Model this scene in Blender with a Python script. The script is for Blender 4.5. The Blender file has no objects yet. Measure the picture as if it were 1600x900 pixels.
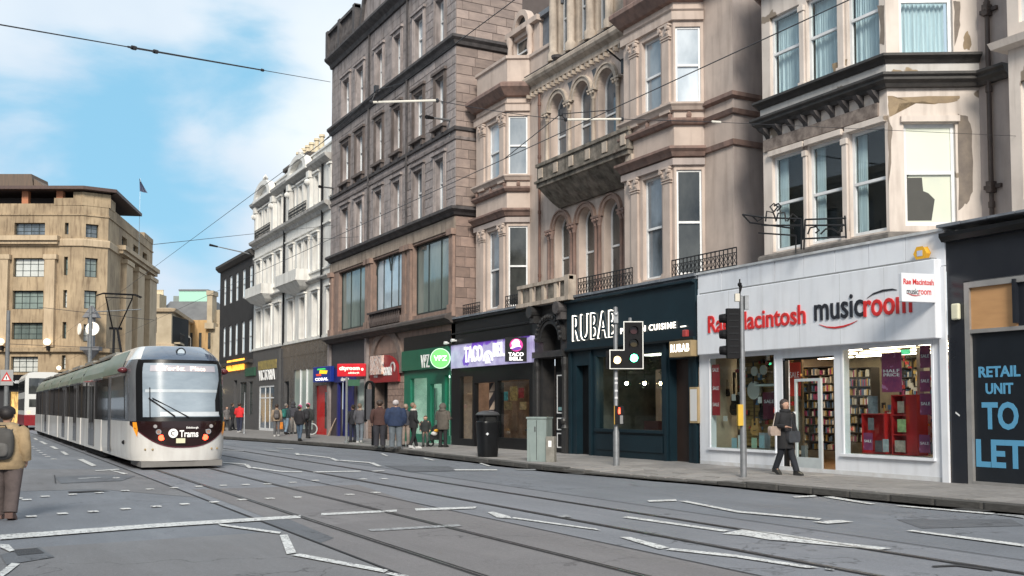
import bpy, bmesh, math, random
from mathutils import Vector, Matrix
random.seed(7)
R_ = math.radians
sc = bpy.context.scene
COL = sc.collection

# ------------------------------------------------ camera
FP, SHV, PT = 1600.0, 102.0, 85.0 / 1600.0
PIT = math.atan(PT)
YAW = math.atan(855 / 1600.0 * math.cos(PIT))
CAM = Vector((0, 0, 1.7))
FW = Vector((math.sin(YAW) * math.cos(PIT), math.cos(YAW) * math.cos(PIT), math.sin(PIT)))
RT = Vector((math.cos(YAW), -math.sin(YAW), 0))
UP = RT.cross(FW)
cd = bpy.data.cameras.new('camera'); cam = bpy.data.objects.new('camera', cd); COL.objects.link(cam)
m3 = Matrix((RT, UP, -FW)).transposed()
cam.matrix_world = Matrix.Translation(CAM) @ m3.to_4x4()
cd.sensor_width = 36; cd.lens = 36 * FP / 1600; cd.shift_y = SHV / 1600; cd.clip_end = 3000; cd.clip_start = .1
sc.camera = cam

def ray(px, py):
    return RT * ((px - 800) / FP) + UP * ((450 - py + SHV) / FP) + FW
def ground(px, py, z=0.0):
    v = ray(px, py); t = (z - CAM.z) / v.z
    return Vector((CAM.x + v.x * t, CAM.y + v.y * t, z))

# ------------------------------------------------ world, sun, exposure
SUN_EL, SUN_AZ = R_(32), R_(205)      # azimuth measured from +Y towards +X
w = bpy.data.worlds.new('World'); sc.world = w; w.use_nodes = True
nt = w.node_tree; N = nt.nodes; L = nt.links
for n in list(N): N.remove(n)
out = N.new('ShaderNodeOutputWorld'); bg = N.new('ShaderNodeBackground'); bg.inputs['Strength'].default_value = .1
L.new(bg.outputs[0], out.inputs[0])
sky = N.new('ShaderNodeTexSky'); sky.sky_type = 'NISHITA'; sky.sun_disc = False
sky.sun_elevation = SUN_EL; sky.sun_rotation = SUN_AZ; sky.air_density = 1.0; sky.dust_density = .6; sky.ozone_density = 1.6
tc = N.new('ShaderNodeTexCoord')
def wn(kind, **k):
    n = N.new(kind)
    for a, b in k.items(): setattr(n, a, b)
    return n
mp = wn('ShaderNodeMapping'); mp.inputs['Scale'].default_value = (1, 1, 2.2); mp.inputs['Location'].default_value = (.3, 1.7, .2)
L.new(tc.outputs['Generated'], mp.inputs[0])
nz = wn('ShaderNodeTexNoise'); nz.inputs['Scale'].default_value = 4.6; nz.inputs['Detail'].default_value = 7; nz.inputs['Roughness'].default_value = .52
nz.inputs['Distortion'].default_value = .35
L.new(mp.outputs[0], nz.inputs['Vector'])
acc = nz.outputs['Fac']
# holes of blue in the cloud layer
for (px, py, size, amt) in [(268, 170, .10, .22), (60, 240, .11, .22), (390, 125, .06, .13), (200, 250, .05, .14), (290, 385, .065, .22), (160, 180, .05, .10), (330, 440, .04, .1), (2300, -300, .3, .25), (-900, 100, .3, .25)]:
    d = ray(px, py).normalized()
    dn = wn('ShaderNodeVectorMath', operation='DISTANCE'); L.new(tc.outputs['Generated'], dn.inputs[0]); dn.inputs[1].default_value = d
    mr = wn('ShaderNodeMapRange', interpolation_type='SMOOTHSTEP'); L.new(dn.outputs['Value'], mr.inputs['Value'])
    mr.inputs['From Min'].default_value = 0; mr.inputs['From Max'].default_value = size * 1.5
    mr.inputs['To Min'].default_value = amt; mr.inputs['To Max'].default_value = 0
    sb = wn('ShaderNodeMath', operation='SUBTRACT'); L.new(acc, sb.inputs[0]); L.new(mr.outputs[0], sb.inputs[1]); acc = sb.outputs[0]
cr = wn('ShaderNodeMapRange', interpolation_type='SMOOTHSTEP'); L.new(acc, cr.inputs['Value'])
cr.inputs['From Min'].default_value = .15; cr.inputs['From Max'].default_value = .45
nz2 = wn('ShaderNodeTexNoise'); nz2.inputs['Scale'].default_value = 2.3; nz2.inputs['Detail'].default_value = 5
L.new(tc.outputs['Generated'], nz2.inputs['Vector'])
cc = wn('ShaderNodeValToRGB'); L.new(nz2.outputs['Fac'], cc.inputs[0])
cc.color_ramp.elements[0].position = .38; cc.color_ramp.elements[0].color = (3.9, 4.7, 5.6, 1)
cc.color_ramp.elements[1].position = .62; cc.color_ramp.elements[1].color = (5.8, 6.2, 6.4, 1)
blu = wn('ShaderNodeMix', data_type='RGBA'); blu.inputs[0].default_value = .88
L.new(sky.outputs[0], blu.inputs[6]); blu.inputs[7].default_value = (1.75, 3.8, 5.2, 1)
mx = wn('ShaderNodeMix', data_type='RGBA'); L.new(cr.outputs[0], mx.inputs[0]); L.new(blu.outputs[2], mx.inputs[6]); L.new(cc.outputs[0], mx.inputs[7])
L.new(mx.outputs[2], bg.inputs['Color'])
sd = bpy.data.lights.new('sun', 'SUN'); sd.energy = 2.4; sd.angle = R_(16); sd.color = (1, .93, .82)
so = bpy.data.objects.new('sun', sd); COL.objects.link(so)
sv = Vector((math.sin(SUN_AZ) * math.cos(SUN_EL), math.cos(SUN_AZ) * math.cos(SUN_EL), math.sin(SUN_EL)))
so.rotation_euler = sv.to_track_quat('Z', 'Y').to_euler(); so.location = sv * 60
sc.view_settings.view_transform = 'Standard'; sc.view_settings.look = 'None'; sc.view_settings.exposure = 0.74; sc.view_settings.gamma = 1

# ------------------------------------------------ materials
MATS = {}
def mat(name, col, col2=None, scale=3.0, rough=.8, streak=0., patch=None, bump=.0, metal=0., emit=0., rnd=0., spec=.5, det=5, bscale=None, stretch=(1, 1, 1), coat=0.):
    if name in MATS: return MATS[name]
    m = bpy.data.materials.new(name); m.use_nodes = True; MATS[name] = m
    t = m.node_tree; n = t.nodes; l = t.links; p = n['Principled BSDF']
    p.inputs['Roughness'].default_value = rough; p.inputs['Metallic'].default_value = metal
    p.inputs['Specular IOR Level'].default_value = spec; p.inputs['Coat Weight'].default_value = coat
    if col2 is None: col2 = tuple(c * .82 for c in col)
    tcn = n.new('ShaderNodeTexCoord'); vec = tcn.outputs['Object']
    if rnd or stretch != (1, 1, 1):
        mpn = n.new('ShaderNodeMapping'); l.new(vec, mpn.inputs[0]); mpn.inputs['Scale'].default_value = stretch
        if rnd:
            oi = n.new('ShaderNodeObjectInfo'); mm = n.new('ShaderNodeMath'); mm.operation = 'MULTIPLY'; mm.inputs[1].default_value = 37
            l.new(oi.outputs['Random'], mm.inputs[0]); l.new(mm.outputs[0], mpn.inputs['Location'])
        v2 = mpn.outputs[0]
    else: v2 = vec
    a = n.new('ShaderNodeTexNoise'); a.inputs['Scale'].default_value = scale; a.inputs['Detail'].default_value = det; a.inputs['Roughness'].default_value = .6
    l.new(v2, a.inputs['Vector'])
    rp = n.new('ShaderNodeMapRange'); l.new(a.outputs['Fac'], rp.inputs[0]); rp.inputs[1].default_value = .32; rp.inputs[2].default_value = .68
    mix = n.new('ShaderNodeMix'); mix.data_type = 'RGBA'; l.new(rp.outputs[0], mix.inputs[0])
    mix.inputs[6].default_value = (*col, 1); mix.inputs[7].default_value = (*col2, 1); c = mix.outputs[2]
    def mul(c, fac_out, dark):
        q = n.new('ShaderNodeMix'); q.data_type = 'RGBA'; q.blend_type = 'MULTIPLY'; l.new(fac_out, q.inputs[0]); l.new(c, q.inputs[6]); q.inputs[7].default_value = dark; return q.outputs[2]
    if streak:
        ms = n.new('ShaderNodeMapping'); l.new(vec, ms.inputs[0]); ms.inputs['Scale'].default_value = (2.6, 2.6, .35)
        s = n.new('ShaderNodeTexNoise'); s.inputs['Scale'].default_value = 1.6; s.inputs['Detail'].default_value = 6; l.new(ms.outputs[0], s.inputs['Vector'])
        r2 = n.new('ShaderNodeMapRange'); l.new(s.outputs['Fac'], r2.inputs[0]); r2.inputs[1].default_value = .48; r2.inputs[2].default_value = .72; r2.inputs[4].default_value = streak
        c = mul(c, r2.outputs[0], (.42, .38, .36, 1))
    if patch:
        pcol, th, psc = patch
        s = n.new('ShaderNodeTexNoise'); s.inputs['Scale'].default_value = psc; s.inputs['Detail'].default_value = 3; s.inputs['Roughness'].default_value = .45; l.new(v2, s.inputs['Vector'])
        r2 = n.new('ShaderNodeMapRange'); l.new(s.outputs['Fac'], r2.inputs[0]); r2.inputs[1].default_value = th; r2.inputs[2].default_value = th + .02
        q = n.new('ShaderNodeMix'); q.data_type = 'RGBA'; l.new(r2.outputs[0], q.inputs[0]); l.new(c, q.inputs[6]); q.inputs[7].default_value = (*pcol, 1); c = q.outputs[2]
    if rnd:
        r3 = n.new('ShaderNodeMapRange'); l.new(oi.outputs['Random'], r3.inputs[0]); r3.inputs[3].default_value = 1 - rnd; r3.inputs[4].default_value = 1 + rnd
        hs = n.new('ShaderNodeHueSaturation'); l.new(c, hs.inputs['Color']); l.new(r3.outputs[0], hs.inputs['Value']); c = hs.outputs[0]
    l.new(c, p.inputs['Base Color'])
    if emit:
        l.new(c, p.inputs['Emission Color']); p.inputs['Emission Strength'].default_value = emit
    if bump:
        b = n.new('ShaderNodeTexNoise'); b.inputs['Scale'].default_value = bscale or scale * 6; b.inputs['Detail'].default_value = 6; l.new(v2, b.inputs['Vector'])
        bp = n.new('ShaderNodeBump'); bp.inputs['Strength'].default_value = bump; bp.inputs['Distance'].default_value = .02
        l.new(b.outputs['Fac'], bp.inputs['Height']); l.new(bp.outputs[0], p.inputs['Normal'])
    return m
def glass(name, tint=(.85, .9, .9), refl=.025, rough=.02):
    if name in MATS: return MATS[name]
    m = bpy.data.materials.new(name); m.use_nodes = True; MATS[name] = m
    t = m.node_tree; n = t.nodes; l = t.links
    for x in list(n): n.remove(x)
    o = n.new('ShaderNodeOutputMaterial'); tr = n.new('ShaderNodeBsdfTransparent'); tr.inputs[0].default_value = (*tint, 1)
    g = n.new('ShaderNodeBsdfGlossy'); g.inputs['Roughness'].default_value = rough
    lw = n.new('ShaderNodeLayerWeight'); pw = n.new('ShaderNodeMath'); pw.operation = 'POWER'; l.new(lw.outputs['Facing'], pw.inputs[0]); pw.inputs[1].default_value = 4.5
    ad = n.new('ShaderNodeMath'); ad.operation = 'MULTIPLY_ADD'; ad.inputs[1].default_value = .7; ad.inputs[2].default_value = refl; l.new(pw.outputs[0], ad.inputs[0])
    mxn = n.new('ShaderNodeMixShader'); l.new(ad.outputs[0], mxn.inputs[0]); l.new(tr.outputs[0], mxn.inputs[1]); l.new(g.outputs[0], mxn.inputs[2])
    l.new(mxn.outputs[0], o.inputs[0]); return m
def pane_mat(name, col, col2, scale=1.4, rough=.05, stretch=(1, 1, .5), bump=.22):
    return mat(name, col, col2, scale=scale, rough=rough, spec=.9, stretch=stretch, bump=bump, bscale=1.3, rnd=.35)

# ------------------------------------------------ frames and mesh builder
class Fr:
    """wall plane: origin o (x,y), direction t along the wall, outward normal n"""
    def __init__(s, o, t):
        s.o = Vector((o[0], o[1])); s.t = Vector((t[0], t[1])).normalized(); s.n = Vector((-s.t.y, s.t.x)); s.len = Vector((t[0], t[1])).length
    def P(s, a, d, z):
        q = s.o + s.t * a + s.n * d
        return Vector((q.x, q.y, z))
    def pix(s, px, py, d=0.):
        v = ray(px, py); q = s.o + s.n * d; n3 = Vector((s.n.x, s.n.y, 0))
        k = (Vector((q.x, q.y, 0)) - CAM).dot(n3) / v.dot(n3)
        h = CAM + v * k
        return (Vector((h.x, h.y)) - s.o).dot(s.t), h.z
    def sx(s, px, d=0., py=500): return s.pix(px, py, d)[0]
def FX(X): return Fr((X, 0), (0, 1))
def FB(p, q): return Fr(p, (q[0] - p[0], q[1] - p[1]))
ORG = {}
class MB:
    def __init__(s): s.v = []; s.f = []
    def add(s, vs, fs):
        b = len(s.v); s.v += [Vector(x) for x in vs]; s.f += [tuple(b + i for i in f) for f in fs]; return s
    def box(s, fr, a0, a1, d0, d1, z0, z1):
        P = fr.P
        return s.add([P(a0, d0, z0), P(a1, d0, z0), P(a1, d1, z0), P(a0, d1, z0), P(a0, d0, z1), P(a1, d0, z1), P(a1, d1, z1), P(a0, d1, z1)],
              [(0, 1, 2, 3), (4, 7, 6, 5), (0, 4, 5, 1), (1, 5, 6, 2), (2, 6, 7, 3), (3, 7, 4, 0)])
    def cbox(s, c, sx, sy, sz, rz=0):
        f = Fr((c[0], c[1]), (math.cos(rz), math.sin(rz)))
        return s.box(f, -sx / 2, sx / 2, -sy / 2, sy / 2, c[2], c[2] + sz)
    def prism(s, fr, pts, d0, d1):
        n = len(pts)
        return s.add([fr.P(a, d0, z) for a, z in pts] + [fr.P(a, d1, z) for a, z in pts],
              [tuple(range(n)), tuple(range(2 * n - 1, n - 1, -1))] + [(i, (i + 1) % n, n + (i + 1) % n, n + i) for i in range(n)])
    def quad(s, *p): return s.add(p, [tuple(range(len(p)))])
    def flat(s, pts, z): return s.add([Vector((p[0], p[1], z)) for p in pts], [tuple(range(len(pts)))])
    def tube(s, pts, r, n=6, cap=True):
        pts = [Vector(p) for p in pts]; rs = r if isinstance(r, (list, tuple)) else [r] * len(pts)
        b = len(s.v); ref = None
        for i, p in enumerate(pts):
            d = (pts[min(i + 1, len(pts) - 1)] - pts[max(i - 1, 0)]).normalized()
            if ref is None: ref = d.orthogonal().normalized()
            else:
                ref = (ref - d * ref.dot(d)); ref = ref.normalized() if ref.length > 1e-5 else d.orthogonal().normalized()
            e = d.cross(ref)
            for k in range(n):
                a = 2 * math.pi * k / n; s.v.append(p + (ref * math.cos(a) + e * math.sin(a)) * rs[i])
        for i in range(len(pts) - 1):
            for k in range(n):
                k2 = (k + 1) % n; s.f.append((b + i * n + k, b + i * n + k2, b + (i + 1) * n + k2, b + (i + 1) * n + k))
        if cap:
            s.f.append(tuple(b + k for k in range(n - 1, -1, -1))); s.f.append(tuple(b + (len(pts) - 1) * n + k for k in range(n)))
        return s
    def loft(s, rings, cap=True):
        """rings: list of equal-length point lists"""
        b = len(s.v); n = len(rings[0])
        for r in rings: s.v += [Vector(p) for p in r]
        for i in range(len(rings) - 1):
            for k in range(n):
                k2 = (k + 1) % n; s.f.append((b + i * n + k, b + i * n + k2, b + (i + 1) * n + k2, b + (i + 1) * n + k))
        if cap:
            s.f.append(tuple(b + k for k in range(n - 1, -1, -1))); s.f.append(tuple(b + (len(rings) - 1) * n + k for k in range(n)))
        return s
    def lathe(s, c, prof, n=12):
        c = Vector(c)
        return s.loft([[c + Vector((r * math.cos(2 * math.pi * k / n), r * math.sin(2 * math.pi * k / n), z)) for k in range(n)] for r, z in prof])
    def ball(s, c, r, n=8, sc3=(1, 1, 1), m=6):
        c = Vector(c); rg = []
        for i in range(m + 1):
            a = math.pi * (i + .02) / (m + .04) - math.pi / 2
            rg.append([c + Vector((r * sc3[0] * math.cos(a) * math.cos(2 * math.pi * k / n), r * sc3[1] * math.cos(a) * math.sin(2 * math.pi * k / n), r * sc3[2] * math.sin(a))) for k in range(n)])
        return s.loft(rg)
    def disc(s, fr, a, z, r, d0, d1, n=16):
        return s.prism(fr, [(a + r * math.cos(2 * math.pi * k / n), z + r * math.sin(2 * math.pi * k / n)) for k in range(n)], d0, d1)
    def grid(s, fn, nu, nv, closed=False):
        b = len(s.v)
        for i in range(nu + 1):
            for j in range(nv + 1): s.v.append(Vector(fn(i / nu, j / nv)))
        for i in range(nu):
            for j in range(nv): s.f.append((b + i * (nv + 1) + j, b + (i + 1) * (nv + 1) + j, b + (i + 1) * (nv + 1) + j + 1, b + i * (nv + 1) + j + 1))
        return s
    def mold(s, plan, prof, caps=True):
        """sweep profile [(d,z)] along plan polyline; outward = left normal"""
        pl = [Vector(p) for p in plan]; rg = []
        for i, p in enumerate(pl):
            ns = []
            for a, b in ((i - 1, i), (i, i + 1)):
                if 0 <= a and b < len(pl):
                    t = (pl[b] - pl[a]).normalized(); ns.append(Vector((-t.y, t.x)))
            m = sum(ns, Vector((0, 0))); m = m.normalized(); m = m / max(.3, m.dot(ns[0]))
            rg.append([Vector((p.x + m.x * d, p.y + m.y * d, z)) for d, z in prof])
        return s.loft(rg, caps)
    def wall(s, fr, s0, s1, z0, z1, holes=(), th=.22, d=0., reveal=True):
        hs = []
        for h in holes:
            a, b = min(h[0], h[1]), max(h[0], h[1]); a = max(a, s0); b = min(b, s1)
            if b - a > .01: hs.append((a, b, max(min(h[2], h[3]), z0), min(max(h[2], h[3]), z1), len(h) > 4))
        ss = sorted({s0, s1} | {h[0] for h in hs} | {h[1] for h in hs}); zs = sorted({z0, z1} | {h[2] for h in hs} | {h[3] for h in hs})
        P = fr.P
        for i in range(len(ss) - 1):
            for j in range(len(zs) - 1):
                cs, cz = (ss[i] + ss[i + 1]) / 2, (zs[j] + zs[j + 1]) / 2
                if any(h[0] < cs < h[1] and h[2] < cz < h[3] for h in hs): continue
                s.quad(P(ss[i], d, zs[j]), P(ss[i + 1], d, zs[j]), P(ss[i + 1], d, zs[j + 1]), P(ss[i], d, zs[j + 1]))
        if reveal:
            for a, b, c, e, arch in hs:
                top = e
                if arch:
                    r = (b - a) / 2; top = e - r; m = (a + b) / 2; K = 12
                    arc = [(m - r * math.cos(math.pi * k / K), top + r * math.sin(math.pi * k / K)) for k in range(K + 1)]
                    for k in range(K):
                        cn = (a, e) if k < K / 2 else (b, e)
                        s.quad(P(cn[0], d, cn[1]), P(arc[k][0], d, arc[k][1]), P(arc[k + 1][0], d, arc[k + 1][1]))
                        s.quad(P(arc[k][0], d, arc[k][1]), P(arc[k + 1][0], d, arc[k + 1][1]), P(arc[k + 1][0], d - th, arc[k + 1][1]), P(arc[k][0], d - th, arc[k][1]))
                else: s.quad(P(a, d, e), P(b, d, e), P(b, d - th, e), P(a, d - th, e))
                s.quad(P(a, d, c), P(b, d, c), P(b, d - th, c), P(a, d - th, c))
                for q in (a, b): s.quad(P(q, d, c), P(q, d, top), P(q, d - th, top), P(q, d - th, c))
        return s
    def arcring(s, fr, m, zc, r0, r1, d0, d1, K=14, a0=0, a1=math.pi, f=1.):
        for k in range(K):
            p, q = a0 + (a1 - a0) * k / K, a0 + (a1 - a0) * (k + 1) / K
            s.prism(fr, [(m - r0 * math.cos(p), zc + f * r0 * math.sin(p)), (m - r0 * math.cos(q), zc + f * r0 * math.sin(q)), (m - r1 * math.cos(q), zc + f * r1 * math.sin(q)), (m - r1 * math.cos(p), zc + f * r1 * math.sin(p))], d0, d1)
        return s
    def build(s, name, m, parent=None, smooth=False, kind=None, label=None, bevel=0):
        me = bpy.data.meshes.new(name)
        org = ORG.get(parent.name, Vector((0, 0, 0))) if parent else Vector((0, 0, 0))
        if parent is None and s.v:
            lo = Vector((min(v.x for v in s.v), min(v.y for v in s.v), min(v.z for v in s.v))); hi = Vector((max(v.x for v in s.v), max(v.y for v in s.v), 0))
            org = Vector(((lo.x + hi.x) / 2, (lo.y + hi.y) / 2, lo.z))
        me.from_pydata([v - org for v in s.v], [], s.f)
        if smooth:
            me.polygons.foreach_set('use_smooth', [True] * len(me.polygons))
        me.materials.append(m); me.update()
        o = bpy.data.objects.new(name, me); COL.objects.link(o)
        if parent: o.parent = parent
        else: o.location = org
        ORG[o.name] = org
        if smooth:
            bm = bmesh.new(); bm.from_mesh(me)
            bmesh.ops.recalc_face_normals(bm, faces=bm.faces)
            for e in bm.edges:
                if len(e.link_faces) == 2 and e.calc_face_angle(0) > R_(50): e.smooth = False
            bm.to_mesh(me); bm.free()
        if bevel:
            b = o.modifiers.new('bevel', 'BEVEL'); b.width = bevel; b.segments = 2; b.limit_method = 'ANGLE'; b.angle_limit = R_(40)
        if kind: o['kind'] = kind
        if label: o['label'] = label
        return o
def empty(name, loc, label, cat, group=None):
    o = bpy.data.objects.new(name, None); COL.objects.link(o); o.location = loc; o.empty_display_size = .3
    o['label'] = label; o['category'] = cat
    if group: o['group'] = group
    ORG[o.name] = Vector(loc); return o
def tag(o, label, cat, group=None):
    o['label'] = label; o['category'] = cat
    if group: o['group'] = group
    return o
def struct(o): o['kind'] = 'structure'; return o
def copy_tree(o, parent=None):
    c = o.copy(); COL.objects.link(c); c.parent = parent
    for ch in list(o.children): copy_tree(ch, c)
    return c
def textmesh(body, bold=0.0, spacing=1.0, ext=.0):
    cu = bpy.data.curves.new('lettering', 'FONT'); cu.body = body; cu.offset = bold; cu.space_character = spacing; cu.extrude = ext
    cu.align_x = 'LEFT'; cu.resolution_u = 3
    o = bpy.data.objects.new('lettering', cu); COL.objects.link(o)
    dg = bpy.context.evaluated_depsgraph_get(); me = bpy.data.meshes.new_from_object(o.evaluated_get(dg))
    vs = [v.co.copy() for v in me.vertices]; fs = [tuple(p.vertices) for p in me.polygons]
    bpy.data.objects.remove(o); bpy.data.curves.remove(cu); bpy.data.meshes.remove(me)
    return vs, fs
def lettering(body, fr, aL, aR, z0, z1, d, th, m, parent, name='lettering', bold=.02, spacing=1.0, slant=0., label=None):
    """fits text between aL (left as read) and aR at heights z0..z1 on the wall frame"""
    vs, fs = textmesh(body, bold, spacing, .5)
    x0 = min(v.x for v in vs); x1 = max(v.x for v in vs); y0 = min(v.y for v in vs); y1 = max(v.y for v in vs)
    b = MB()
    P = []
    for v in vs:
        u = (v.x - x0) / (x1 - x0); h = (v.y - y0) / (y1 - y0)
        P.append(fr.P(aL + (aR - aL) * u - slant * h, d + (th if v.z > 0 else 0), z0 + (z1 - z0) * h))
    b.add(P, fs)
    return b.build(name, m, parent, label=label)
def px_letter(body, fr, pxl, pxr, y0, y1, yr0, yr1, d, th, m, parent, **k):
    """like lettering, heights given as photo rows at the left (y0 top, y1 bottom)"""
    aL, zt = fr.pix(pxl, y0, d); _, zb = fr.pix(pxl, y1, d); aR, _ = fr.pix(pxr, yr0, d)
    return lettering(body, fr, aL, aR, zb, zt, d, th, m, parent, **k)

def window(par, fr, a0, a1, z0, z1, d, fm, pm, rail=.5, bw=.07, mull=(), trans=(), arch=False, curtain=None, name='window', blind=0, step=True, glass_name='pane'):
    if a0 > a1: a0, a1 = a1, a0
    b = MB(); t = .07
    def bar(*q): b.box(fr, *q)
    if arch:
        r = (a1 - a0) / 2; zs = z1 - r; m = (a0 + a1) / 2
        b.arcring(fr, m, zs, r - bw, r, d - t, d, 10)
        bar(a0, a0 + bw, d - t, d, z0 + bw, zs); bar(a1 - bw, a1, d - t, d, z0 + bw, zs)
    else:
        bar(a0 + bw, a1 - bw, d - t, d, z1 - bw, z1); bar(a0, a0 + bw, d - t, d, z0, z1); bar(a1 - bw, a1, d - t, d, z0, z1)
    bar(a0 + (0 if arch else bw), a1 - (0 if arch else bw), d - t, d + .002, z0, z0 + bw * 1.2)
    zr = None
    if rail:
        zr = z0 + (z1 - z0) * rail; bar(a0 + bw, a1 - bw, d - t, d + .012, zr - .035, zr + .035)
    for mu in mull:
        a = a0 + (a1 - a0) * mu; bar(a - bw * .35, a + bw * .35, d - t, d - .004, z0 + bw * 1.2, z1 - bw)
    for tr in trans:
        z = z0 + (z1 - z0) * tr; bar(a0 + bw, a1 - bw, d - t, d - .008, z - bw * .3, z + bw * .3)
    o = b.build(name, fm, par)
    g = MB()
    if arch:
        K = 10; pts = [(a0 + bw * .5, z0 + .02), (a1 - bw * .5, z0 + .02)] + [(m + (r - bw * .5) * math.cos(math.pi * k / K), zs + (r - bw * .5) * math.sin(math.pi * k / K)) for k in range(K + 1)]
        g.prism(fr, pts, d - .045, d - .035); g.build(glass_name, pm, o)
    elif zr and step:
        MB().box(fr, a0 + bw * .5, a1 - bw * .5, d - .035, d - .027, zr, z1 - .02).build(glass_name, pm, o)
        MB().box(fr, a0 + bw * .5, a1 - bw * .5, d - .062, d - .054, z0 + .02, zr).build(glass_name, pm, o)
    else:
        g.box(fr, a0 + bw * .5, a1 - bw * .5, d - .045, d - .035, z0 + .02, z1 - .02); g.build(glass_name, pm, o)
    if blind:
        MB().box(fr, a0 + bw, a1 - bw, d - .12, d - .11, z1 - (z1 - z0) * blind, z1 - .03).build('blind', MATS['blind'], o)
    if curtain:
        c0, c1, zt, zb = curtain; c = MB(); K = 40
        ca, cb = a0 + (a1 - a0) * c0, a0 + (a1 - a0) * c1
        c.grid(lambda u, v: fr.P(ca + (cb - ca) * u, d - .2 + .035 * math.sin(u * 70) + .02 * math.sin(u * 31 + 1) * (1 - v), z0 + (z1 - z0) * (zb + (zt - zb) * v)), 60, 3)
        c.build('curtain', MATS['net'], o, smooth=True)
    return o

def blocks(par, fr, a0, a1, z0, z1, d, ch, bl, m, holes=(), maxn=300, name='stone', dep=.02, gap=.012, tones=None):
    """ashlar: individually placed stones sharing mesh data; nearest as parts, rest one mesh"""
    rows = max(1, round((z1 - z0) / ch)); ch = (z1 - z0) / rows; cells = []
    for r in range(rows):
        zz0, zz1 = z0 + r * ch, z0 + (r + 1) * ch
        cuts = [(a0, a1)]
        for h in holes:
            if h[2] < zz1 - .03 and h[3] > zz0 + .03:
                nc = []
                for c in cuts:
                    lo, hi = min(h[0], h[1]), max(h[0], h[1])
                    if hi <= c[0] or lo >= c[1]: nc.append(c); continue
                    if lo > c[0]: nc.append((c[0], lo))
                    if hi < c[1]: nc.append((hi, c[1]))
                cuts = nc
        for c in cuts:
            x = c[0]; first = r % 2
            while x < c[1] - .02:
                ww = bl * random.uniform(.75, 1.3) * (.55 if first else 1); first = 0
                e = min(c[1], x + ww)
                if c[1] - e < bl * .3: e = c[1]
                cells.append((x, e, zz0, zz1)); x = e
    cells.sort(key=lambda c: (fr.P(c[0], 0, c[2]) - CAM).length)
    base = []
    for k in range(3):
        me = bpy.data.meshes.new(name); bm = bmesh.new()
        ins = .012
        A = [(-.5, 0, -.5), (.5, 0, -.5), (.5, 0, .5), (-.5, 0, .5)]; jit = [random.uniform(-.15, .15) for _ in range(4)]
        vs = [bm.verts.new(p) for p in A] + [bm.verts.new((x * .97, 1 + jit[i], z * .94)) for i, (x, y, z) in enumerate(A)]
        bm.faces.new(vs[4:8])
        for i in range(4): bm.faces.new((vs[i], vs[(i + 1) % 4], vs[4 + (i + 1) % 4], vs[4 + i]))
        bm.to_mesh(me); bm.free(); me.materials.append(m); base.append(me)
    org = ORG[par.name]; ang = math.atan2(fr.t.y, fr.t.x)
    for c in cells[:maxn]:
        o = bpy.data.objects.new(name, random.choice(base)); COL.objects.link(o); o.parent = par
        p = fr.P((c[0] + c[1]) / 2, d, (c[2] + c[3]) / 2) - org
        o.location = p; o.rotation_euler = (0, 0, ang); o.scale = (c[1] - c[0] - gap, dep, c[3] - c[2] - gap)
    if len(cells) > maxn:
        b = MB()
        for c in cells[maxn:]: b.box(fr, c[0] + gap / 2, c[1] - gap / 2, d - .005, d + dep * random.uniform(.8, 1.2), c[2] + gap / 2, c[3] - gap / 2)
        b.build(name + '_work', m, par, kind='stuff')

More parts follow.
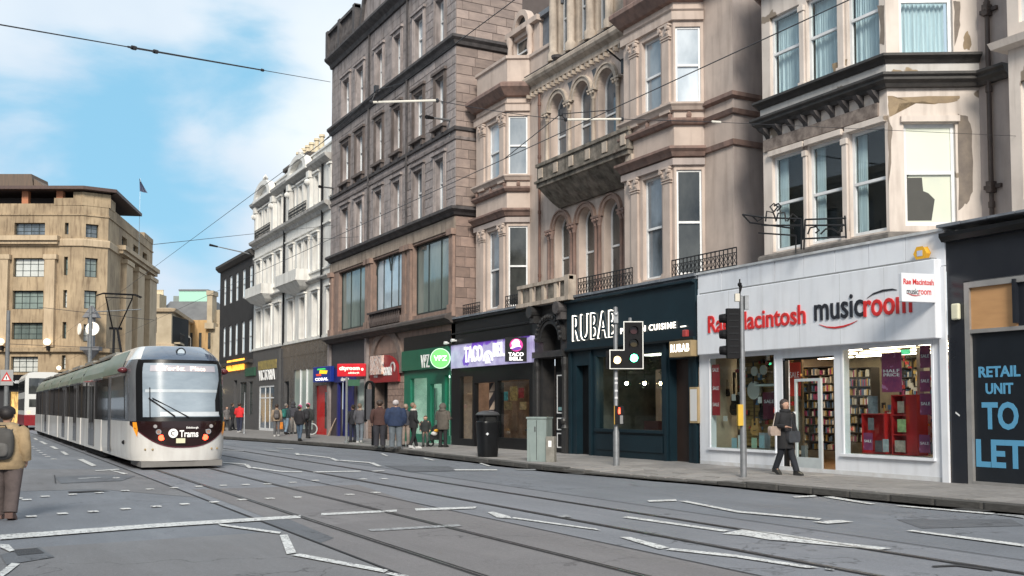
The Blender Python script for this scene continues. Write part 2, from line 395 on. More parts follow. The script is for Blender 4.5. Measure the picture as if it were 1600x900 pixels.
# ------------------------------------------------ shared materials
def road_mat(name, c1, c2, spk=.25, crack=True):
    m = bpy.data.materials.new(name); m.use_nodes = True; MATS[name] = m; t = m.node_tree; n = t.nodes; l = t.links; p = n['Principled BSDF']
    tcn = n.new('ShaderNodeTexCoord'); vec = tcn.outputs['Object']
    def noise(scale, det, st=(1, 1, 1), rough=.6):
        mpn = n.new('ShaderNodeMapping'); l.new(vec, mpn.inputs[0]); mpn.inputs['Scale'].default_value = st
        q = n.new('ShaderNodeTexNoise'); q.inputs['Scale'].default_value = scale; q.inputs['Detail'].default_value = det; q.inputs['Roughness'].default_value = rough; l.new(mpn.outputs[0], q.inputs['Vector']); return q.outputs['Fac']
    def rng_(v, a, b, c, d):
        q = n.new('ShaderNodeMapRange'); l.new(v, q.inputs[0]); q.inputs[1].default_value = a; q.inputs[2].default_value = b; q.inputs[3].default_value = c; q.inputs[4].default_value = d; return q.outputs[0]
    def mixc(f, a, b, mode='MIX'):
        q = n.new('ShaderNodeMix'); q.data_type = 'RGBA'; q.blend_type = mode
        if isinstance(f, float): q.inputs[0].default_value = f
        else: l.new(f, q.inputs[0])
        for i, x in ((6, a), (7, b)):
            if isinstance(x, tuple): q.inputs[i].default_value = (*x, 1)
            else: l.new(x, q.inputs[i])
        return q.outputs[2]
    c = mixc(rng_(noise(.45, 4), .35, .65, 0, 1), c1, c2)
    c = mixc(rng_(noise(1.3, 3, (1, .05, 1)), .42, .66, 0, .55), c, tuple(x * .66 for x in c1))          # tyre tracks along the street
    c = mixc(rng_(noise(2.4, 6, (1, .6, 1), .7), .56, .72, 0, .5), c, tuple(x * .60 for x in c1))         # oil and grime
    c = mixc(rng_(noise(14, 5, (1, .8, 1), .75), .40, .64, 0, .42), c, tuple(x * .62 for x in c1))
    c = mixc(rng_(noise(31, 3, (.9, 1.1, 1), .8), .50, .66, 0, .40), c, tuple(min(1, x * 1.55) for x in c1))
    c = mixc(rng_(noise(150, 2, rough=.8), .45, .62, 0, spk), c, tuple(min(1, x * 2.6) for x in c1))       # light aggregate
    c = mixc(rng_(noise(120, 2, (1.1, .9, 1), .8), .56, .66, 0, .5), c, tuple(x * .35 for x in c1))
    if crack:
        v = n.new('ShaderNodeTexVoronoi'); v.feature = 'DISTANCE_TO_EDGE'; v.inputs['Scale'].default_value = .42
        wv = n.new('ShaderNodeVectorMath'); wv.operation = 'ADD'; q = n.new('ShaderNodeTexNoise'); q.inputs['Scale'].default_value = 2.2; q.inputs['Detail'].default_value = 5; l.new(vec, q.inputs['Vector'])
        l.new(vec, wv.inputs[0]); l.new(q.outputs['Color'], wv.inputs[1]); l.new(wv.outputs[0], v.inputs['Vector'])
        f1 = rng_(v.outputs['Distance'], .0, .011, .75, 0); f2 = rng_(noise(.22, 2), .50, .56, 0, 1); mm = n.new('ShaderNodeMath'); mm.operation = 'MULTIPLY'; l.new(f1, mm.inputs[0]); l.new(f2, mm.inputs[1])
        c = mixc(mm.outputs[0], c, tuple(x * .25 for x in c1))
    l.new(c, p.inputs['Base Color']); l.new(rng_(noise(1.1, 4, (1, .2, 1)), .35, .65, .50, .80), p.inputs['Roughness']); p.inputs['Specular IOR Level'].default_value = .4
    bp = n.new('ShaderNodeBump'); bp.inputs['Strength'].default_value = .5; bp.inputs['Distance'].default_value = .015; l.new(noise(75, 4), bp.inputs['Height']); l.new(bp.outputs[0], p.inputs['Normal']); return m
asphalt = road_mat('asphalt', (.172, .184, .208), (.128, .136, .152)); trackbed = road_mat('track_concrete', (.212, .220, .244), (.158, .165, .184), .18)
patch_d = road_mat('asphalt_patch', (.11, .117, .132), (.14, .148, .163), .15)
patch_r = road_mat('asphalt_reddish', (.190, .180, .184), (.145, .139, .144), .2)
roadwhite = mat('road_paint', (.72, .73, .72), (.55, .56, .56), scale=5, rough=.6, patch=((.22, .22, .23), .575, 26), streak=.4)
roadfaint = mat('road_paint_worn', (.42, .43, .44), (.28, .29, .30), scale=6, rough=.65, patch=((.17, .175, .185), .53, 22))
steel = mat('rail_steel', (.26, .26, .27), (.14, .135, .135), scale=8, rough=.35, metal=.8)
groove = mat('rail_groove', (.038, .038, .042), rough=.8)
slabm = mat('paving_slab', (.27, .255, .245), (.205, .195, .19), scale=5, rough=.8, bump=.2, bscale=40, rnd=.16)
kerbm = mat('kerb_stone', (.10, .095, .09), (.055, .053, .05), scale=6, rough=.85, bump=.5, bscale=18, rnd=.25)
jointm = mat('paving_bed', (.10, .095, .09), rough=.95)
black = mat('black_paint', (.010, .011, .013), (.007, .007, .008), scale=2, rough=.35, bump=.05, spec=.3)
blackm = mat('black_matt', (.012, .012, .014), rough=.75, spec=.2)
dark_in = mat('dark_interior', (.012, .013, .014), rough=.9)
iron = mat('wrought_iron', (.016, .017, .02), rough=.45, metal=.3)
white = mat('white_paint', (.78, .80, .845), (.71, .735, .785), scale=1.2, rough=.42, streak=.18)
sashw = mat('white_sash', (.78, .79, .80), (.62, .63, .64), scale=2.5, rough=.45)
MATS['blind'] = mat('roller_blind', (.62, .66, .70), rough=.8)
net = mat('net_curtain', (.72, .80, .84), (.55, .64, .70), scale=3, rough=.9, stretch=(6, 6, .4)); MATS['net'] = net
lead = mat('roof_lead', (.20, .22, .25), (.12, .13, .15), scale=3, rough=.55, bump=.3)
slate = mat('roof_slate', (.10, .11, .125), (.065, .07, .08), scale=3, rough=.6, bump=.3)
grey = mat('galvanised_steel', (.30, .31, .33), (.22, .23, .24), scale=6, rough=.45, metal=.55)
greyp = mat('grey_painted_pole', (.19, .20, .21), (.14, .145, .15), scale=5, rough=.5)
brownst = mat('brown_sandstone', (.36, .312, .30), (.225, .20, .197), scale=2.2, rough=.88, streak=.75, bump=.5, bscale=14, rnd=.16)
brownflat = mat('brown_sandstone_wall', (.34, .296, .285), (.215, .19, .187), scale=1.3, rough=.88, streak=.75, bump=.4, bscale=16)
brownjoint = mat('brown_mortar', (.11, .09, .085), rough=.95)
soot = mat('sooty_stone', (.10, .09, .09), (.045, .042, .045), scale=3, rough=.85, bump=.4, streak=.5)
ruddy = mat('ruddy_sandstone', (.33, .225, .18), (.22, .155, .13), scale=2.4, rough=.85, bump=.4, streak=.5, rnd=.12)
pink = mat('pink_render', (.56, .46, .40), (.45, .37, .325), scale=1.1, rough=.8, bump=.15, streak=.35)
pinkd = mat('pink_render_grey', (.43, .365, .34), (.34, .295, .28), scale=1.2, rough=.82, bump=.15, streak=.3)
pinkt = mat('red_brown_trim', (.27, .175, .145), (.17, .12, .105), scale=2.4, rough=.8, bump=.3, streak=.6)
cream = mat('cream_peeling_paint', (.70, .62, .56), (.58, .51, .46), scale=1.0, rough=.72, bump=.15, streak=.45, patch=((.25, .20, .155), .665, 1.3))
creamst = mat('cream_stone', (.52, .44, .365), (.33, .28, .235), scale=2, rough=.85, bump=.35, streak=.7)
blackband = mat('black_string_course', (.028, .026, .026), (.055, .05, .047), scale=4, rough=.6, bump=.3, patch=((.16, .13, .11), .72, 3))
mossy = mat('mossy_stone', (.27, .235, .20), (.085, .08, .066), scale=2.6, rough=.95, bump=.6, streak=.9)
ivory = mat('ivory_stucco', (.76, .745, .71), (.64, .63, .60), scale=1.2, rough=.75, bump=.15, streak=.4)
greywall = mat('dark_grey_paint', (.040, .040, .043), (.03, .03, .032), scale=1.2, rough=.7, spec=.25, streak=.3)
tan = mat('tan_stone', (.48, .365, .235), (.25, .185, .12), scale=.3, rough=.88, bump=.3, streak=.75)
tand = mat('tan_stone_pale', (.56, .44, .30), (.42, .32, .215), scale=.3, rough=.88, streak=.45)
pane_b = pane_mat('pane_blue_grey', (.19, .23, .27), (.035, .045, .055), scale=.9)
pane_l = pane_mat('pane_pale', (.50, .55, .60), (.24, .29, .34), scale=.9)
pane_d = pane_mat('pane_dark', (.012, .014, .016), (.10, .105, .10), scale=.9)
pane_y = pane_mat('pane_sky_reflection', (.62, .64, .52), (.55, .58, .50))  # yellow sky reflection is painted into this pane colour
pane_s = pane_mat('pane_sea_green', (.22, .27, .25), (.12, .155, .15), scale=1.1, stretch=(1, 1, .3))
glz = glass('shop_glass'); glz2 = glass('clear_glass', (.92, .96, .96), .04)
navy = mat('dark_teal_paint', (.009, .024, .034), (.007, .018, .026), scale=1.2, rough=.4, spec=.3)
redpaint = mat('red_paint', (.55, .025, .025), rough=.4)
wood = mat('slat_wood', (.42, .27, .10), (.30, .19, .07), scale=2, rough=.6, stretch=(1, 1, 8))
shelfw = mat('pale_shelf', (.45, .40, .34), rough=.6)
lampw = mat('lit_tube', (1, .84, .62), (1, .84, .62), emit=9)
lampwarm = mat('lit_bulb', (1, .78, .45), (1, .78, .45), emit=14)
def plain(name, c, r=.6, **k): return mat(name, c, c, rough=r, **k)

# ------------------------------------------------ ground, road, pavement
g = MB(); g.flat([(-700, -60), (900, -60), (900, 1100), (-700, 1100)], -.03)
struct(g.build('ground', mat('far_ground', (.10, .10, .105), rough=.9)))
g = MB(); g.flat([(-40, -12), (19, -12), (19, 200), (-40, 200)], 0)
road = struct(g.build('road', asphalt)); ORG['road'] = ORG[road.name]
g = MB(); g.flat([(3.95, -8), (10.4, -8), (10.4, 150), (3.95, 150)], .004)
struct(g.build('tram_track_bed', trackbed))
def sheet(name, pts, m, z, px=True):
    b = MB(); q = [ground(*p) for p in pts] if px else pts
    b.flat([(p[0], p[1]) for p in q], z); return struct(b.build(name, m))
sheet('road_patch', [(300, 765), (490, 838), (760, 824), (560, 758)], patch_r, .008)
sheet('road_patch', [(3.97, -4), (7.08, -4), (7.08, 15.6), (3.97, 14.0)], patch_r, .0085, px=False)
patch_l = road_mat('asphalt_warm', (.176, .175, .183), (.128, .128, .136))
sheet('road_patch', [(-20, -6), (3.93, -6), (3.93, 14.0), (-20, 12.6)], patch_l, .004, px=False)
sheet('road_patch', [(-6, 24), (2.5, 23), (3.93, 20), (3.93, 30), (-6, 36)], patch_l, .0042, px=False)
sheet('road_patch', [(410, 815), (450, 812), (522, 842), (500, 850)], patch_d, .012)
sheet('road_patch', [(85, 746), (160, 742), (212, 744), (190, 752), (95, 756)], patch_d, .012)
sheet('road_patch', [(600, 728), (700, 729), (722, 736), (640, 738)], patch_d, .012)
sheet('road_patch', [(1400, 812), (1580, 812), (1600, 822), (1440, 826)], patch_d, .006)
sheet('road_patch', [(0, 868), (62, 856), (85, 872), (10, 884)], patch_d, .012)
# rails with their grooves
for i, xr in enumerate((4.63, 6.065, 8.13, 9.565)):
    y0, y1 = -6, 140
    b = MB(); b.flat([(xr - .05, y0), (xr + .05, y0), (xr + .05, y1), (xr - .05, y1)], .0125)
    gr = struct(b.build('rail_slot', groove))
    b = MB(); b.box(FX(xr), y0, y1, -.006, .024, .0135, .020); b.box(FX(xr), y0, y1, -.052, -.038, .0135, .018)
    struct(b.build('tram_rail', steel))
b = MB()
for xj in (3.95, 7.1, 10.4): b.flat([(xj - .018, -6), (xj + .018, -6), (xj + .018, 140), (xj - .018, 140)], .0135)
struct(b.build('road_joint', groove))
for pts in ([(1456, 886), (1495, 884), (1552, 892), (1550, 894), (1495, 886.5), (1458, 888)], [(84, 743), (86, 756), (88, 756), (86, 743)], [(106, 769), (150, 767), (172, 768), (150, 769), (108, 771)]):
    sheet('road_crack', pts, groove, .016)
sheet('manhole_cover', [(20, 861), (58, 858), (70, 866), (28, 870)], mat('cast_iron_cover', (.05, .052, .058), (.03, .03, .035), scale=30, rough=.5, metal=.4, bump=.6), .016)
# painted markings (children of the road, each its own sheet)
MK = [([(0, 837.5), (0, 845), (240, 826), (470, 811), (470, 806.5), (240, 820)], 0), ([(502, 803.5), (502, 807), (620, 801), (620, 798)], 0),
      ([(648, 796), (650, 799.5), (742, 796), (745, 793)], 0), ([(762, 802), (776, 810), (800, 812), (796, 808), (770, 801)], 0), ([(800, 811.5), (940, 831), (930, 827.5), (802, 809.5)], 0),
      ([(340, 819.5), (345, 823), (437, 836), (439, 833)], 0), ([(437, 838), (449, 837), (463, 865.5), (448, 868)], 0), ([(455, 869.5), (600, 897), (607, 893), (468, 867)], 0), ([(602, 899), (625, 904), (640, 902), (612, 897)], 0),
      ([(0, 852), (14, 853), (23, 862), (15, 864), (0, 857)], 0), ([(0, 896), (18, 882), (31, 883), (12, 898), (0, 906)], 0),
      ([(968, 841), (1030, 860), (1046, 857.5), (985, 841)], 0), ([(1040, 861), (1150, 873), (1260, 890), (1280, 889), (1150, 869), (1050, 858.5)], 0), ([(1288, 892), (1302, 894), (1304, 892), (1290, 890)], 1),
      ([(972, 810), (1050, 821), (1130, 832.5), (1140, 830.5), (1050, 818), (980, 808)], 0), ([(1128, 836), (1160, 829), (1215, 835), (1300, 848), (1393, 859), (1375, 861), (1200, 845), (1160, 838)], 0),
      ([(1011, 783), (1014, 785.5), (1058, 784), (1056, 781.5)], 0), ([(1060, 784), (1150, 802), (1280, 814), (1284, 811.5), (1152, 799.5), (1074, 784)], 0), ([(1270, 817), (1292, 820), (1334, 817), (1312, 814)], 0),
      ([(1415, 831), (1600, 856), (1600, 852), (1426, 830)], 0), ([(1238, 777), (1242, 779), (1277, 777), (1273, 775)], 0), ([(1285, 777.5), (1360, 789.5), (1368, 788.5), (1300, 777)], 0), ([(1400, 792), (1548, 805), (1556, 803.5), (1408, 791)], 0), ([(1555, 805), (1600, 811), (1600, 807), (1560, 804)], 1),
      ([(121, 718.5), (144, 729.5), (151, 728), (130, 718)], 0), ([(94, 706), (102, 711.5), (108, 711), (100, 706)], 0), ([(77, 698), (86, 702.5), (92, 702), (83, 697.6)], 0), ([(61, 690), (70, 695), (75, 694.5), (66, 690)], 0), ([(51.5, 685), (56, 688), (60, 688), (55.5, 684.8)], 0),
      ([(148, 736), (150, 737), (187, 734.8), (185, 733.5)], 0), ([(168, 734.6), (172, 736), (194, 742), (198, 740.5)], 0), ([(121, 748), (123, 749.6), (158, 747.6), (156, 746.4)], 1),
      ([(460, 708.6), (463, 711.5), (470, 711.5), (466, 708.6)], 0), ([(468, 711), (515, 716.5), (517, 715.4), (472, 710.2)], 0), ([(515, 716.6), (524, 721), (531, 720.5), (520, 716.2)], 0), ([(530, 720.6), (578, 724.2), (580, 723), (533, 719.4)], 0), ([(576, 724), (590, 729.6), (597, 729.4), (584, 723.6)], 0),
      ([(347, 722.4), (348, 724), (384, 727), (385, 725.6)], 0), ([(382, 727), (388, 732.4), (394, 732), (388, 726.6)], 0), ([(392, 732), (437, 738), (472, 739), (472, 737.6), (440, 736.6), (396, 730.8)], 0),
      ([(489, 737.6), (490, 739.2), (564, 737.8), (563, 736.4)], 0), ([(581, 736.6), (582, 738), (601, 736.8), (600, 735.6)], 0), ([(708, 734), (712, 736), (778, 736), (776, 734.2)], 0), ([(804, 733.4), (806, 735), (838, 735.4), (836, 734)], 1),
      ([(594, 709.6), (604, 713.4), (607, 713), (598, 709.2)], 0), ([(660, 716.6), (676, 720.4), (680, 719.8), (664, 716)], 0), ([(748, 724.6), (764, 729.6), (768, 729), (752, 724.2)], 0),
      ([(575, 829), (580, 832), (722, 824), (716, 821)], 1), ([(345, 703), (348, 704), (380, 705.8), (381, 704.6)], 1), ([(430, 700), (434, 701.6), (460, 703), (458, 701.4)], 1), ([(412, 703), (416, 704.6), (436, 706.6), (438, 705.4)], 1), ([(870, 808), (876, 810), (893, 809), (886, 806)], 1)]
for p, f in MK:
    b = MB(); q = [ground(*x) for x in p]; b.flat([(v.x, v.y) for v in q], .0175 + .0003 * random.random())
    b.build('road_marking', roadfaint if f else roadwhite, road)
for (cx, cy, n) in [(84, 718, 1)]:
    pass
def stud(px, py, wpx=2.2):
    c = ground(px, py); b = MB(); s = .075
    b.cbox((c.x, c.y, .0178), s * 2, s * 2, .008, .1); return b.build('road_stud', roadwhite, road)
for (x, y) in [(90, 448), (225, 438), (362, 428), (495, 420), (625, 410), (748, 402), (870, 395), (993, 388), (1115, 383), (1227, 379), (1335, 376), (1462, 368), (1575, 358),
               (155, 539), (312, 525), (465, 515), (627, 501), (780, 489), (922, 477), (1070, 467), (1210, 455), (1348, 449), (1487, 443), (133, 455), (620, 323), (580, 345)]: stud(x * .3125, 640 + y * .3125)
for (x, y) in [(535, 223), (640, 222), (468, 301), (598, 291)]: stud(400 + x * .3125, 680 + y * .3125)
for (x, y) in [(268, 250), (237, 237), (222, 228), (206, 217), (190, 207), (175, 197), (160, 188), (145, 178)]: stud(x * .3125, 640 + y * .3125)
# kerb line
KP = [ground(*p) for p in ((1600, 803), (1350, 780), (1110, 757), (930, 742), (850, 735), (600, 704.5), (470, 694), (345, 685.5))]
KL = [(15.7, -10)] + [(p.x, p.y) for p in KP] + [(12.2, 75), (12.0, 100), (12.0, 140)]
def kx(y):
    for (x0, y0), (x1, y1) in zip(KL, KL[1:]):
        if y0 <= y <= y1: return x0 + (x1 - x0) * (y - y0) / (y1 - y0)
    return KL[-1][0]
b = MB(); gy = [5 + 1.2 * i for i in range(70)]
b.loft([[Vector((kx(y) - .34 - .06 * math.sin(y * 1.7), y, .006)), Vector((kx(y) + .02, y, .006))] for y in gy], cap=False); struct(b.build('gutter', mat('gutter_grime_shade', (.055, .055, .058), (.10, .10, .105), scale=3, rough=.9, bump=.5, bscale=30)))  # kerbside dirt strip, darkened further to paint contact shade
for y in (11.5, 22.5, 36): b = MB(); b.box(FX(kx(y) - .22), y - .25, y + .25, -.2, .12, .006, .012); gd = b.build('gutter_drain', groove, road); MB().box(FX(kx(y) - .22), y - .2, y + .2, -.16, .08, .012, .016).build('drain_grate', mat('iron_grate', (.06, .058, .055), (.03, .03, .03), scale=40, rough=.6), gd)
YD0, YD1 = KP[2].y, KP[3].y
def drop(y):
    e = 1.0
    if y < YD0: return max(0, 1 - (YD0 - y) / e)
    if y > YD1: return max(0, 1 - (y - YD1) / (e * 1.8))
    return 1.
HP = .125
def hp(x, y): return HP - .095 * drop(y) * max(0, min(1, 1 - (x - kx(y)) / 1.3))
b = MB(); ys = [-10 + i * .75 for i in range(200)]
for y in ys:
    pass
b.grid(lambda u, v: (lambda y: (lambda x: (x, y, hp(x, y) - .012))(kx(y) + .13 + (21.5 - kx(y)) * v))(-10 + 150 * u), 200, 12)
pav = struct(b.build('pavement', jointm))
# kerb stones
kme = []
for k in range(3):
    me = bpy.data.meshes.new('kerb_stone'); bm = bmesh.new(); r = bmesh.ops.create_cube(bm, size=1)
    for v in bm.verts: v.co.x += random.uniform(-.03, .03) * 0; v.co.z += (.5 if v.co.z > 0 else .5); v.co.z += random.uniform(-.02, .02)
    bmesh.ops.bevel(bm, geom=[e for e in bm.edges], offset=.05, segments=1, affect='EDGES'); bm.to_mesh(me); bm.free(); me.materials.append(kerbm); kme.append(me)
y = 5.0; n = 0
while y < 96:
    Lk = .92 if y < 60 else 1.8
    x0, x1 = kx(y), kx(y + Lk); o = bpy.data.objects.new('kerb_stone', random.choice(kme)); COL.objects.link(o); o.parent = pav
    a = math.atan2(Lk, x1 - x0); h0, h1 = hp(x0, y), hp(x1, y + Lk)
    o.location = Vector(((x0 + x1) / 2 + .14, y + Lk / 2, -.02)) - ORG[pav.name]; o.rotation_euler = (0, 0, a)
    o.scale = (math.hypot(Lk, x1 - x0) - .012, .28 + random.uniform(-.01, .01), (h0 + h1) / 2 + .02 + random.uniform(-.004, .006)); y += Lk
# paving slabs
sme = []
for k in range(3):
    me = bpy.data.meshes.new('paving_slab'); bm = bmesh.new(); bmesh.ops.create_cube(bm, size=1)
    for v in bm.verts:
        if v.co.z > 0: v.co.x *= .99; v.co.y *= .99
    bm.to_mesh(me); bm.free(); me.materials.append(slabm); sme.append(me)
far = MB(); cnt = 0; y = 9.0; row = 0
while y < 96:
    x = 18.62; c = 0
    while True:
        ww = .93 if c else (.93 if row % 2 else .5)
        xa = max(x - ww, kx(y + .3) + .29); c += 1
        if x - xa > .1:
            xm, ym = (x + xa) / 2, y + .3
            if cnt < 292:
                o = bpy.data.objects.new('paving_slab', random.choice(sme)); COL.objects.link(o); o.parent = pav; cnt += 1
                o.location = Vector((xm, ym, hp(xm, ym) - .012 + random.uniform(-.002, .003))) - ORG[pav.name]
                o.rotation_euler = (random.uniform(-.003, .003), -math.atan2(hp(x, ym) - hp(xa, ym), x - xa), 0); o.scale = (x - xa - .012, .588, .03)
            else: far.box(Fr((0, 0), (1, 0)), xa + .006, x - .006, y + .006, y + .594, HP - .03, HP + random.uniform(0, .004))
        x = xa
        if xa <= kx(y + .3) + .30: break
    y += .6; row += 1
far.build('paving_slab_expanse', slabm, pav, kind='stuff')

# ================================================ corner tenement: MUSIC SHOP building (B4)
XS = 18.3; S = FX(XS); GZ = HP
def zc(px, py, fr=S, d=0): return fr.pix(px, py, d)[1]
sM0, sM1 = S.sx(1480), S.sx(1092)          # music shop along the street
bay4 = empty('tenement_building', (XS + 1, (sM0 + sM1) / 2, GZ), 'cream painted stone tenement with peeling paint and wide bay above the music shop', 'building')
X4, XM4 = 19.0, 20.85
B = FX(X4); yb0 = B.sx(1385, 0, 100); yb1 = B.sx(1192, 0, 200)
c60, s60 = math.sin(R_(60)), math.cos(R_(60))
dC = (XM4 - X4) / c60; pC = (XM4, yb0 - dC * s60); C = FB(pC, (X4, yb0)); LC = C.len
Mw = FX(XM4); yE4 = Mw.sx(1583, 0, 200)
ZT4 = 14.6
# windows in the bay: lower and upper storeys
def rng(fr, a, b, py=300): return tuple(sorted((fr.sx(a, 0, py), fr.sx(b, 0, py))))
lowW = [rng(B, 1207, 1256, 300), rng(B, 1264, 1316, 290), rng(B, 1328, 1384, 280)]
upW = [rng(B, 1203, 1249, 80), rng(B, 1260, 1308, 60), rng(B, 1323, 1374, 50)]
cW = rng(C, 1413, 1494, 260); cU = rng(C, 1405, 1489, 50)
Z1a, Z1b, Z2a, Z2b = 5.86, 8.42, 9.98, 12.25
b = MB(); holesB = [(a, q, Z1a, Z1b) for a, q in lowW] + [(a, q, Z2a, Z2b) for a, q in upW]
b.wall(B, yb0, yb1, 5.3, ZT4, holesB, th=.2); b.wall(C, 0, LC, 5.3, ZT4, [(cW[0], cW[1], 5.95, 8.38), (cU[0], cU[1], Z2a, Z2b)], th=.2)
A4 = FB((X4, yb1), (XM4, yb1 + dC * s60)); b.wall(A4, 0, A4.len, 5.3, ZT4, [])
b.build('bay_wall', cream, bay4)
b = MB(); b.wall(Mw, yE4 - .0, pC[1], 5.3, ZT4, [], th=.1); b.build('main_wall', pinkd, bay4); b = MB()
b.wall(FB((XM4, yb1 + dC * s60 + .3), (XM4 + 4, yb1 + dC * s60 + .3)), 0, 4, 5.3, ZT4); b.build('side_wall', pinkd, bay4)
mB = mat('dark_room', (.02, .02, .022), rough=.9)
plan4 = [(XM4, yE4), pC, (X4, yb0), (X4, yb1), (XM4, yb1 + dC * s60)]
b = MB(); b.mold(plan4, [(-.1, 9.22), (.12, 9.22), (.16, 9.30), (.26, 9.36), (.26, 9.42), (.33, 9.46), (.33, 9.52), (-.1, 9.52)]); b.build('lower_cornice', blackband, bay4)
b = MB(); b.mold(plan4[1:], [(-.1, 9.80), (.10, 9.80), (.16, 9.88), (.26, 9.93), (.26, 9.99), (-.1, 9.99)]); b.build('upper_sill_course', blackband, bay4)
b = MB(); b.mold(plan4[1:], [(-.1, 9.50), (.06, 9.50), (.06, 9.82), (-.1, 9.82)]); b.build('band_course', white if 0 else mat('pale_band_paint', (.60, .58, .56), (.50, .48, .46), scale=1.5, rough=.7, streak=.4, patch=((.30, .23, .15), .70, 1.5)), bay4)
b = MB(); b.mold(plan4[1:], [(-.1, 5.58), (.12, 5.58), (.16, 5.66), (.16, 5.74), (.10, 5.80), (-.1, 5.80)]); b.build('base_course', mat('weathered_sill', (.20, .18, .165), (.10, .09, .085), scale=4, rough=.9, bump=.5), bay4)
b = MB(); b.mold(plan4, [(-.1, 12.9), (.15, 12.9), (.35, 13.1), (.35, 13.2), (-.1, 13.2)]); b.mold(plan4[1:], [(-2.5, ZT4), (.2, ZT4), (.2, ZT4 + .2), (-2.5, ZT4 + .2)]); b.build('top_cornice', pinkt, bay4)
# consoles & brackets under lower cornice
b = MB(); n = 9
for i in range(n):
    a = yb0 + .3 + (yb1 - yb0 - .5) * i / (n - 1); b.prism(Fr(B.P(a, 0, 0)[:2], (-1, 0)), [(0, 9.22), (.26, 9.22), (.2, 9.14), (.06, 9.04), (0, 8.94)], -.07, .07)
b.build('cornice_bracket_row', soot, bay4, kind='stuff')
soots = mat('soot_stain', (.12, .095, .085), (.30, .25, .22), scale=5, rough=.95)
# mullion mouldings (pier shafts) with small bases
def shafts(fr, rs, z0, z1, m, par):
    edges = [r for r in rs]
    for (a0, a1), (b0, b1) in zip(edges, edges[1:]):
        b = MB(); lo, hi = (a1, b0) if a1 < b0 else (b1, a0)
        mid = (lo + hi) / 2; ww = (hi - lo) * .32
        b.box(fr, mid - ww, mid + ww, 0, .06, z0 + .15, z1 - .25); b.box(fr, mid - ww * 1.35, mid + ww * 1.35, 0, .10, z0 - .1, z0 + .15); b.box(fr, mid - ww * 1.3, mid + ww * 1.3, 0, .09, z1 - .25, z1 - .1)
        b.build('pier_shaft', m, par, bevel=.012)
b = MB(); b.box(B, yb0 + .25, yb1 - .05, .0, .05, 8.62, 8.94); b.build('stained_frieze', soots, bay4); MB().wall(S, 0, 0, 0, 0) if 0 else None
shafts(B, sorted(lowW), Z1a, Z1b, cream, bay4); shafts(B, sorted(upW), Z2a, Z2b, cream, bay4)
b = MB()
for r in lowW: b.box(B, r[0] - .06, r[1] + .06, 0, .10, Z1b + .02, Z1b + .16)
b.box(C, cW[0] - .08, cW[1] + .08, 0, .10, 8.40, 8.54); b.build('window_hood', cream, bay4)
for r in lowW: window(bay4, B, r[0], r[1], Z1a, Z1b, -.10, sashw, glz2, bw=.075, curtain=(.74, .99, .98, .03))
window(bay4, C, cW[0], cW[1], 5.95, 8.38, -.10, sashw, pane_y, bw=.085, rail=.52)
for r in upW: window(bay4, B, r[0], r[1], Z2a, Z2b, -.10, sashw, glz2, bw=.075, rail=.55, curtain=(.1, .95, .98, .04))
window(bay4, C, cU[0], cU[1], Z2a, Z2b, -.10, sashw, glz2, bw=.085, rail=.6, curtain=(.08, .98, .98, .02))
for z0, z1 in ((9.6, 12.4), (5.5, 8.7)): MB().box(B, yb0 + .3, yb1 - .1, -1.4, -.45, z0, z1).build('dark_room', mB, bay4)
# dark room shapes over the lower right pane; its pale colour is painted sky reflection
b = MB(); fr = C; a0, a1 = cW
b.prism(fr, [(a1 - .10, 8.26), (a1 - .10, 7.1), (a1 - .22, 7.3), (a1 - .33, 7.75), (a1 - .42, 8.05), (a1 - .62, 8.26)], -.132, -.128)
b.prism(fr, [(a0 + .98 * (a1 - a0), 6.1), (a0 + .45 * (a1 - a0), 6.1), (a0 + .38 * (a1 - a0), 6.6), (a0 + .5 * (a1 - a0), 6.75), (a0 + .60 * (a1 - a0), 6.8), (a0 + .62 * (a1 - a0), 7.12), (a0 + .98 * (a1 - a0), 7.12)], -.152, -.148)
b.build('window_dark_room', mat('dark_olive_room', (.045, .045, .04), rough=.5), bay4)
def blob(fr, pts, m, par, d=.003, name='peeled_patch'):
    q = [fr.pix(x, y, d) for x, y in pts]; P = []
    for i in range(len(q)):
        a, b_ = q[i], q[(i + 1) % len(q)]
        for k in range(4):
            u = k / 4; j = .018 if k else .01; P.append((a[0] + (b_[0] - a[0]) * u + random.uniform(-j, j), a[1] + (b_[1] - a[1]) * u + random.uniform(-j, j)))
    b = MB(); c = (sum(p[0] for p in P) / len(P), sum(p[1] for p in P) / len(P)); n = len(P)
    b.add([fr.P(*((p[0], d, p[1]))) for p in P] + [fr.P(c[0], d, c[1])], [(i, (i + 1) % n, n) for i in range(n)]); b.build(name, m, par)
ochre = mat('bare_ochre_stone', (.36, .27, .17), (.25, .19, .13), scale=3, rough=.95, bump=.4); greyst = mat('bare_grey_stone', (.24, .20, .165), (.16, .135, .12), scale=3, rough=.95, bump=.4)
blob(C, [(1392, 116), (1396, 108), (1412, 112), (1420, 108), (1434, 110), (1436, 124), (1420, 127), (1394, 127)], ochre, bay4, .065)
blob(C, [(1387, 150), (1402, 152), (1500, 150), (1496, 158), (1460, 163), (1440, 158), (1405, 162), (1400, 178), (1390, 182)], ochre, bay4)
blob(C, [(1496, 178), (1512, 182), (1519, 205), (1520, 300), (1512, 318), (1498, 330)], greyst, bay4)
blob(C, [(1497, 330), (1508, 318), (1520, 322), (1520, 345), (1498, 348)], cream, bay4, .004)
blob(C, [(1388, 182), (1394, 200), (1393, 240), (1388, 300)], greyst, bay4)
blob(C, [(1490, 2), (1500, 2), (1500, 40), (1492, 72)], greyst, bay4); blob(C, [(1505, 58), (1512, 48), (1518, 66), (1515, 78), (1506, 76)], ochre, bay4)
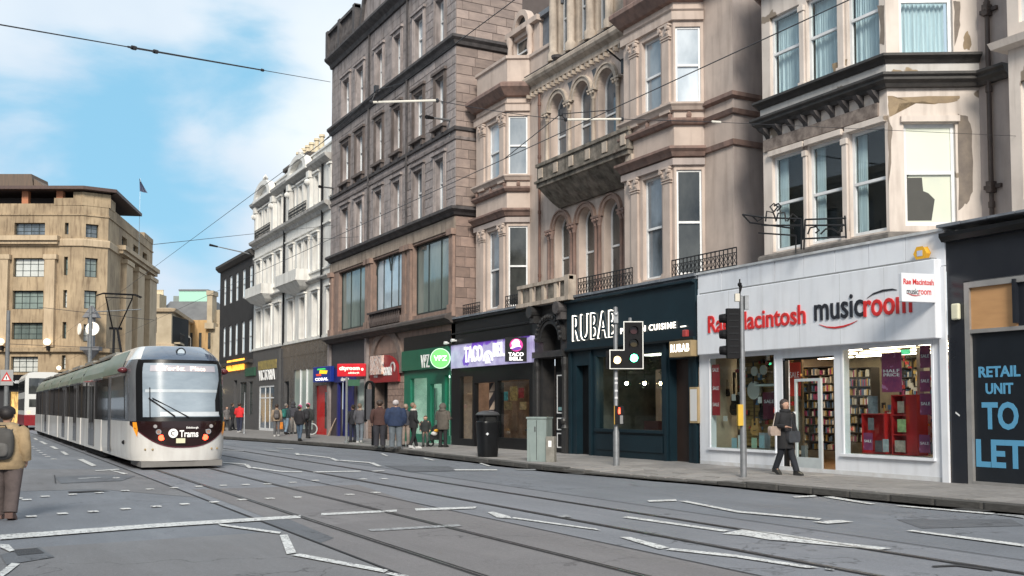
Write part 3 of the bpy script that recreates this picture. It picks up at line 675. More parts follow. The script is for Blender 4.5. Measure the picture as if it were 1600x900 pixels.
blob(B, [(1370, 8), (1382, 8), (1382, 70), (1374, 68), (1376, 40)], greyst, bay4); blob(B, [(1308, 136), (1320, 133), (1320, 142), (1312, 149)], greyst, bay4, .065)
blob(B, [(1300, 100), (1324, 92), (1322, 110), (1304, 120)], ochre, bay4, .012)
blob(B, [(1212, 228), (1300, 198), (1372, 176), (1372, 186), (1330, 202), (1300, 206), (1262, 222), (1230, 232), (1214, 236)], soots, bay4)
blob(B, [(1253, 218), (1262, 214), (1262, 244), (1256, 262), (1254, 240)], soots, bay4)
# roof slab
# drainpipe on the recessed wall
sp = Mw.sx(1551, 0, 200); b = MB(); b.tube([Mw.P(sp, .1, 5.4), Mw.P(sp, .1, 14)], .055, 8)
for z in (6.3, 9.0, 11.0, 13.0): b.tube([Mw.P(sp, .1, z), Mw.P(sp, .1, z + .14)], .075, 8)
for z in (6.75, 10.9): b.box(Mw, sp - .22, sp + .22, .0, .08, z, z + .09); b.ball(Mw.P(sp, .13, z + .04), .09, 6); b.box(Mw, sp - .07, sp + .07, .0, .2, z - .1, z + .16)
b.build('drainpipe', mat('rusty_iron', (.075, .055, .05), (.05, .038, .035), scale=6, rough=.6), bay4)

# ------------------------------------------------ MUSIC SHOP front
shop = empty('music_shop', (XS, (sM0 + sM1) / 2, GZ), 'white painted music shop front with red and black fascia lettering', 'shopfront')
zS = 5.46
b = MB()   # upper boarding panels
npan = 8
for i in range(npan):
    a0 = sM0 + (sM1 - sM0) * i / npan; a1 = sM0 + (sM1 - sM0) * (i + 1) / npan
    MB().box(S, a0 + .008, a1 - .008, -.02, .02 + .004 * (i % 2), 4.72, zS).build('white_panel', white, shop)
b.box(S, sM0, sM1, -.12, -.02, 4.6, zS - .01); b.box(S, sM0 - .02, sM1 + .02, -.3, .07, zS, zS + .06); b.box(S, sM0, sM1, -2.5, -.12, zS - .12, zS); grubby = mat('white_grubby', (.60, .62, .64), (.40, .41, .42), scale=3, rough=.6); b.build('parapet', grubby, shop)
aF0, aF1 = S.sx(1463, .2, 500), S.sx(1090, .2, 500)
b = MB(); b.box(S, aF0, aF1, .0, .22, 3.17, 4.86); b.build('fascia_board', white, shop, bevel=.02)
b = MB(); b.box(S, aF0 + .1, aF1 - .1, .03, .2, 4.862, 4.90); b.build('fascia_top', mat('dusty_ledge', (.25, .26, .27), rough=.9), shop)
FRf = .22
red_l = plain('red_lettering', (.60, .03, .03), .4); blk_l = plain('black_lettering', (.02, .022, .03), .4); wht_l = plain('white_lettering', (.85, .85, .85), .4)
px_letter('Rae Macintosh', S, 1107, 1259, 494, 521, 478, 507, FRf, .03, red_l, shop, bold=.012, label='red fascia lettering')
px_letter('music', S, 1273, 1349, 467, 502, 468, 495, FRf, .03, blk_l, shop, bold=.008, label='black fascia lettering')
px_letter('room', S, 1350, 1425, 470, 496, 458, 486, FRf, .03, red_l, shop, bold=.012, label='red fascia lettering')
def swoosh(pts, wd, m, par, fr, d):
    b = MB(); q = [fr.pix(x, y, d) for x, y in pts]; n = len(q) - 1
    for i in range(n):
        w0 = wd * math.sin(math.pi * (i + .15) / (n + .3)) ; w1 = wd * math.sin(math.pi * (i + 1.15) / (n + .3))
        b.prism(fr, [(q[i][0], q[i][1] - w0), (q[i + 1][0], q[i + 1][1] - w1), (q[i + 1][0], q[i + 1][1] + w1), (q[i][0], q[i][1] + w0)], d, d + .015)
    return b.build('lettering_swoosh', m, par)
swoosh([(1280, 507), (1292, 511), (1305, 512), (1318, 510), (1330, 506), (1340, 501)], .022, red_l, shop, S, FRf)
swoosh([(1355, 466), (1365, 459), (1380, 454), (1395, 452), (1402, 453)], .022, blk_l, shop, S, FRf)
# projecting small sign, facing the camera
sgX, sgY = S.sx(1409, .25, 450), 0
hp_ = S.pix(1462, 450, .22)
F60 = FB((XS - .22 - .02, hp_[0]), (XS - .22 - .02 - .75 * .94, hp_[0] - .75 * -.10))
Fs = Fr((XS - .24, S.sx(1462, .24, 450)), (-.80, .16)); lS = Fs.sx(1409, 0, 450)
b = MB(); b.box(Fs, 0.0, lS, -.1, 0, zc(1409, 471, Fs), zc(1409, 426, Fs)); sg = b.build('projecting_sign', white, shop, bevel=.01)
zt, zb = zc(1409, 426, Fs), zc(1409, 471, Fs); H = zt - zb
lettering('Rae Macintosh', Fs, lS * .95, lS * .06, zb + H * .60, zb + H * .80, .0, .006, red_l, sg, bold=.02)
lettering('music', Fs, lS * .86, lS * .52, zb + H * .26, zb + H * .46, .0, .006, blk_l, sg, bold=.01)
lettering('room', Fs, lS * .51, lS * .14, zb + H * .26, zb + H * .42, .0, .006, red_l, sg, bold=.01)
swoosh([(1417, 458), (1424, 461), (1431, 462), (1438, 461)], .008, red_l, sg, Fs, .0)
# yellow alarm box
al = S.pix(1438, 396, .15); b = MB(); b.disc(S, al[0], al[1], .15, .02, .17, 6); ab = b.build('alarm_box', plain('alarm_yellow', (.75, .40, .03), .4), None, bevel=.02)
tag(ab, 'yellow hexagonal alarm box on the white music shop parapet', 'alarm box'); b = MB(); b.box(S, al[0] - .07, al[0] + .07, .171, .176, al[1] - .06, al[1] + .06); b.build('alarm_label', plain('label_blue_white', (.5, .55, .7)), ab)
b = MB(); b.box(S, al[0] - .08, al[0] + .08, .03, .13, al[1] - .2, al[1] - .131); b.build('alarm_base', blackm, ab)
# stall risers, posts
wL = rng(S, 1108, 1213, 640); wR = rng(S, 1316, 1460, 640); dO = rng(S, 1223, 1304, 640)
zL0, zR0 = .60, .62; zH = 3.13
b = MB(); b.wall(S, sM0, sM1, GZ - .02, 3.2, [(wL[0], wL[1], zL0, zH), (wR[0], wR[1], zR0, zH), (dO[0], dO[1], GZ - .02, 2.95)], th=.25); b.build('shopfront_wall', white, shop)
for x in (.17, .335, .5, .665, .83): MB().box(S, aF0 + (aF1 - aF0) * x - .006, aF0 + (aF1 - aF0) * x + .006, .22, .2215, 3.19, 4.84).build('panel_joint', grubby, shop)
MB().box(S, sM0, sM1, 0, .004, GZ, GZ + .10).build('grimy_base', mat('grime', (.52, .51, .50), (.64, .66, .69), scale=3, rough=.9), shop)
MB().box(S, sM0 - .002, sM0 + .16, .002, .06, GZ, 4.7).build('end_pilaster', white, shop)
for r, z0 in ((wL, zL0), (wR, zR0)):
    b = MB(); b.box(S, r[0] - .02, r[1] + .02, .0, .07, z0 - .06, z0); b.box(S, r[0], r[0] + .05, -.04, .015, z0, zH); b.box(S, r[1] - .05, r[1], -.04, .015, z0, zH); b.box(S, r[0] + .05, r[1] - .05, -.04, .015, zH - .07, zH); b.build('window_frame', white, shop)
for r, z0 in ((wL, zL0), (wR, zR0)): MB().box(S, r[0] + .03, r[1] - .03, -.03, -.02, z0, zH - .03).build('shop_window_glass', glz, shop)
# interior shell
I0, I1 = sM0 + .1, sM1 - .1
b = MB(); b.box(S, I0, I1, -5.2, -5.1, GZ, 3.2); b.box(S, I0 - .05, I0, -5.2, -.3, GZ, 3.2); b.box(S, I1, I1 + .05, -5.2, -.3, GZ, 3.2); b.box(S, I0, I1, -5.2, -.26, 3.2, 3.26); b.build('interior_walls', mat('shop_interior_cream', (.36, .30, .22), (.25, .2, .15), rough=.8), shop)
b = MB(); b.box(S, I0, I1, -5.2, -.2, GZ - .03, GZ + .01); b.build('shop_floor', mat('shop_floor_wood', (.30, .17, .08), (.2, .12, .06), scale=3, rough=.4), shop)
b = MB(); b.box(S, dO[0] + .02, dO[1] - .02, -.2, 0, GZ - .02, GZ + .014); b.build('door_mat', mat('door_mat', (.09, .085, .085), rough=.9), shop)
b = MB()
for a in (.12, .3, .5, .68, .86):
    for d in (-1.2, -2.6, -4.0): b.box(S, I0 + (I1 - I0) * a - .6, I0 + (I1 - I0) * a + .6, d - .10, d + .10, 3.13, 3.16)
b.build('ceiling_lights', lampw, shop)
# wooden slat wall in left window: each slat a board
for i in range(22):
    z = zL0 + .05 + i * .105
    MB().box(S, wL[0] + .45, wL[1] - .1, -1.02, -1.0, z, z + .095).build('slat_board', wood, shop)
MB().box(S, wL[0] + .15, wL[1] + .02, -1.1, -1.03, GZ, 3.15).build('slat_wall_back', mat('wall_back_brown', (.12, .08, .04)), shop)
MB().box(S, wL[0], wL[1], -1.0, -.05, zL0 - .1, zL0 - .01).build('window_deck', shelfw, shop); MB().box(S, wR[0], wR[1], -1.0, -.05, zR0 - .1, zR0 - .01).build('window_deck', shelfw, shop)
# guitars and ukuleles
def guitar(px, py, sc_, mcol, label, d=-.9, fr=S, tilt=0):
    a, z = fr.pix(px, py, d); e = empty('guitar', fr.P(a, d, z), label, 'guitar'); q = MB(); pts = []
    prof = [(0, -.30), (.12, -.29), (.185, -.20), (.18, -.09), (.12, .0), (.135, .09), (.12, .16), (.05, .20), (0, .205)]
    pts = [(a + x * sc_, z + y * sc_) for x, y in prof] + [(a - x * sc_, z + y * sc_) for x, y in prof[-2:0:-1]]
    q.prism(fr, pts, d, d + .09 * sc_); q.build('guitar_body', mcol, e)
    q = MB(); q.box(fr, a - .025 * sc_, a + .025 * sc_, d + .085 * sc_, d + .11 * sc_, z + .1 * sc_, z + .62 * sc_); q.box(fr, a - .04 * sc_, a + .04 * sc_, d + .07 * sc_, d + .1 * sc_, z + .62 * sc_, z + .76 * sc_); q.box(fr, a - .06 * sc_, a + .06 * sc_, d + .09 * sc_, d + .105 * sc_, z - .17 * sc_, z - .15 * sc_); q.build('guitar_neck', plain('guitar_neck_dark', (.06, .035, .02), .4), e)
    q = MB(); q.disc(fr, a, z + .03 * sc_, .045 * sc_, d + .09 * sc_, d + .092 * sc_, 12); q.build('sound_hole', blackm, e)
gw = plain('guitar_honey', (.55, .30, .09), .3); gb = plain('guitar_black', (.02, .02, .02), .25); gr_ = plain('guitar_white', (.65, .66, .60), .3)
guitar(1183, 664, .95, gw, 'honey coloured guitar standing low in the left window of the music shop')
guitar(1152, 630, 1.15, gb, 'black guitar hanging behind the pole in the music shop window')
guitar(1138, 612, .45, gb, 'small dark ukulele hanging leftmost on the slatted wooden wall')
guitar(1196, 640, 1.0, gb, 'dark guitar hanging rightmost in the left music shop window')
a, z = S.pix(1178, 610, -.8); b = MB(); b.disc(S, a, z, .25, -.85, -.78, 20); bj = b.build('banjo', gr_); tag(bj, 'round white banjo hanging beside the keyboard in the shop window', 'banjo'); MB().box(S, a - .02, a + .02, -.8, -.77, z + .2, z + .8).build('banjo_neck', gb, bj)
a, z = S.pix(1178, 580, -.7); b = MB(); b.disc(S, a, z, .13, -.74, -.70, 18); cy = b.build('cymbal', gr_); tag(cy, 'left round disc of the pair hanging at the top of the music shop window', 'cymbal')
a, z = S.pix(1192, 578, -.7); b = MB(); b.disc(S, a, z, .13, -.74, -.70, 18); cy = b.build('cymbal', gr_); tag(cy, 'right round disc of the pair hanging above the white keyboard', 'cymbal')
k0, k1 = S.sx(1213, -.6, 598), S.sx(1180, -.6, 598); z = S.pix(1196, 600, -.6)[1]
kb = empty('keyboard', S.P((k0 + k1) / 2, -.6, z), 'white electronic keyboard mounted high in the left shop window', 'keyboard'); MB().box(S, k0, k1, -.75, -.55, z - .06, z).build('keyboard_case', gr_, kb)
b = MB(); n = 22
for i in range(n): b.box(S, k0 + .02 + (k1 - k0 - .04) * i / n, k0 + .02 + (k1 - k0 - .04) * (i + .45) / n, -.66, -.57, z, z + .015)
b.build('black_keys', gb, kb)
sale_r = mat('sale_red', (.42, .03, .035), (.36, .02, .03), rough=.5); purple = mat('poster_purple', (.17, .03, .11), (.32, .05, .12), scale=5, rough=.5, patch=((.45, .18, .35), .63, 6))
def poster(px0, px1, y0, y1, m, label, texts=(), d=-.08, name='poster', cat='poster'):
    a1, zt = S.pix(px0, y0, d); a0, _ = S.pix(px1, y0, d); zb = S.pix(px0, y1, d)[1]
    o = tag(MB().box(S, a0, a1, d - .01, d, zb, zt).build(name, m), label, cat)
    for (t_, v0, v1, mm) in texts: lettering(t_, S, a1 - (a1 - a0) * .1, a0 + (a1 - a0) * .1, zb + (zt - zb) * v0, zb + (zt - zb) * v1, d, .004, mm, o, bold=0)
    return o
poster(1112, 1124, 570, 649, sale_r, 'tall narrow red sale banner down the left edge of the music shop window', [('SALE', .86, .93, wht_l), ('SALE', .50, .57, wht_l), ('SALE', .18, .25, wht_l)])
poster(1192, 1211, 613, 655, plain('dark_poster', (.12, .012, .03), .5), 'dark red sale poster behind the guitars in the left shop window', [('SALE', .6, .72, wht_l)], d=-.5)
for i, (p, y0, y1) in enumerate([(1143, 616, 626), (1130, 650, 658), (1184, 620, 630), (1157, 583, 589)]):
    poster(p, p + 6, y0, y1, plain('price_card', (.7, .7, .68)), ['white price card hanging under the black guitar', 'white price card low on the slatted wall', 'white price tag beside the banjo', 'small white card high beside the pole'][i], d=-.6, name='price_card', cat='price card')
bkc = [plain('book_blue', (.25, .38, .42)), plain('book_pale', (.6, .62, .6)), plain('book_green', (.3, .42, .3))]
for i, (p, q) in enumerate([(1143, 1151), (1153, 1159), (1174, 1182), (1186, 1194)]):
    poster(p, q, 684 - (i % 2) * 4, 700, bkc[i % 3], ['pale blue music book standing just left of the grey pole foot', 'white music book standing behind the grey pole', 'leaning pale music book in the middle of the left window deck', 'green music book in front of the framed display'][i], d=-.35, name='music_book', cat='book')
poster(1186, 1203, 676, 700, plain('frame_grey', (.35, .36, .38)), 'grey framed display board at the right of the left window deck', d=-.5, name='display_board', cat='display board')
rd = random.Random(5)
cols_ = [plain('tag_white', (.75, .74, .7)), plain('tag_gold', (.6, .4, .12), .3), plain('tag_dark', (.03, .03, .03), .3), plain('tag_red', (.5, .04, .04)), plain('tag_blue', (.12, .25, .45))]
for r, dd_, k_, z0, z1, nm in ((wL, -.98, 70, .9, 3.0, 'left'), (wR, -1.22, 110, .65, 1.75, 'right'), (wR, -1.9, 150, 1.2, 2.95, 'back')):
    gs = [MB() for _ in cols_]
    for i in range(k_):
        a = rd.uniform(r[0] + .1, r[1] - .1); z = rd.uniform(z0, z1); w_ = rd.uniform(.03, .10); h_ = rd.uniform(.04, .16); rd.choice(gs).box(S, a - w_ / 2, a + w_ / 2, dd_ + rd.uniform(0, .04), dd_ + rd.uniform(.05, .12), z, z + h_)
    for g_, m_ in zip(gs, cols_): g_.build('hanging_stock', m_, shop, kind='stuff')
for k_ in range(3): MB().box(S, wR[0] + .1, wR[1] - .1, -2.55, -2.35, 1.55 + .45 * k_, 1.58 + .45 * k_).build('wall_shelf', shelfw, shop)
# door
FD = FB(S.P(dO[0] + .0, -.02, 0)[:2], S.P(dO[1], -.02, 0)[:2])
hinge = S.P(S.sx(1240, .0, 650), 0, 0); dz0, dz1 = GZ + .03, 2.42
fd = Fr((hinge.x, hinge.y), (-.10, -1.0)) ; 
dA = S.sx(1240, 0, 650); dB = S.sx(1281, 0, 650)
dr = MB(); lo, hi = dB, dA
dr.box(S, lo, lo + .10, -.10, -.04, dz0, dz1); dr.box(S, hi - .06, hi, -.10, -.04, dz0, dz1); dr.box(S, lo + .1, hi - .06, -.10, -.04, dz0, dz0 + .32); dr.box(S, lo + .1, hi - .06, -.10, -.04, dz1 - .07, dz1)
door = dr.build('shop_door', mat('door_frame_pale', (.50, .55, .56), (.42, .46, .48), rough=.4), shop); MB().box(S, lo + .1, hi - .06, -.075, -.065, dz0 + .32, dz1 - .07).build('door_glass', glz, door)
MB().box(S, hi - .05, hi - .01, -.03, .03, 1.15, 1.6).build('door_handle', sashw, door)
b = MB(); b.box(S, dO[0], dO[1], -.14, -.08, 2.9, 2.98); b.box(S, dO[1] - .08, dO[1], -.14, -.02, GZ, 2.9); b.build('door_surround', black, shop)
MB().box(S, dO[1] - .55, dO[1] - .42, -.30, -.2, GZ, .75).build('door_post', greyp, shop)
poster(1232, 1250, 567, 619, mat('sale_orange', (.55, .05, .02), (.5, .03, .02), rough=.5), 'bright red sale poster inside the shop doorway', [('SALE', .55, .72, wht_l)], d=-.6)
# shelving with stock
def shelving(px0, px1, y0, y1, d, rows, cols, label, seed, pal):
    rd = random.Random(seed * 7); a1, zt = S.pix(px0, y0, d); a0, _ = S.pix(px1, y0, d); zb = max(GZ + .02, S.pix(px0, y1, d)[1])
    e = empty('shop_shelving', S.P((a0 + a1) / 2, d, zb), label, 'shelving'); b = MB(); b.box(S, a0, a1, d - .35, d - .32, zb, zt)
    for r in range(rows + 1): b.box(S, a0, a1, d - .32, d, zb + (zt - zb) * r / rows - .012, zb + (zt - zb) * r / rows + .012)
    for a in (a0, (a0 + a1) / 2, a1): b.box(S, a - .015, a + .015, d - .32, d + .005, zb, zt)
    b.build('shelf_rack', plain('shelf_dark', (.06, .05, .045)), e)
    gs = [MB() for _ in pal]
    for r in range(rows):
        for c in range(cols):
            z = zb + (zt - zb) * r / rows + .015; hh = (zt - zb) / rows * rd.uniform(.5, .82); x = a0 + (a1 - a0) * (c + .12) / cols
            if rd.random() < .88: rd.choice(gs).box(S, x, x + (a1 - a0) / cols * .75, d - .2, d - .05, z, z + hh)
    for g_, m_ in zip(gs, pal): g_.build('shelf_stock', m_, e, kind='stuff')
pal = [plain('stock_cream', (.6, .55, .45)), plain('stock_black', (.03, .03, .03)), plain('stock_gold', (.5, .34, .12)), plain('stock_pink', (.38, .06, .16)), plain('stock_white', (.75, .74, .72)), plain('stock_blue', (.10, .18, .32))]
shelving(1226, 1302, 576, 700, -3.6, 10, 30, 'dark shelving crowded with small stock seen through the shop doorway', 3, pal)
shelving(1318, 1360, 576, 690, -3.6, 8, 20, 'shelving of boxed stock at the back left of the right shop window', 4, pal)
shelving(1405, 1445, 560, 620, -3.8, 4, 16, 'back wall shelves of small instruments high in the right window', 5, pal)
# right window: red display cabinet with books
def red_unit(px0, px1, y0, y1, nsh, label, side=0):
    a1, zt = S.pix(px0, y0, -.55); a0 = S.sx(px1, -.55, y0); zb = zR0
    e = empty('display_cabinet', S.P((a0 + a1) / 2, -.7, zb), label, 'display cabinet'); b = MB(); b.box(S, a0, a1, -.9, -.87, zb, zt); b.box(S, a1 - .03, a1, -.87, -.55, zb, zt); b.box(S, a0, a0 + (.03 if not side else (a1 - a0) * .42), -.87, -.55, zb, zt)
    for k in range(nsh + 1): b.box(S, a0 + .03, a1 - .03, -.87, -.552, zb + (zt - zb - .03) * k / nsh, zb + (zt - zb - .03) * k / nsh + .03)
    b.build('cabinet_carcass', redpaint, e); return e
red_unit(1392, 1432, 617, 706, 3, 'tall glossy red display cabinet in the right music shop window', 1)
red_unit(1346, 1382, 646, 680, 1, 'low red display box left of the tall red cabinet')
MB()
for i, (p, q, y0, y1, m_, lb) in enumerate([
    (1377, 1408, 552, 613, purple, 'large purple sale poster hanging in the middle of the right window'),
    (1437, 1453, 540, 575, purple, 'purple poster topmost in the column at the right window edge'), (1437, 1453, 580, 612, purple, 'purple poster second from the top at the right window edge'), (1437, 1455, 615, 648, purple, 'purple poster third from the top at the right window edge'),
    (1436, 1453, 679, 707, purple, 'purple poster lowest at the right window edge'), (1349, 1363, 676, 703, purple, 'small purple poster on the deck under the low red box')]):
    o = poster(p, q, y0, y1, m_, lb, [('SALE', .45, .6, wht_l)] if q - p < 20 else [('HALF', .50, .58, wht_l), ('PRICE', .40, .48, wht_l)], d=-.2 - .02 * i)
for i, (p, q, y0, y1, c, lb) in enumerate([(1402, 1412, 627, 645, (.5, .4, .33), 'cream music book on the top shelf of the red cabinet'), (1402, 1415, 655, 675, (.45, .62, .28), 'green and pink music book on the middle shelf of the red cabinet'), (1398, 1414, 688, 706, (.55, .45, .38), 'pale brown music book on the bottom shelf of the red cabinet'),
    (1367, 1378, 688, 706, (.12, .11, .12), 'black and white music book on the deck of the right window'), (1379, 1388, 686, 706, (.5, .55, .58), 'pale blue music book on the deck beside the red cabinet'), (1356, 1365, 653, 672, (.2, .2, .22), 'dark music book inside the low red box'), (1448, 1458, 693, 706, (.3, .32, .36), 'grey box lying at the right corner of the window deck'), (1356, 1371, 619, 646, (.22, .25, .28), 'grey instrument case leaning above the low red box')]):
    poster(p, q, y0, y1, mat('cover_%d' % i, c, tuple(x * .4 for x in c), scale=9, rough=.4), lb, d=-.5, name='music_book', cat='book')
MB().box(S, wR[0] + .9, wR[1] - 1.0, -1.3, -1.25, zR0, 1.7).build('display_back', white, shop)
MB().box(S, wR[1] - 1.35, wR[1] - 1.15, -1.4, -1.2, zR0, 3.1).build('interior_column', shelfw, shop)
a, z = S.pix(1419, 572, -3); 
ex = S.pix(1414, 550, -1.5); eo = tag(MB().box(S, ex[0] - .14, ex[0] + .14, -1.52, -1.5, ex[1] - .06, ex[1] + .06).build('exit_sign', plain('exit_green', (.02, .30, .16), emit=.4)), 'green exit sign hanging inside the right music shop window', 'exit sign')

# ------------------------------------------------ TO LET unit (B5)
s5a, s5b = 6.0, sM0 - .01
let = empty('vacant_shop', (XS, 11.5, GZ), 'vacant black tiled retail unit with a boarded opening at the right edge', 'shopfront')
tile = mat('black_tile', (.014, .017, .024), (.02, .023, .03), scale=1.2, rough=.22, spec=.6)
fO = rng(S, 1514, 1640, 500); zpt = 4.25
b = MB(); b.wall(S, s5a, s5b, GZ - .02, 5.2, [(s5a + .3, fO[1] + .12, GZ - .02, 4.32)], th=.2); b.build('black_tile_wall', tile, let)
b = MB(); b.mold([(XS, s5a), (XS, s5b + .02)], [(-2.6, 5.2), (.12, 5.2), (.2, 5.3), (.2, 5.38), (-2.6, 5.5)]); b.build('fascia_cornice', black, let)
for i in range(14):
    a = s5a + (s5b + .06 - s5a) * i / 14; MB().box(S, a + .01, a + (s5b - s5a) / 14 - .01, -.6, .26 + random.uniform(-.02, .02), 5.5, 5.545 + random.uniform(0, .02)).build('coping_slab', lead, let)
fm = mat('aluminium_frame', (.42, .41, .40), rough=.4, metal=.5)
b = MB(); a1 = fO[1] + .11; b.box(S, a1 - .12, a1, -.15, .0, GZ, 4.30); b.box(S, s5a + .3, a1 - .12, -.15, .0, 4.18, 4.30); zt_ = S.pix(1516, 518)[1]; b.box(S, s5a + .3, a1 - .12, -.15, -.004, zt_ - .04, zt_ + .04); b.box(S, s5a + .3, a1 - .12, -.15, .01, GZ, GZ + .07); b.build('frame', fm, let)
sb = S.sx(1590, -.05, 470); MB().box(S, sb, a1 - .12, -.1, -.06, zt_ + .04, 4.18).build('plywood_board', mat('plywood', (.52, .29, .13), (.46, .25, .11), scale=2, rough=.7, stretch=(1, 1, 5)), let)
MB().box(S, s5a + .3, sb, -.1, -.058, zt_ + .04, 4.18).build('dark_panel', tile, let)
MB().box(S, s5a + .3, a1 - .12, -.12, -.08, GZ + .07, zt_ - .04).build('black_board', mat('board_black', (.012, .016, .022), rough=.3), let)
MB().box(S, sb - .02, sb + .05, -.06, .05, zt_ + .1, 4.25).build('hanging_bar', tile, let)
blu_l = plain('blue_lettering', (.10, .32, .52), .5)
for t_, x0, x1, y0, y1, yr in (('RETAIL', 1529, 1594, 573, 590, 572), ('UNIT', 1540, 1583, 599, 616, 598), ('TO', 1534, 1591, 628, 671, 628), ('LET', 1525, 1602, 686, 729, 684)):
    px_letter(t_, S, x0, x1, y0, y1, yr, 0, -.08, .008, blu_l, let, bold=.03)
ib = S.pix(1491, 486, .1); o = tag(MB().box(S, ib[0] - .09, ib[0] + .09, .0, .1, ib[1] - .18, ib[1] + .16).build('alarm_box', plain('cream_plastic', (.68, .66, .5), .4), None, bevel=.03), 'cream plastic box on the black wall beside the vacant unit', 'alarm box')
st_ = S.pix(1496, 647, .0); tag(MB().prism(S, [(st_[0] - .05, st_[1] - .05), (st_[0] + .05, st_[1] + .02), (st_[0] + .04, st_[1] + .05), (st_[0] - .06, st_[1] - .02)], .0, .004).build('sticker', sashw), 'small torn white sticker on black tiles left of the retail unit lettering', 'sticker')
# building above the vacant unit
up5 = empty('tenement_building', (20.2, 10.5, 5.3), 'pale painted tenement at the right edge above the vacant unit', 'building')
U5 = FX(20.1); u0 = U5.sx(1578, 0, 200)
b = MB(); wz = rng(U5, 1590, 1680, 150); b.wall(U5, 5, u0, 5.3, 14.6, [(u0 - 1.6, u0 - .28, 6.2, 8.8), (u0 - 1.6, u0 - .28, 10.1, 12.6), (u0 - 3.6, u0 - 2.3, 6.2, 8.8)], th=.2); b.wall(FB((20.1, u0), (21.2, u0)), 0, 1.1, 5.3, 14.6); b.build('front_wall', cream, up5)
for z0, z1 in ((6.2, 8.8), (10.1, 12.6)): window(up5, U5, u0 - 1.6, u0 - .28, z0, z1, -.1, sashw, pane_d)
b = MB(); b.mold([(20.1, 5), (20.1, u0), (20.85, u0 + .01)], [(-.1, 9.55), (.25, 9.6), (.3, 9.75), (-.1, 9.8)]); b.build('string_course', cream, up5)

# ================================================ B3 sandstone tenement with arched centre
X3, XM3 = 19.0, 19.8
B3 = FX(X3); M3 = FX(XM3); dd = (XM3 - X3) / c60
s3a, s3b = S.sx(1091.5), S.sx(705.5)
bay3 = empty('tenement_building', (XS + 1, (s3a + s3b) / 2, GZ), 'pink sandstone tenement with two bays, arched windows and carved stone balcony', 'building')
ZT3 = 14.7
def bayplan(y0, y1, xf=X3, xm=XM3):
    h = (xm - xf) / c60 * s60; return [(xm, y0 - h), (xf, y0), (xf, y1), (xm, y1 + h)]
yR0, yR1 = B3.sx(1053, 0, 200), B3.sx(975, 0, 200)
yL0, yL1 = B3.sx(792, 0, 300), B3.sx(744, 0, 300)
Z31, Z31t, Z32, Z32t = 5.75, 8.98, 11.05, 13.45
YB2 = S.sx(712, 0, 330)       # corner of the brown tenement
def capital(b, fr, a, w, z):
    b.box(fr, a - w * .62, a + w * .62, 0, .17, z, z + .06); b.box(fr, a - w * .5, a + w * .5, 0, .12, z - .28, z)
    for q in (-1, 1):
        b.disc(fr, a + q * w * .45, z - .07, .07, .08, .19, 8); b.disc(fr, a + q * w * .3, z - .2, .045, .08, .16, 8)
def pilaster(par, fr, a, w, z0, z1, m, name='pilaster'):
    b = MB(); b.box(fr, a - w * .62, a + w * .62, 0, .13, z0, z0 + .28); b.box(fr, a - w * .56, a + w * .56, 0, .11, z0 + .28, z0 + .36)
    b.box(fr, a - w * .42, a + w * .42, 0, .075, z0 + .36, z1 - .34); b.box(fr, a - w * .55, a + w * .55, 0, .11, z1 - .40, z1 - .34); b.box(fr, a - w * .55, a + w * .55, 0, .10, z1 - .48, z1 - .45)
    capital(b, fr, a, w, z1 - .06); return b.build(name, m, par)
def make_bay(y0, y1, top):
    pl = bayplan(y0, y1); Cf = FB(pl[0], pl[1]); Af = FB(pl[2], pl[3]); W = y1 - y0
    b = MB()
    wB = [(y0 + W * .30, y0 + W * .70)]
    if W > 2.2: wB = [(y0 + W * .24, y0 + W * .62)]
    wc = (Cf.len * .10, Cf.len * .93)
    hB = [(p, q, u, v) for p, q in wB for u, v in ((Z31, Z31t), (Z32, Z32t))]
    b.wall(B3, y0, y1, 5.3, top, hB, th=.25); b.wall(Cf, 0, Cf.len, 5.3, top, [(wc[0], wc[1], Z31, Z31t), (wc[0], wc[1], Z32, Z32t)], th=.18); b.wall(Af, 0, Af.len, 5.3, top)
    b.build('bay_wall', pink, bay3)
    for (u, v) in ((Z31, Z31t), (Z32, Z32t)):
        for p, q in wB: window(bay3, B3, p, q, u, v, -.14, sashw, pane_b if v < 10 else pane_l, bw=.07)
        window(bay3, Cf, wc[0], wc[1], u, v, -.06, sashw, pane_d if v < 10 else pane_l, bw=.06, blind=0)
        for a in (wB[0][0] - W * .12, wB[-1][1] + W * .14): pilaster(bay3, B3, a, .42, u - .28, v + .12, pink)
    for prof, m in (([(-.1, 9.10), (.10, 9.12), (.10, 9.32), (-.1, 9.34)], pinkd), ([(-.1, 9.36), (.13, 9.38), (.2, 9.5), (.3, 9.58), (.3, 9.66), (-.1, 9.70)], pinkt),
                    ([(-.1, 10.35), (.12, 10.38), (.2, 10.48), (.2, 10.55), (-.1, 10.58)], pinkt), ([(-.1, 10.78), (.10, 10.82), (.16, 10.92), (.22, 10.98), (.22, 11.04), (-.1, 11.05)], pink),
                    ([(-.1, 13.62), (.1, 13.64), (.1, 13.9), (.16, 13.95), (-.1, 13.96)], pink), ([(-.1, 14.2), (.15, 14.25), (.3, 14.42), (.42, 14.55), (.42, 14.68), (.34, 14.76), (-.1, 14.78)], pinkt)):
        b = MB(); b.mold(pl, prof); b.build('string_course', m, bay3)
    b = MB()
    for a in (y0 + .15, y0 + W * .5, y1 - .15): b.ball(B3.P(a, .02, 10.68), .09, 6, (1, 1, 1.4))
    b.ball(Cf.P(Cf.len * .5, .02, 10.68), .09, 6, (1, 1, 1.4)); b.build('carved_bracket_row', pinkt, bay3, kind='stuff')
    return pl, Cf
plR, CfR = make_bay(yR0, yR1, 15.0); plL, CfL = make_bay(yL0, yL1, 14.8)
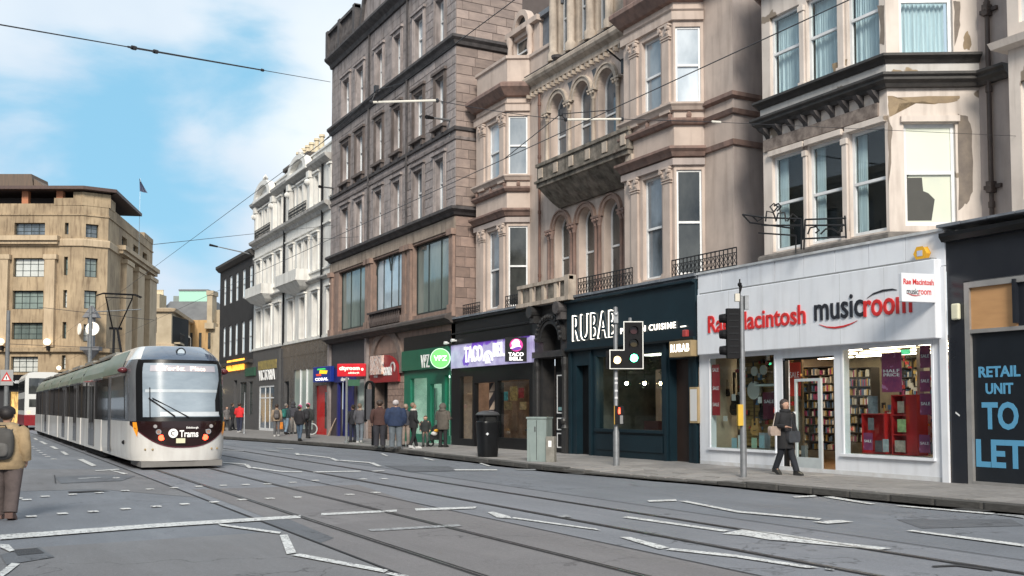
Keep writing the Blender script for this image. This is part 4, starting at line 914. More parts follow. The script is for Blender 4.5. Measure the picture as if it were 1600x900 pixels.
# parapets above bays, curved roof parapet
b = MB(); b.mold(plL, [(-.3, 14.78), (-.02, 14.78), (-.02, 15.75), (.06, 15.8), (.06, 15.92), (-.3, 15.94)]); b.mold([(XM3, plL[0][1] - 1.7), (XM3, plL[0][1])], [(-.3, 14.78), (-.02, 14.78), (-.02, 15.75), (.06, 15.8), (.06, 15.92), (-.3, 15.94)]); b.build('parapet', pink, bay3)
b = MB(); b.mold(plR, [(-.4, 14.78), (.0, 14.8), (.0, 16.2), (.15, 16.3), (.3, 16.5), (-.4, 16.6)]); b.build('parapet', pinkt, bay3)
# main wall with arched windows
sE3 = M3.sx(1147, 0, 300)
ym0, ym1 = plR[3][1], plL[0][1]
def arches(z0, zc_, cs, wd): return [(c - wd / 2, c + wd / 2, z0, zc_, 'a') for c in cs]
c2 = [M3.sx(872.5, 0, 180), M3.sx(910, 0, 160), M3.sx(948, 0, 140)]; c1 = [M3.sx(878, 0, 380), M3.sx(916, 0, 350), M3.sx(956, 0, 350)]
A2 = arches(10.6, 13.72, c2, 1.12); A1 = arches(5.8, 9.0, c1, 1.02)
b = MB(); b.wall(M3, ym0, ym1, 5.3, 14.8, A1 + A2, th=.34); b.wall(M3, sE3, plR[0][1], 5.3, 15.2); b.wall(M3, plL[3][1], YB2 + 1, 5.3, 14.8)
b.build('main_wall', pink, bay3)
b = MB(); b.wall(Fr((XM3, sE3), (-1, 0)), -5, 0, 5.3, 15.4); b.build('return_wall', pinkd, bay3)  # darker render puts the shade of this occluded corner into the colour
for prof, m in (([(-.1, 10.35), (.1, 10.38), (.16, 10.5), (-.1, 10.55)], pinkt), ([(-.1, 10.8), (.14, 10.9), (.14, 11.02), (-.1, 11.04)], pinkt), ([(-.1, 9.4), (.08, 9.45), (.1, 9.6), (-.1, 9.62)], pinkt), ([(-.1, 14.2), (.3, 14.45), (.38, 14.7), (-.1, 14.75)], pinkt)):
    b = MB(); b.mold([(XM3 + 4, sE3 - .0), (XM3, sE3), (XM3, plR[0][1])][::1] if 0 else [(XM3 + 4, sE3), (XM3, sE3), (XM3, plR[0][1])], prof); b.build('string_course', m, bay3)
b = MB(); b.mold([(XM3, ym0), (XM3, ym1)], [(-.1, 14.25), (.12, 14.3), (.12, 14.5), (.3, 14.62), (.36, 14.72), (.36, 14.84), (.28, 14.92), (-.3, 14.95)]); b.build('main_cornice', creamst, bay3)
b = MB(); b.mold([(XM3, ym0), (XM3, ym1)], [(-.1, 14.95), (.26, 14.95), (.26, 14.99), (-.1, 15.0)]); b.build('cornice_capping', soot, bay3)
for (a0, a1, z0, z1, _), top in [(x, 2) for x in A2] + [(x, 1) for x in A1]:
    window(bay3, M3, a0, a1, z0, z1, -.30, sashw, pane_b if top == 2 else pane_d, arch=True, bw=.08)
    m = (a0 + a1) / 2; r = (a1 - a0) / 2; b = MB(); b.arcring(M3, m, z1 - r, r, r + .13, 0, .09); b.arcring(M3, m, z1 - r, r + .14, r + .20, 0, .13); b.build('arch_moulding', creamst if top == 2 else ruddy, bay3, smooth=False)
for cs, z0, zs in ((c2, 10.9, 13.12), (c1, 5.8, 8.45)):
    ws = [(cs[0] + cs[1]) / 2, (cs[1] + cs[2]) / 2, cs[0] + .78, cs[2] - .78]
    for a in ws:
        b = MB()
        for q in ((-.11, .11) if z0 < 9 else (0,)):
            c = M3.P(a + q, .05, 0); b.lathe(c, [(.11, z0), (.11, z0 + .2), (.075, z0 + .24), (.07, zs - .3), (.09, zs - .28), (.08, zs - .24), (.15, zs - .06), (.15, zs)], 8)
        b.box(M3, a - .24, a + .24, 0, .2, zs, zs + .07)
        for q in (-.16, 0, .16): b.ball(M3.P(a + q, .16, zs - .08), .055, 6)
        b.build('column', pinkt if z0 < 9 else creamst, bay3, smooth=True)
    if z0 > 9:
        for a in ((cs[0] + cs[1]) / 2, (cs[1] + cs[2]) / 2): MB().prism(M3, [(a - .17, 13.95), (a + .17, 13.95), (a, 13.62)], .0, .012).build('dark_spandrel', slate, bay3)
b = MB()
for s in range(24): a = ym0 + .1 + (ym1 - ym0 - .2) * s / 23; b.box(M3, a - .045, a + .045, .0, .2, 14.1, 14.24)
b.build('dentil_row', creamst, bay3, kind='stuff')
# upper balcony (stone, mossy)
ba, bb = M3.sx(985, .9, 230), M3.sx(838, 1.0, 250)
b = MB(); D_ = 1.0; zb0 = 9.95
b.box(M3, ba, bb, 0, D_, zb0, zb0 + .16); b.box(M3, ba - .05, bb + .05, 0, D_ + .08, zb0 + .16, zb0 + .24)
b.loft([[M3.P(ba + .15, 0, 9.25), M3.P(bb - .15, 0, 9.25), M3.P(bb - .15, .12, 9.25), M3.P(ba + .15, .12, 9.25)], [M3.P(ba + .1, 0, 9.5), M3.P(bb - .1, 0, 9.5), M3.P(bb - .1, .45, 9.5), M3.P(ba + .1, .45, 9.5)], [M3.P(ba + .03, 0, 9.95), M3.P(bb - .03, 0, 9.95), M3.P(bb - .03, .93, 9.95), M3.P(ba + .03, .93, 9.95)]])
b.box(M3, ba, bb, D_ - .16, D_ - .03, zb0 + .24, zb0 + .78); b.box(M3, ba - .03, bb + .03, D_ - .2, D_ + .03, zb0 + .78, zb0 + .9)
for a in (ba, bb - .12): b.box(M3, a, a + .12, 0, D_ - .16, zb0 + .24, zb0 + .9)
b.build('stone_balcony', mossy, bay3); b = MB()
nB = 6
for i in range(nB):
    a = ba + .3 + (bb - ba - .6) * i / (nB - 1); MB().box(M3, a - .14, a + .14, D_ - .03, D_ + .015, zb0 + .34, zb0 + .70).build('balcony_panel', creamst, bay3)
b = MB()
for q in (.35, .12): b.disc(Fr(M3.P(ba, 0, 0)[:2], (-1, 0)), q + .05, 9.75, .16, -.02, .22, 12)
b.box(M3, ba - .05, ba + .3, 0, D_ - .1, 9.62, 9.95); b.build('balcony_console', creamst, bay3)
# lower small balcony + lamp, doorhead
la, lb = S.sx(897, .1, 450), S.sx(815, .1, 470)
b = MB(); zc0 = 5.45
b.box(S, la, lb, -1.4, .35, zc0 - .08, zc0 + .06); b.box(S, la, lb, .13, .30, zc0 + .62, zc0 + .74)
n = 5
for i in range(n): a = la + .12 + (lb - la - .24) * i / (n - 1); b.box(S, a - .1, a + .1, .16, .26, zc0 + .06, zc0 + .62)
b.box(S, la, la + .26, .02, .33, zc0 + .06, zc0 + .78); b.build('stone_balustrade', creamst, bay3)
for i in range(n - 1): a = la + .12 + (lb - la - .24) * (i + .5) / (n - 1); MB().box(S, a - .2, a + .2, .17, .20, zc0 + .06, zc0 + .62).build('balustrade_infill', mossy, bay3)
# roof ledge over shops
b = MB(); b.box(S, s3a, s3b, -1.6, .06, 5.36, 5.44); b.build('shop_roof', lead, bay3)
def coping(par, fr, a0, a1, z, n, m, over=.14):
    for i in range(n): MB().box(fr, a0 + (a1 - a0) * i / n + .008, a0 + (a1 - a0) * (i + 1) / n - .008, -.5, over + random.uniform(-.015, .02), z, z + .07 + random.uniform(0, .015)).build('coping_slab', m, par)
coping(bay3, S, s3a, la - .0, 5.44, 12, lead); coping(bay3, S, lb, s3b, 5.44, 9, lead)
def railing(par, fr, a0, a1, d, z0, z1, label=None):
    b = MB(); b.box(fr, a0, a1, d - .02, d + .02, z1 - .03, z1); b.box(fr, a0, a1, d - .015, d + .015, z0 + .04, z0 + .065); b.box(fr, a0, a1, d - .015, d + .015, z1 - .16, z1 - .14)
    n = max(3, int((a1 - a0) / .17))
    for i in range(n + 1):
        a = a0 + (a1 - a0) * i / n; b.box(fr, a - .011, a + .011, d - .011, d + .011, z0, z1 - .03)
        if i < n:
            w_ = (a1 - a0) / n; m = a + w_ / 2; z = (z0 + z1) / 2 - .03
            b.tube([fr.P(a + .01, d, z0 + .08), fr.P(m, d, z - .05), fr.P(a + .02, d, z + .02), fr.P(m, d, z1 - .17)], .010, 4)
            b.tube([fr.P(a + w_ - .01, d, z0 + .08), fr.P(m, d, z - .05), fr.P(a + w_ - .02, d, z + .02), fr.P(m, d, z1 - .17)], .010, 4)
    return b.build('iron_railing', iron, par)
railing(bay3, S, S.sx(986, 0, 430), la - .02, -.05, 5.5, 6.1); railing(bay3, S, S.sx(1150, 0, 400), S.sx(1049, 0, 410), -.02, 5.5, 6.05)
railing(bay3, S, S.sx(813, 0, 470), S.sx(788, 0, 475), -.05, 5.5, 6.0); railing(bay3, S, S.sx(748, 0, 480), S.sx(722, 0, 485), -.05, 5.5, 6.0)
# drainpipe
sd_ = M3.sx(843, .1, 400); b = MB(); b.tube([M3.P(sd_, .1, 5.4), M3.P(sd_, .1, 14.2)], .05, 8)
for z in (6.8, 9.3, 11.5, 13.6): b.tube([M3.P(sd_, .1, z), M3.P(sd_, .1, z + .12)], .07, 8)
b.build('drainpipe', mat('brown_iron', (.16, .075, .05), (.10, .05, .04), rough=.6), bay3)
# attic: slate roof, pedimented centre with columns, small stone dormer at left
b = MB(); XR = 20.6
b.loft([[(XM3 + .3, sE3, 14.9), (XM3 + .3, YB2 + 1, 14.9), (XM3 + 9, YB2 + 1, 14.9), (XM3 + 9, sE3, 14.9)], [(XM3 + 2.6, sE3 + .0, 18.6), (XM3 + 2.6, YB2 + 1, 18.6), (XM3 + 7, YB2 + 1, 18.6), (XM3 + 7, sE3, 18.6)]]); b.build('slate_roof', slate, bay3)
ac = [M3.sx(q, .0, 40) for q in (868, 893, 930, 958)]
Ma = FX(XM3 + .02); a0, a1 = M3.sx(985, 0, 40), M3.sx(858, 0, 60)
wins = [(ac[1] - .42, ac[1] + .42, 15.35, 18.0), (ac[2] - .42, ac[2] + .42, 15.35, 18.0), ((ac[3] + a0) / 2 - .3, (ac[3] + a0) / 2 + .35, 15.35, 18.0)]
ws = [M3.sx(882, 0, 40), M3.sx(912, 0, 30), M3.sx(942, 0, 20)]
wins = [(c - .45, c + .45, 15.3, 18.0) for c in ws]
b = MB(); b.wall(Ma, a0, a1, 14.95, 19, wins, th=.3); b.box(Ma, a0, a1, -1.5, -.5, 14.95, 19); b.wall(Fr((XM3 + .02, a0), (-1, 0)), -2, 0, 14.9, 19); b.build('attic_wall', creamst, bay3)
for wv in wins: window(bay3, Ma, *wv, -.2, sashw, pane_b, bw=.07)
for c in (ws[0] + .62, (ws[0] + ws[1]) / 2, (ws[1] + ws[2]) / 2, ws[2] - .62):
    b = MB(); b.lathe(Ma.P(c, .16, 0), [(.22, 15.0), (.22, 15.3), (.15, 15.4), (.16, 16.5), (.14, 18.2), (.2, 18.4)], 10); b.build('attic_column', creamst, bay3, smooth=True)
p = Ma.P(ws[0] + .1, .3, 15.05); b = MB(); b.lathe(p, [(.04, -.22), (.2, -.1), (.22, .0), (.0, .01)], 10); b.build('stone_bowl', soot, bay3)
# left dormer
dl, dr_ = M3.sx(838, 0, 60), M3.sx(792, 0, 80); Md = FX(XM3 + .15)
b = MB(); b.wall(Md, dl, dr_, 14.9, 17.2, [(dl + .75, dr_ - .35, 15.9, 17.0)], th=.25); b.box(Md, dl, dr_, -2.2, -1.2, 14.9, 17.3); b.box(Md, dl - .1, dr_ + .1, -1.6, .2, 17.2, 17.42)
b.wall(Fr((XM3 + .15, dl), (-1, 0)), -2, 0, 14.9, 17.2); b.arcring(Md, (dl + dr_) / 2 + .15, 17.42, .45, .68, -.2, .12); b.build('stone_dormer', pink, bay3)
b = MB(); b.disc(Md, (dl + dr_) / 2 + .15, 17.45, .44, -.15, -.05, 14); b.build('dormer_roundel', pane_d, bay3)
window(bay3, Md, dl + .75, dr_ - .35, 15.9, 17.0, -.15, sashw, pane_d, bw=.06)
for c in (dl + .62, dr_ - .2): b = MB(); b.lathe(Md.P(c, .1, 0), [(.16, 15.8), (.16, 15.95), (.09, 16.05), (.14, 16.3), (.10, 16.8), (.17, 17.0), (.17, 17.18)], 8); b.build('dormer_column', pink, bay3, smooth=True)
MB().box(Md, dl - 1.6, dl + .02, -1.6, -.15, 15.0, 17.3).build('lead_cheek', lead, bay3); MB().box(Md, dl - 1.8, dl, -1.8, .05, 17.3, 17.5).build('lead_ledge', lead, bay3)
b = MB(); b.tube([M3.P(M3.sx(970, .2, 80), .2, 13.6), M3.P(M3.sx(968, .5, 78), 1.0, 13.75)], .035, 6); b.box(M3, M3.sx(978, .3, 90), M3.sx(970, .3, 90), .0, .3, 13.1, 13.6); lo_ = b.build('wall_lamp', iron); tag(lo_, 'dark iron bracket lamp high between the arches and right bay', 'wall lamp')

# ------------------------------------------------ Taco shop
zF0, zF1 = 3.36, 4.33
tac = empty('takeaway_shop', (XS, S.sx(770), GZ), 'dark takeaway shopfront under a purple illuminated fascia', 'shopfront')
t0, t1 = S.sx(832), s3b
b = MB(); b.wall(S, t0, t1, 4.33, 5.36); b.mold([(XS, t0), (XS, t1)], [(0, 4.78), (.05, 4.8), (.05, 4.86), (0, 4.88)]); b.mold([(XS, t0), (XS, t1)], [(0, 5.3), (.12, 5.33), (.12, 5.40), (0, 5.42)]); b.box(S, t0, t1, 0, .16, 4.34, 4.40); b.build('upper_fascia', black, tac)
fz0 = S.sx(831, .12, 545); fz1 = S.sx(704.5, .12, 560)
b = MB(); b.box(S, fz0, fz1, 0, .12, zF0, zF1); b.build('fascia_board', mat('fascia_lilac', (.26, .22, .42), (.44, .42, .60), scale=1.6, rough=.4, emit=.38, patch=((.14, .05, .42), .56, .8)), tac)
gx = S.sx(790, .125, 550); 
px_letter('TACO', S, 726, 754, 542, 567, 540, 0, .12, .04, mat('silver_letter', (.85, .85, .9), rough=.3, emit=.4), tac, bold=.03); px_letter('BEL', S, 771, 788, 536, 558, 534, 0, .12, .04, MATS['silver_letter'], tac, bold=.03)
def bell(fr, ac_, zc_, r, d, par):
    b = MB(); b.disc(fr, ac_, zc_, r, d, d + .01, 20); b.build('bell_logo_disc', plain('logo_magenta', (.50, .03, .22), emit=.5), par)
    w_ = plain('logo_white', (.9, .88, .9), emit=.7); b = MB()
    pts = [(-.95, -.55), (-.6, -.2), (-.7, .35), (-.2, .85), (.35, .8), (.55, .4), (.45, .1), (.8, -.35), (.3, -.2), (-.3, -.45)]
    b.prism(fr, [(ac_ - x * r, zc_ + y * r) for x, y in pts], d + .01, d + .02); b.build('bell_logo', w_, par)
    b = MB(); b.prism(fr, [(ac_ - x * r, zc_ + y * r) for x, y in [(-.75, -.65), (-.1, -.3), (.6, -.25), (.85, -.5), (.3, -.75), (-.3, -.85)]], d + .01, d + .021); b.build('bell_logo_shadow', plain('logo_purple', (.12, .03, .30), emit=.3), par)
ab_ = S.pix(762, 552, .14); b = MB(); b.arcring(S, ab_[0], ab_[1] - .3, .30, .42, .12, .16, 10); b.prism(S, [(ab_[0] - .2, ab_[1] - .4), (ab_[0] + .25, ab_[1] - .4), (ab_[0] + .05, ab_[1] + .1)], .12, .14); b.build('bell_outline', MATS['silver_letter'], tac)
k0, k1 = S.sx(823, .4, 545), S.sx(789, .4, 545); zk0, zk1 = S.pix(805, 565, .4)[1], S.pix(805, 527, .4)[1]
Fk = Fr((XS - .20, S.sx(823, .2, 545)), (-.86, .5)); Lk = Fk.sx(789, 0, 545); zk0, zk1 = Fk.pix(805, 565)[1], Fk.pix(805, 527)[1]
b = MB(); b.box(Fk, 0, Lk, -.12, 0, zk0, zk1); bx = b.build('projecting_box_sign', black, tac); wl = plain('logo_white', (.9, .88, .9), emit=.7)
bell(Fk, Lk * .48, zk0 + (zk1 - zk0) * .68, (zk1 - zk0) * .27, 0, bx)
lettering('TACO', Fk, Lk * .84, Lk * .14, zk0 + (zk1 - zk0) * .23, zk0 + (zk1 - zk0) * .38, 0, .01, wl, bx, bold=.03); lettering('BELL', Fk, Lk * .80, Lk * .18, zk0 + (zk1 - zk0) * .05, zk0 + (zk1 - zk0) * .20, 0, .01, wl, bx, bold=.03)
sw1, sw2, sw3 = rng(S, 718, 738, 630), rng(S, 741, 773, 630), rng(S, 777, 827, 630)
b = MB(); b.wall(S, t0, t1, GZ - .02, 3.36, [(sw1[0], sw1[1], .42, 3.0), (sw2[0], sw2[1], GZ - .02, 2.7), (sw3[0], sw3[1], .55, 2.75)], th=.2); b.build('shopfront_wall', black, tac)
for s_, z0, z1 in ((sw1, .42, 3.0), (sw3, .55, 2.75)): MB().box(S, s_[0], s_[1], -.09, -.08, z0, z1).build('shop_window_glass', glz, tac)
b = MB(); b.box(S, t0 + .05, t1 - .05, -4, -3.9, GZ, 3.2); b.box(S, t0, t0 + .05, -4, -.25, GZ, 3.2); b.box(S, t1 - .05, t1, -4, -.25, GZ, 3.2); b.box(S, t0, t1, -4, -.25, 3.2, 3.25); b.box(S, t0, t1, -4, -.2, GZ - .02, GZ + .01); b.build('interior_shell', mat('interior_brown', (.42, .30, .24), (.25, .18, .15), rough=.7), tac)
# geometric tile pillar
tp0, tp1 = rng(S, 752, 768, 630); TPd = -.35
MB().box(S, tp0, tp1, TPd - .2, TPd, GZ, 2.7).build('tile_pillar', plain('tile_dark', (.03, .025, .03), .3), tac)
tri = plain('tile_cream', (.55, .42, .32), .3); n = 7; hh = (2.7 - GZ) / n
for i in range(n):
    for j in range(2):
        a, z = tp0 + (tp1 - tp0) * j / 2, GZ + hh * i; ww = (tp1 - tp0) / 2
        pts = [(a + .02, z + .02), (a + ww - .02, z + .02), (a + .02, z + hh - .02)] if (i + j) % 2 else [(a + ww - .02, z + hh - .02), (a + ww - .02, z + .04), (a + .04, z + hh - .02)]
        MB().prism(S, pts, TPd, TPd + .01).build('wall_tile', tri, tac)
b = MB()
for a in (.2, .5, .8): b.box(S, t0 + (t1 - t0) * a - .5, t0 + (t1 - t0) * a + .5, -1.6, -1.3, 3.12, 3.16)
b.build('ceiling_lights', lampw, tac)
for i, (p, q, y0, y1, c) in enumerate([(784, 793, 612, 626, (.10, .32, .32)), (797, 808, 604, 626, (.45, .30, .12)), (810, 818, 606, 622, (.35, .05, .05)), (812, 822, 628, 640, (.45, .3, .15)), (786, 800, 628, 640, (.30, .2, .1))]):
    a1_, zt = S.pix(p, y0, -1.2); a0_ = S.sx(q, -1.2, y0); zb = S.pix(p, y1, -1.2)[1]
    tag(MB().box(S, a0_, a1_, -1.22, -1.2, zb, zt).build('menu_poster', mat('menu_%d' % i, c, tuple(x * .3 for x in c), scale=8, emit=.25)), ['teal menu screen glowing leftmost inside the takeaway window', 'orange food poster in the middle of the takeaway window', 'upper red poster at the right of the takeaway window', 'lower tan poster at the right of the takeaway window', 'brown poster under the teal menu screen'][i], 'poster')
def table_set(a, d, label):
    e = empty('cafe_table', S.P(a, d, GZ), label, 'table'); MB().box(S, a - .45, a + .45, d - .35, d + .35, .84, .88).build('tabletop', plain('table_teal', (.03, .07, .08), .3), e); MB().lathe(S.P(a, d, 0), [(.22, GZ), (.22, GZ + .03), (.04, GZ + .06), (.04, .84)], 8).build('pedestal', blackm, e)
table_set(sw3[0] + .7, -.8, 'dark table inside the takeaway behind its large window'); 
# security lights on corner
for i, (x, y) in enumerate([(697, 536), (708, 532)]):
    a, z = S.pix(x, y, .15); b = MB(); b.disc(S, a, z, .07, .1, .24, 8); b.box(S, a - .03, a + .03, 0, .1, z - .03, z + .03); o = b.build('flood_lamp', sashw); tag(o, ['left small white lamp at the corner between green and purple fascias', 'right small white lamp at the top corner of the purple fascia'][i], 'lamp')

# ------------------------------------------------ carved doorway
dw = empty('carved_doorway', (XS, S.sx(860), GZ), 'black carved stone doorway with round arch between two shops', 'doorway')
d0, d1 = S.sx(889.5), t0; dm = S.sx(862.5, 0, 540)
b = MB(); r_ = .62; zsp = 4.05; b.wall(S, d0, d1, GZ - .02, 5.38, [(dm - r_, dm + r_, 3.72, zsp + r_, 'a'), (dm - r_ - .05, dm + r_ + .05, GZ - .02, 3.45)], th=.5); b.build('door_wall', mat('black_stone', (.020, .020, .022), (.035, .033, .032), scale=3, rough=.45, bump=.4), dw)
bs = MATS['black_stone']; b = MB(); b.arcring(S, dm, zsp, r_, r_ + .12, 0, .12); b.arcring(S, dm, zsp, r_ + .14, r_ + .36, 0, .16); b.box(S, dm - r_ - .45, dm + r_ + .45, 0, .22, 3.48, 3.7)
for k in range(15):
    a_ = math.pi * (k + .5) / 15; b.ball(S.P(dm - (r_ + .25) * math.cos(a_), .17, zsp + (r_ + .25) * math.sin(a_)), .075, 6)
b.build('arch_surround', bs, dw)
for q in (-1, 1):
    b = MB(); a_ = dm + q * (r_ + .34); b.box(S, a_ - .16, a_ + .16, 0, .10, GZ, 1.0); b.lathe(S.P(a_, .04, 0), [(.14, 1.0), (.10, 1.1), (.09, 3.0), (.14, 3.2), (.14, 3.46)], 10); b.ball(S.P(a_, .10, 1.25), .11, 8, (1, 1, 1.3)); b.build('door_column', bs, dw)
    b = MB(); b.disc(S, dm + q * .95, 5.15, .22, .0, .42, 12); b.box(S, dm + q * .95 - .15, dm + q * .95 + .15, 0, .3, 4.75, 5.1); b.build('scroll_bracket', bs if q > 0 else soot, dw)
b = MB(); b.box(S, dm - r_, dm + r_, -.55, -.5, GZ, 4.8); b.build('dark_porch', dark_in, dw)
MB().box(S, dm - r_ + .03, dm + .15, -.48, -.44, 3.75, 4.6).build('fanlight_panel', plain('dim_fanlight', (.14, .12, .11), .5), dw)
lf = rng(S, 867, 881, 640); 
dl_ = MB().box(S, lf[0], lf[1], -.12, -.06, GZ + .02, 2.95).build('door_leaf', black, dw); dl_['label'] = 'black door leaf with white outlined panels'
trimw = plain('white_trim', (.7, .7, .7), .4); b = MB()
for z0, z1 in ((1.5, 2.85), (.92, 1.35), (.3, .82)):
    a0, a1 = lf[0] + .05, lf[1] - .05
    b.box(S, a0, a1, -.06, -.05, z1 - .04, z1); b.box(S, a0, a1, -.06, -.05, z0, z0 + .04); b.box(S, a0, a0 + .04, -.06, -.05, z0 + .04, z1 - .04); b.box(S, a1 - .04, a1, -.06, -.05, z0 + .04, z1 - .04)
b.build('door_trim', trimw, dl_); MB().box(S, lf[0] + .15, lf[1] - .15, -.06, -.05, 1.60, 1.72).build('letter_plate', plain('teal_plate', (.2, .35, .36), .3), dl_)

# ------------------------------------------------ RUBAB restaurant
rub = empty('restaurant_front', (XS, S.sx(985), GZ), 'dark teal restaurant front with glowing white channel lettering', 'shopfront')
q0, q1 = s3a + .02, d0
rd1, rw, rd2 = rng(S, 901, 921, 640), rng(S, 933, 1036, 620), rng(S, 1047, 1076, 640)
b = MB(); b.wall(S, q0, q1, GZ - .02, 5.38, [(rd1[0], rd1[1], GZ - .02, 3.12), (rw[0], rw[1], 1.02, 3.36), (rd2[0], rd2[1], GZ - .02, 3.12)], th=.25)
b.build('front_wall', navy, rub); b = MB(); b.box(S, q0, q1, 0, .10, 3.72, 5.30); b.build('fascia_board', navy, rub, bevel=.01)
b = MB(); b.mold([(XS, q0), (XS, q1)], [(0, 3.60), (.16, 3.62), (.2, 3.68), (.2, 3.72), (0, 3.72)]); b.mold([(XS, q0), (XS, q1)], [(.1, 5.24), (.22, 5.28), (.22, 5.34), (0, 5.37)])
for a in (q0 + .12, rd2[1] + .17, rd1[0] - .12, q1 - .1): b.box(S, a - .07, a + .07, 0, .06, GZ, 3.6)
for r, z in ((rw, 1.02),): b.box(S, r[0] - .08, r[1] + .08, 0, .08, z - .09, z); b.box(S, r[0] - .08, r[0], 0, .05, z, 3.4); b.box(S, r[1], r[1] + .08, 0, .05, z, 3.4)
b.box(S, rw[0], rw[1], 0, .03, .35, .85); b.build('mouldings', navy, rub)
glow = plain('glow_white_letter', (1, .93, .82), emit=1.6)
rub_d = .12
px_letter('RUBAB', S, 895, 962, 493, 534, 480, 0, rub_d, .03, glow, rub, bold=.006, spacing=1.1, label='glowing white channel lettering'); px_letter('RUBAB', S, 897.5, 963, 494.5, 533, 481.5, 0, rub_d + .03, .05, navy, rub, bold=-.016, spacing=1.14); px_letter('PERSIAN CUISINE', S, 970, 1056, 513, 522, 507, 0, rub_d, .02, glow, rub, bold=.0, spacing=1.25)
aa, zz = S.pix(1068, 510, rub_d); MB().box(S, aa - .12, aa + .12, rub_d, rub_d + .02, zz - .015, zz + .015).build('lettering_dash', glow, rub)
MB().box(S, rw[0], rw[1], -.1, -.09, 1.02, 3.36).build('restaurant_window_glass', glz, rub)
b = MB(); b.box(S, q0 + .05, q1 - .05, -4.4, -4.3, GZ, 3.5); b.box(S, q0, q0 + .05, -4.4, -.3, GZ, 3.5); b.box(S, q1 - .05, q1, -4.4, -.3, GZ, 3.5); b.box(S, q0, q1, -4.4, -.3, 3.5, 3.55); b.box(S, q0, q1, -4.4, -.26, GZ - .03, GZ + .01)
b.build('interior_shell', mat('interior_dusk', (.20, .20, .18), (.10, .11, .10), rough=.8), rub)
MB().box(S, rw[0] - .5, rw[1] + .2, -2.6, -2.5, 1.25, 3.0).build('inner_partition', mat('plaster_pinkish', (.62, .48, .43), (.5, .38, .34)), rub); MB().box(S, rw[0] - .5, rw[1] + .2, -2.45, -2.0, GZ, 1.25).build('bench_seat', plain('bench_maroon', (.10, .03, .03)), rub)
b = MB(); b.box(S, rw[0] + .2, rw[1] - .4, -1.9, -1.6, 3.42, 3.47); b.build('ceiling_lights', mat('added_fill_strip', (.9, .9, .75), (.9, .9, .75), emit=3), rub)  # unseen strip added to lift the dim restaurant interior
for i, x in enumerate((979, 1007, 1033)):
    a, z = S.pix(x, 599, -.9); e = empty('pendant_lamp', S.P(a, -.9, z), ['leftmost glowing pendant globe in the restaurant window', 'middle glowing pendant globe in the restaurant window', 'rightmost glowing pendant globe in the restaurant window'][i], 'lamp')
    MB().ball(S.P(a, -.9, z), .06, 8).build('bulb', mat('lit_pendant', (1, .72, .38), (1, .72, .38), emit=45), e, smooth=True); MB().tube([S.P(a, -.9, z + .06), S.P(a, -.9, 3.5)], .006, 4).build('cord', blackm, e); MB().ball(S.P(a, -.9, z), .15, 12, m=8).build('glass_globe', glz2, e, smooth=True)
pl_ = mat('hanging_leaf', (.05, .10, .04), (.02, .05, .02), rough=.7)
for i in range(3):
    b = MB(); cx = rw[0] + (rw[1] - rw[0]) * (.2 + .28 * i)
    for k in range(60):
        p = S.P(cx + random.gauss(0, .28), -.7 + random.gauss(0, .12), 3.2 - abs(random.gauss(0, .22))); v = Vector((random.uniform(-1, 1), random.uniform(-1, 1), random.uniform(-1, .3))).normalized() * .07; u = v.orthogonal().normalized() * .02
        b.quad(p - v, p + u, p + v, p - u)
    o = b.build('hanging_plant', pl_); tag(o, ['green hanging plant at the right top of the restaurant window', 'green hanging plant at the middle top of the restaurant window', 'green hanging plant at the left top of the restaurant window'][i], 'plant')
for i, a in enumerate((rw[0] + .5, rw[0] + 1.6, rw[1] - .6)):
    table_set(a, -.9, ['restaurant table nearest the teal entrance door behind the window', 'restaurant table in the middle of the window', 'restaurant table at the left end of the window'][i])
for r, n_ in ((rd1, 'left'), (rd2, 'right')): MB().box(S, r[0], r[1], -.30, -.25, GZ, 3.12).build('door_leaf', black if n_ == 'left' else mat('dim_wood', (.035, .022, .018), rough=.4), rub)
a1_, zt = S.pix(1045.5, 534, .35); a0_ = S.sx(1079, .35, 534); zb = S.pix(1045.5, 558.5, .35)[1]
gold = mat('brass_sign', (.30, .22, .12), (.24, .18, .10), scale=3, rough=.4, emit=.15); MB().box(S, a0_, a1_, .1, .35, zb, zt).build('box_sign', gold, rub, bevel=.01); lettering('RUBAB', S, a1_ - .07, a0_ + .07, zb + (zt - zb) * .3, zt - (zt - zb) * .2, .35, .01, glow, rub, bold=0, spacing=1.1)
ma, mz = S.pix(1077, 605, .08); mb_ = S.sx(1090, .08, 605); mz0 = S.pix(1077, 661, .08)[1]
e = MB().box(S, mb_, ma, .0, .08, mz0, mz).build('menu_case', gold, None, bevel=.01); tag(e, 'glazed brass menu case on the teal pier beside the entrance', 'menu case'); MB().box(S, mb_ + .04, ma - .04, .081, .086, mz0 + .06, mz - .06).build('menu_sheet', plain('paper', (.62, .62, .62)), e)
al = S.pix(1073, 521, .12); tag(MB().box(S, al[0] - .09, al[0] + .09, .1, .22, al[1] - .1, al[1] + .1).build('alarm_box', plain('alarm_red', (.35, .05, .05), .4), None, bevel=.02), 'small red alarm box above the brass restaurant sign', 'alarm box')
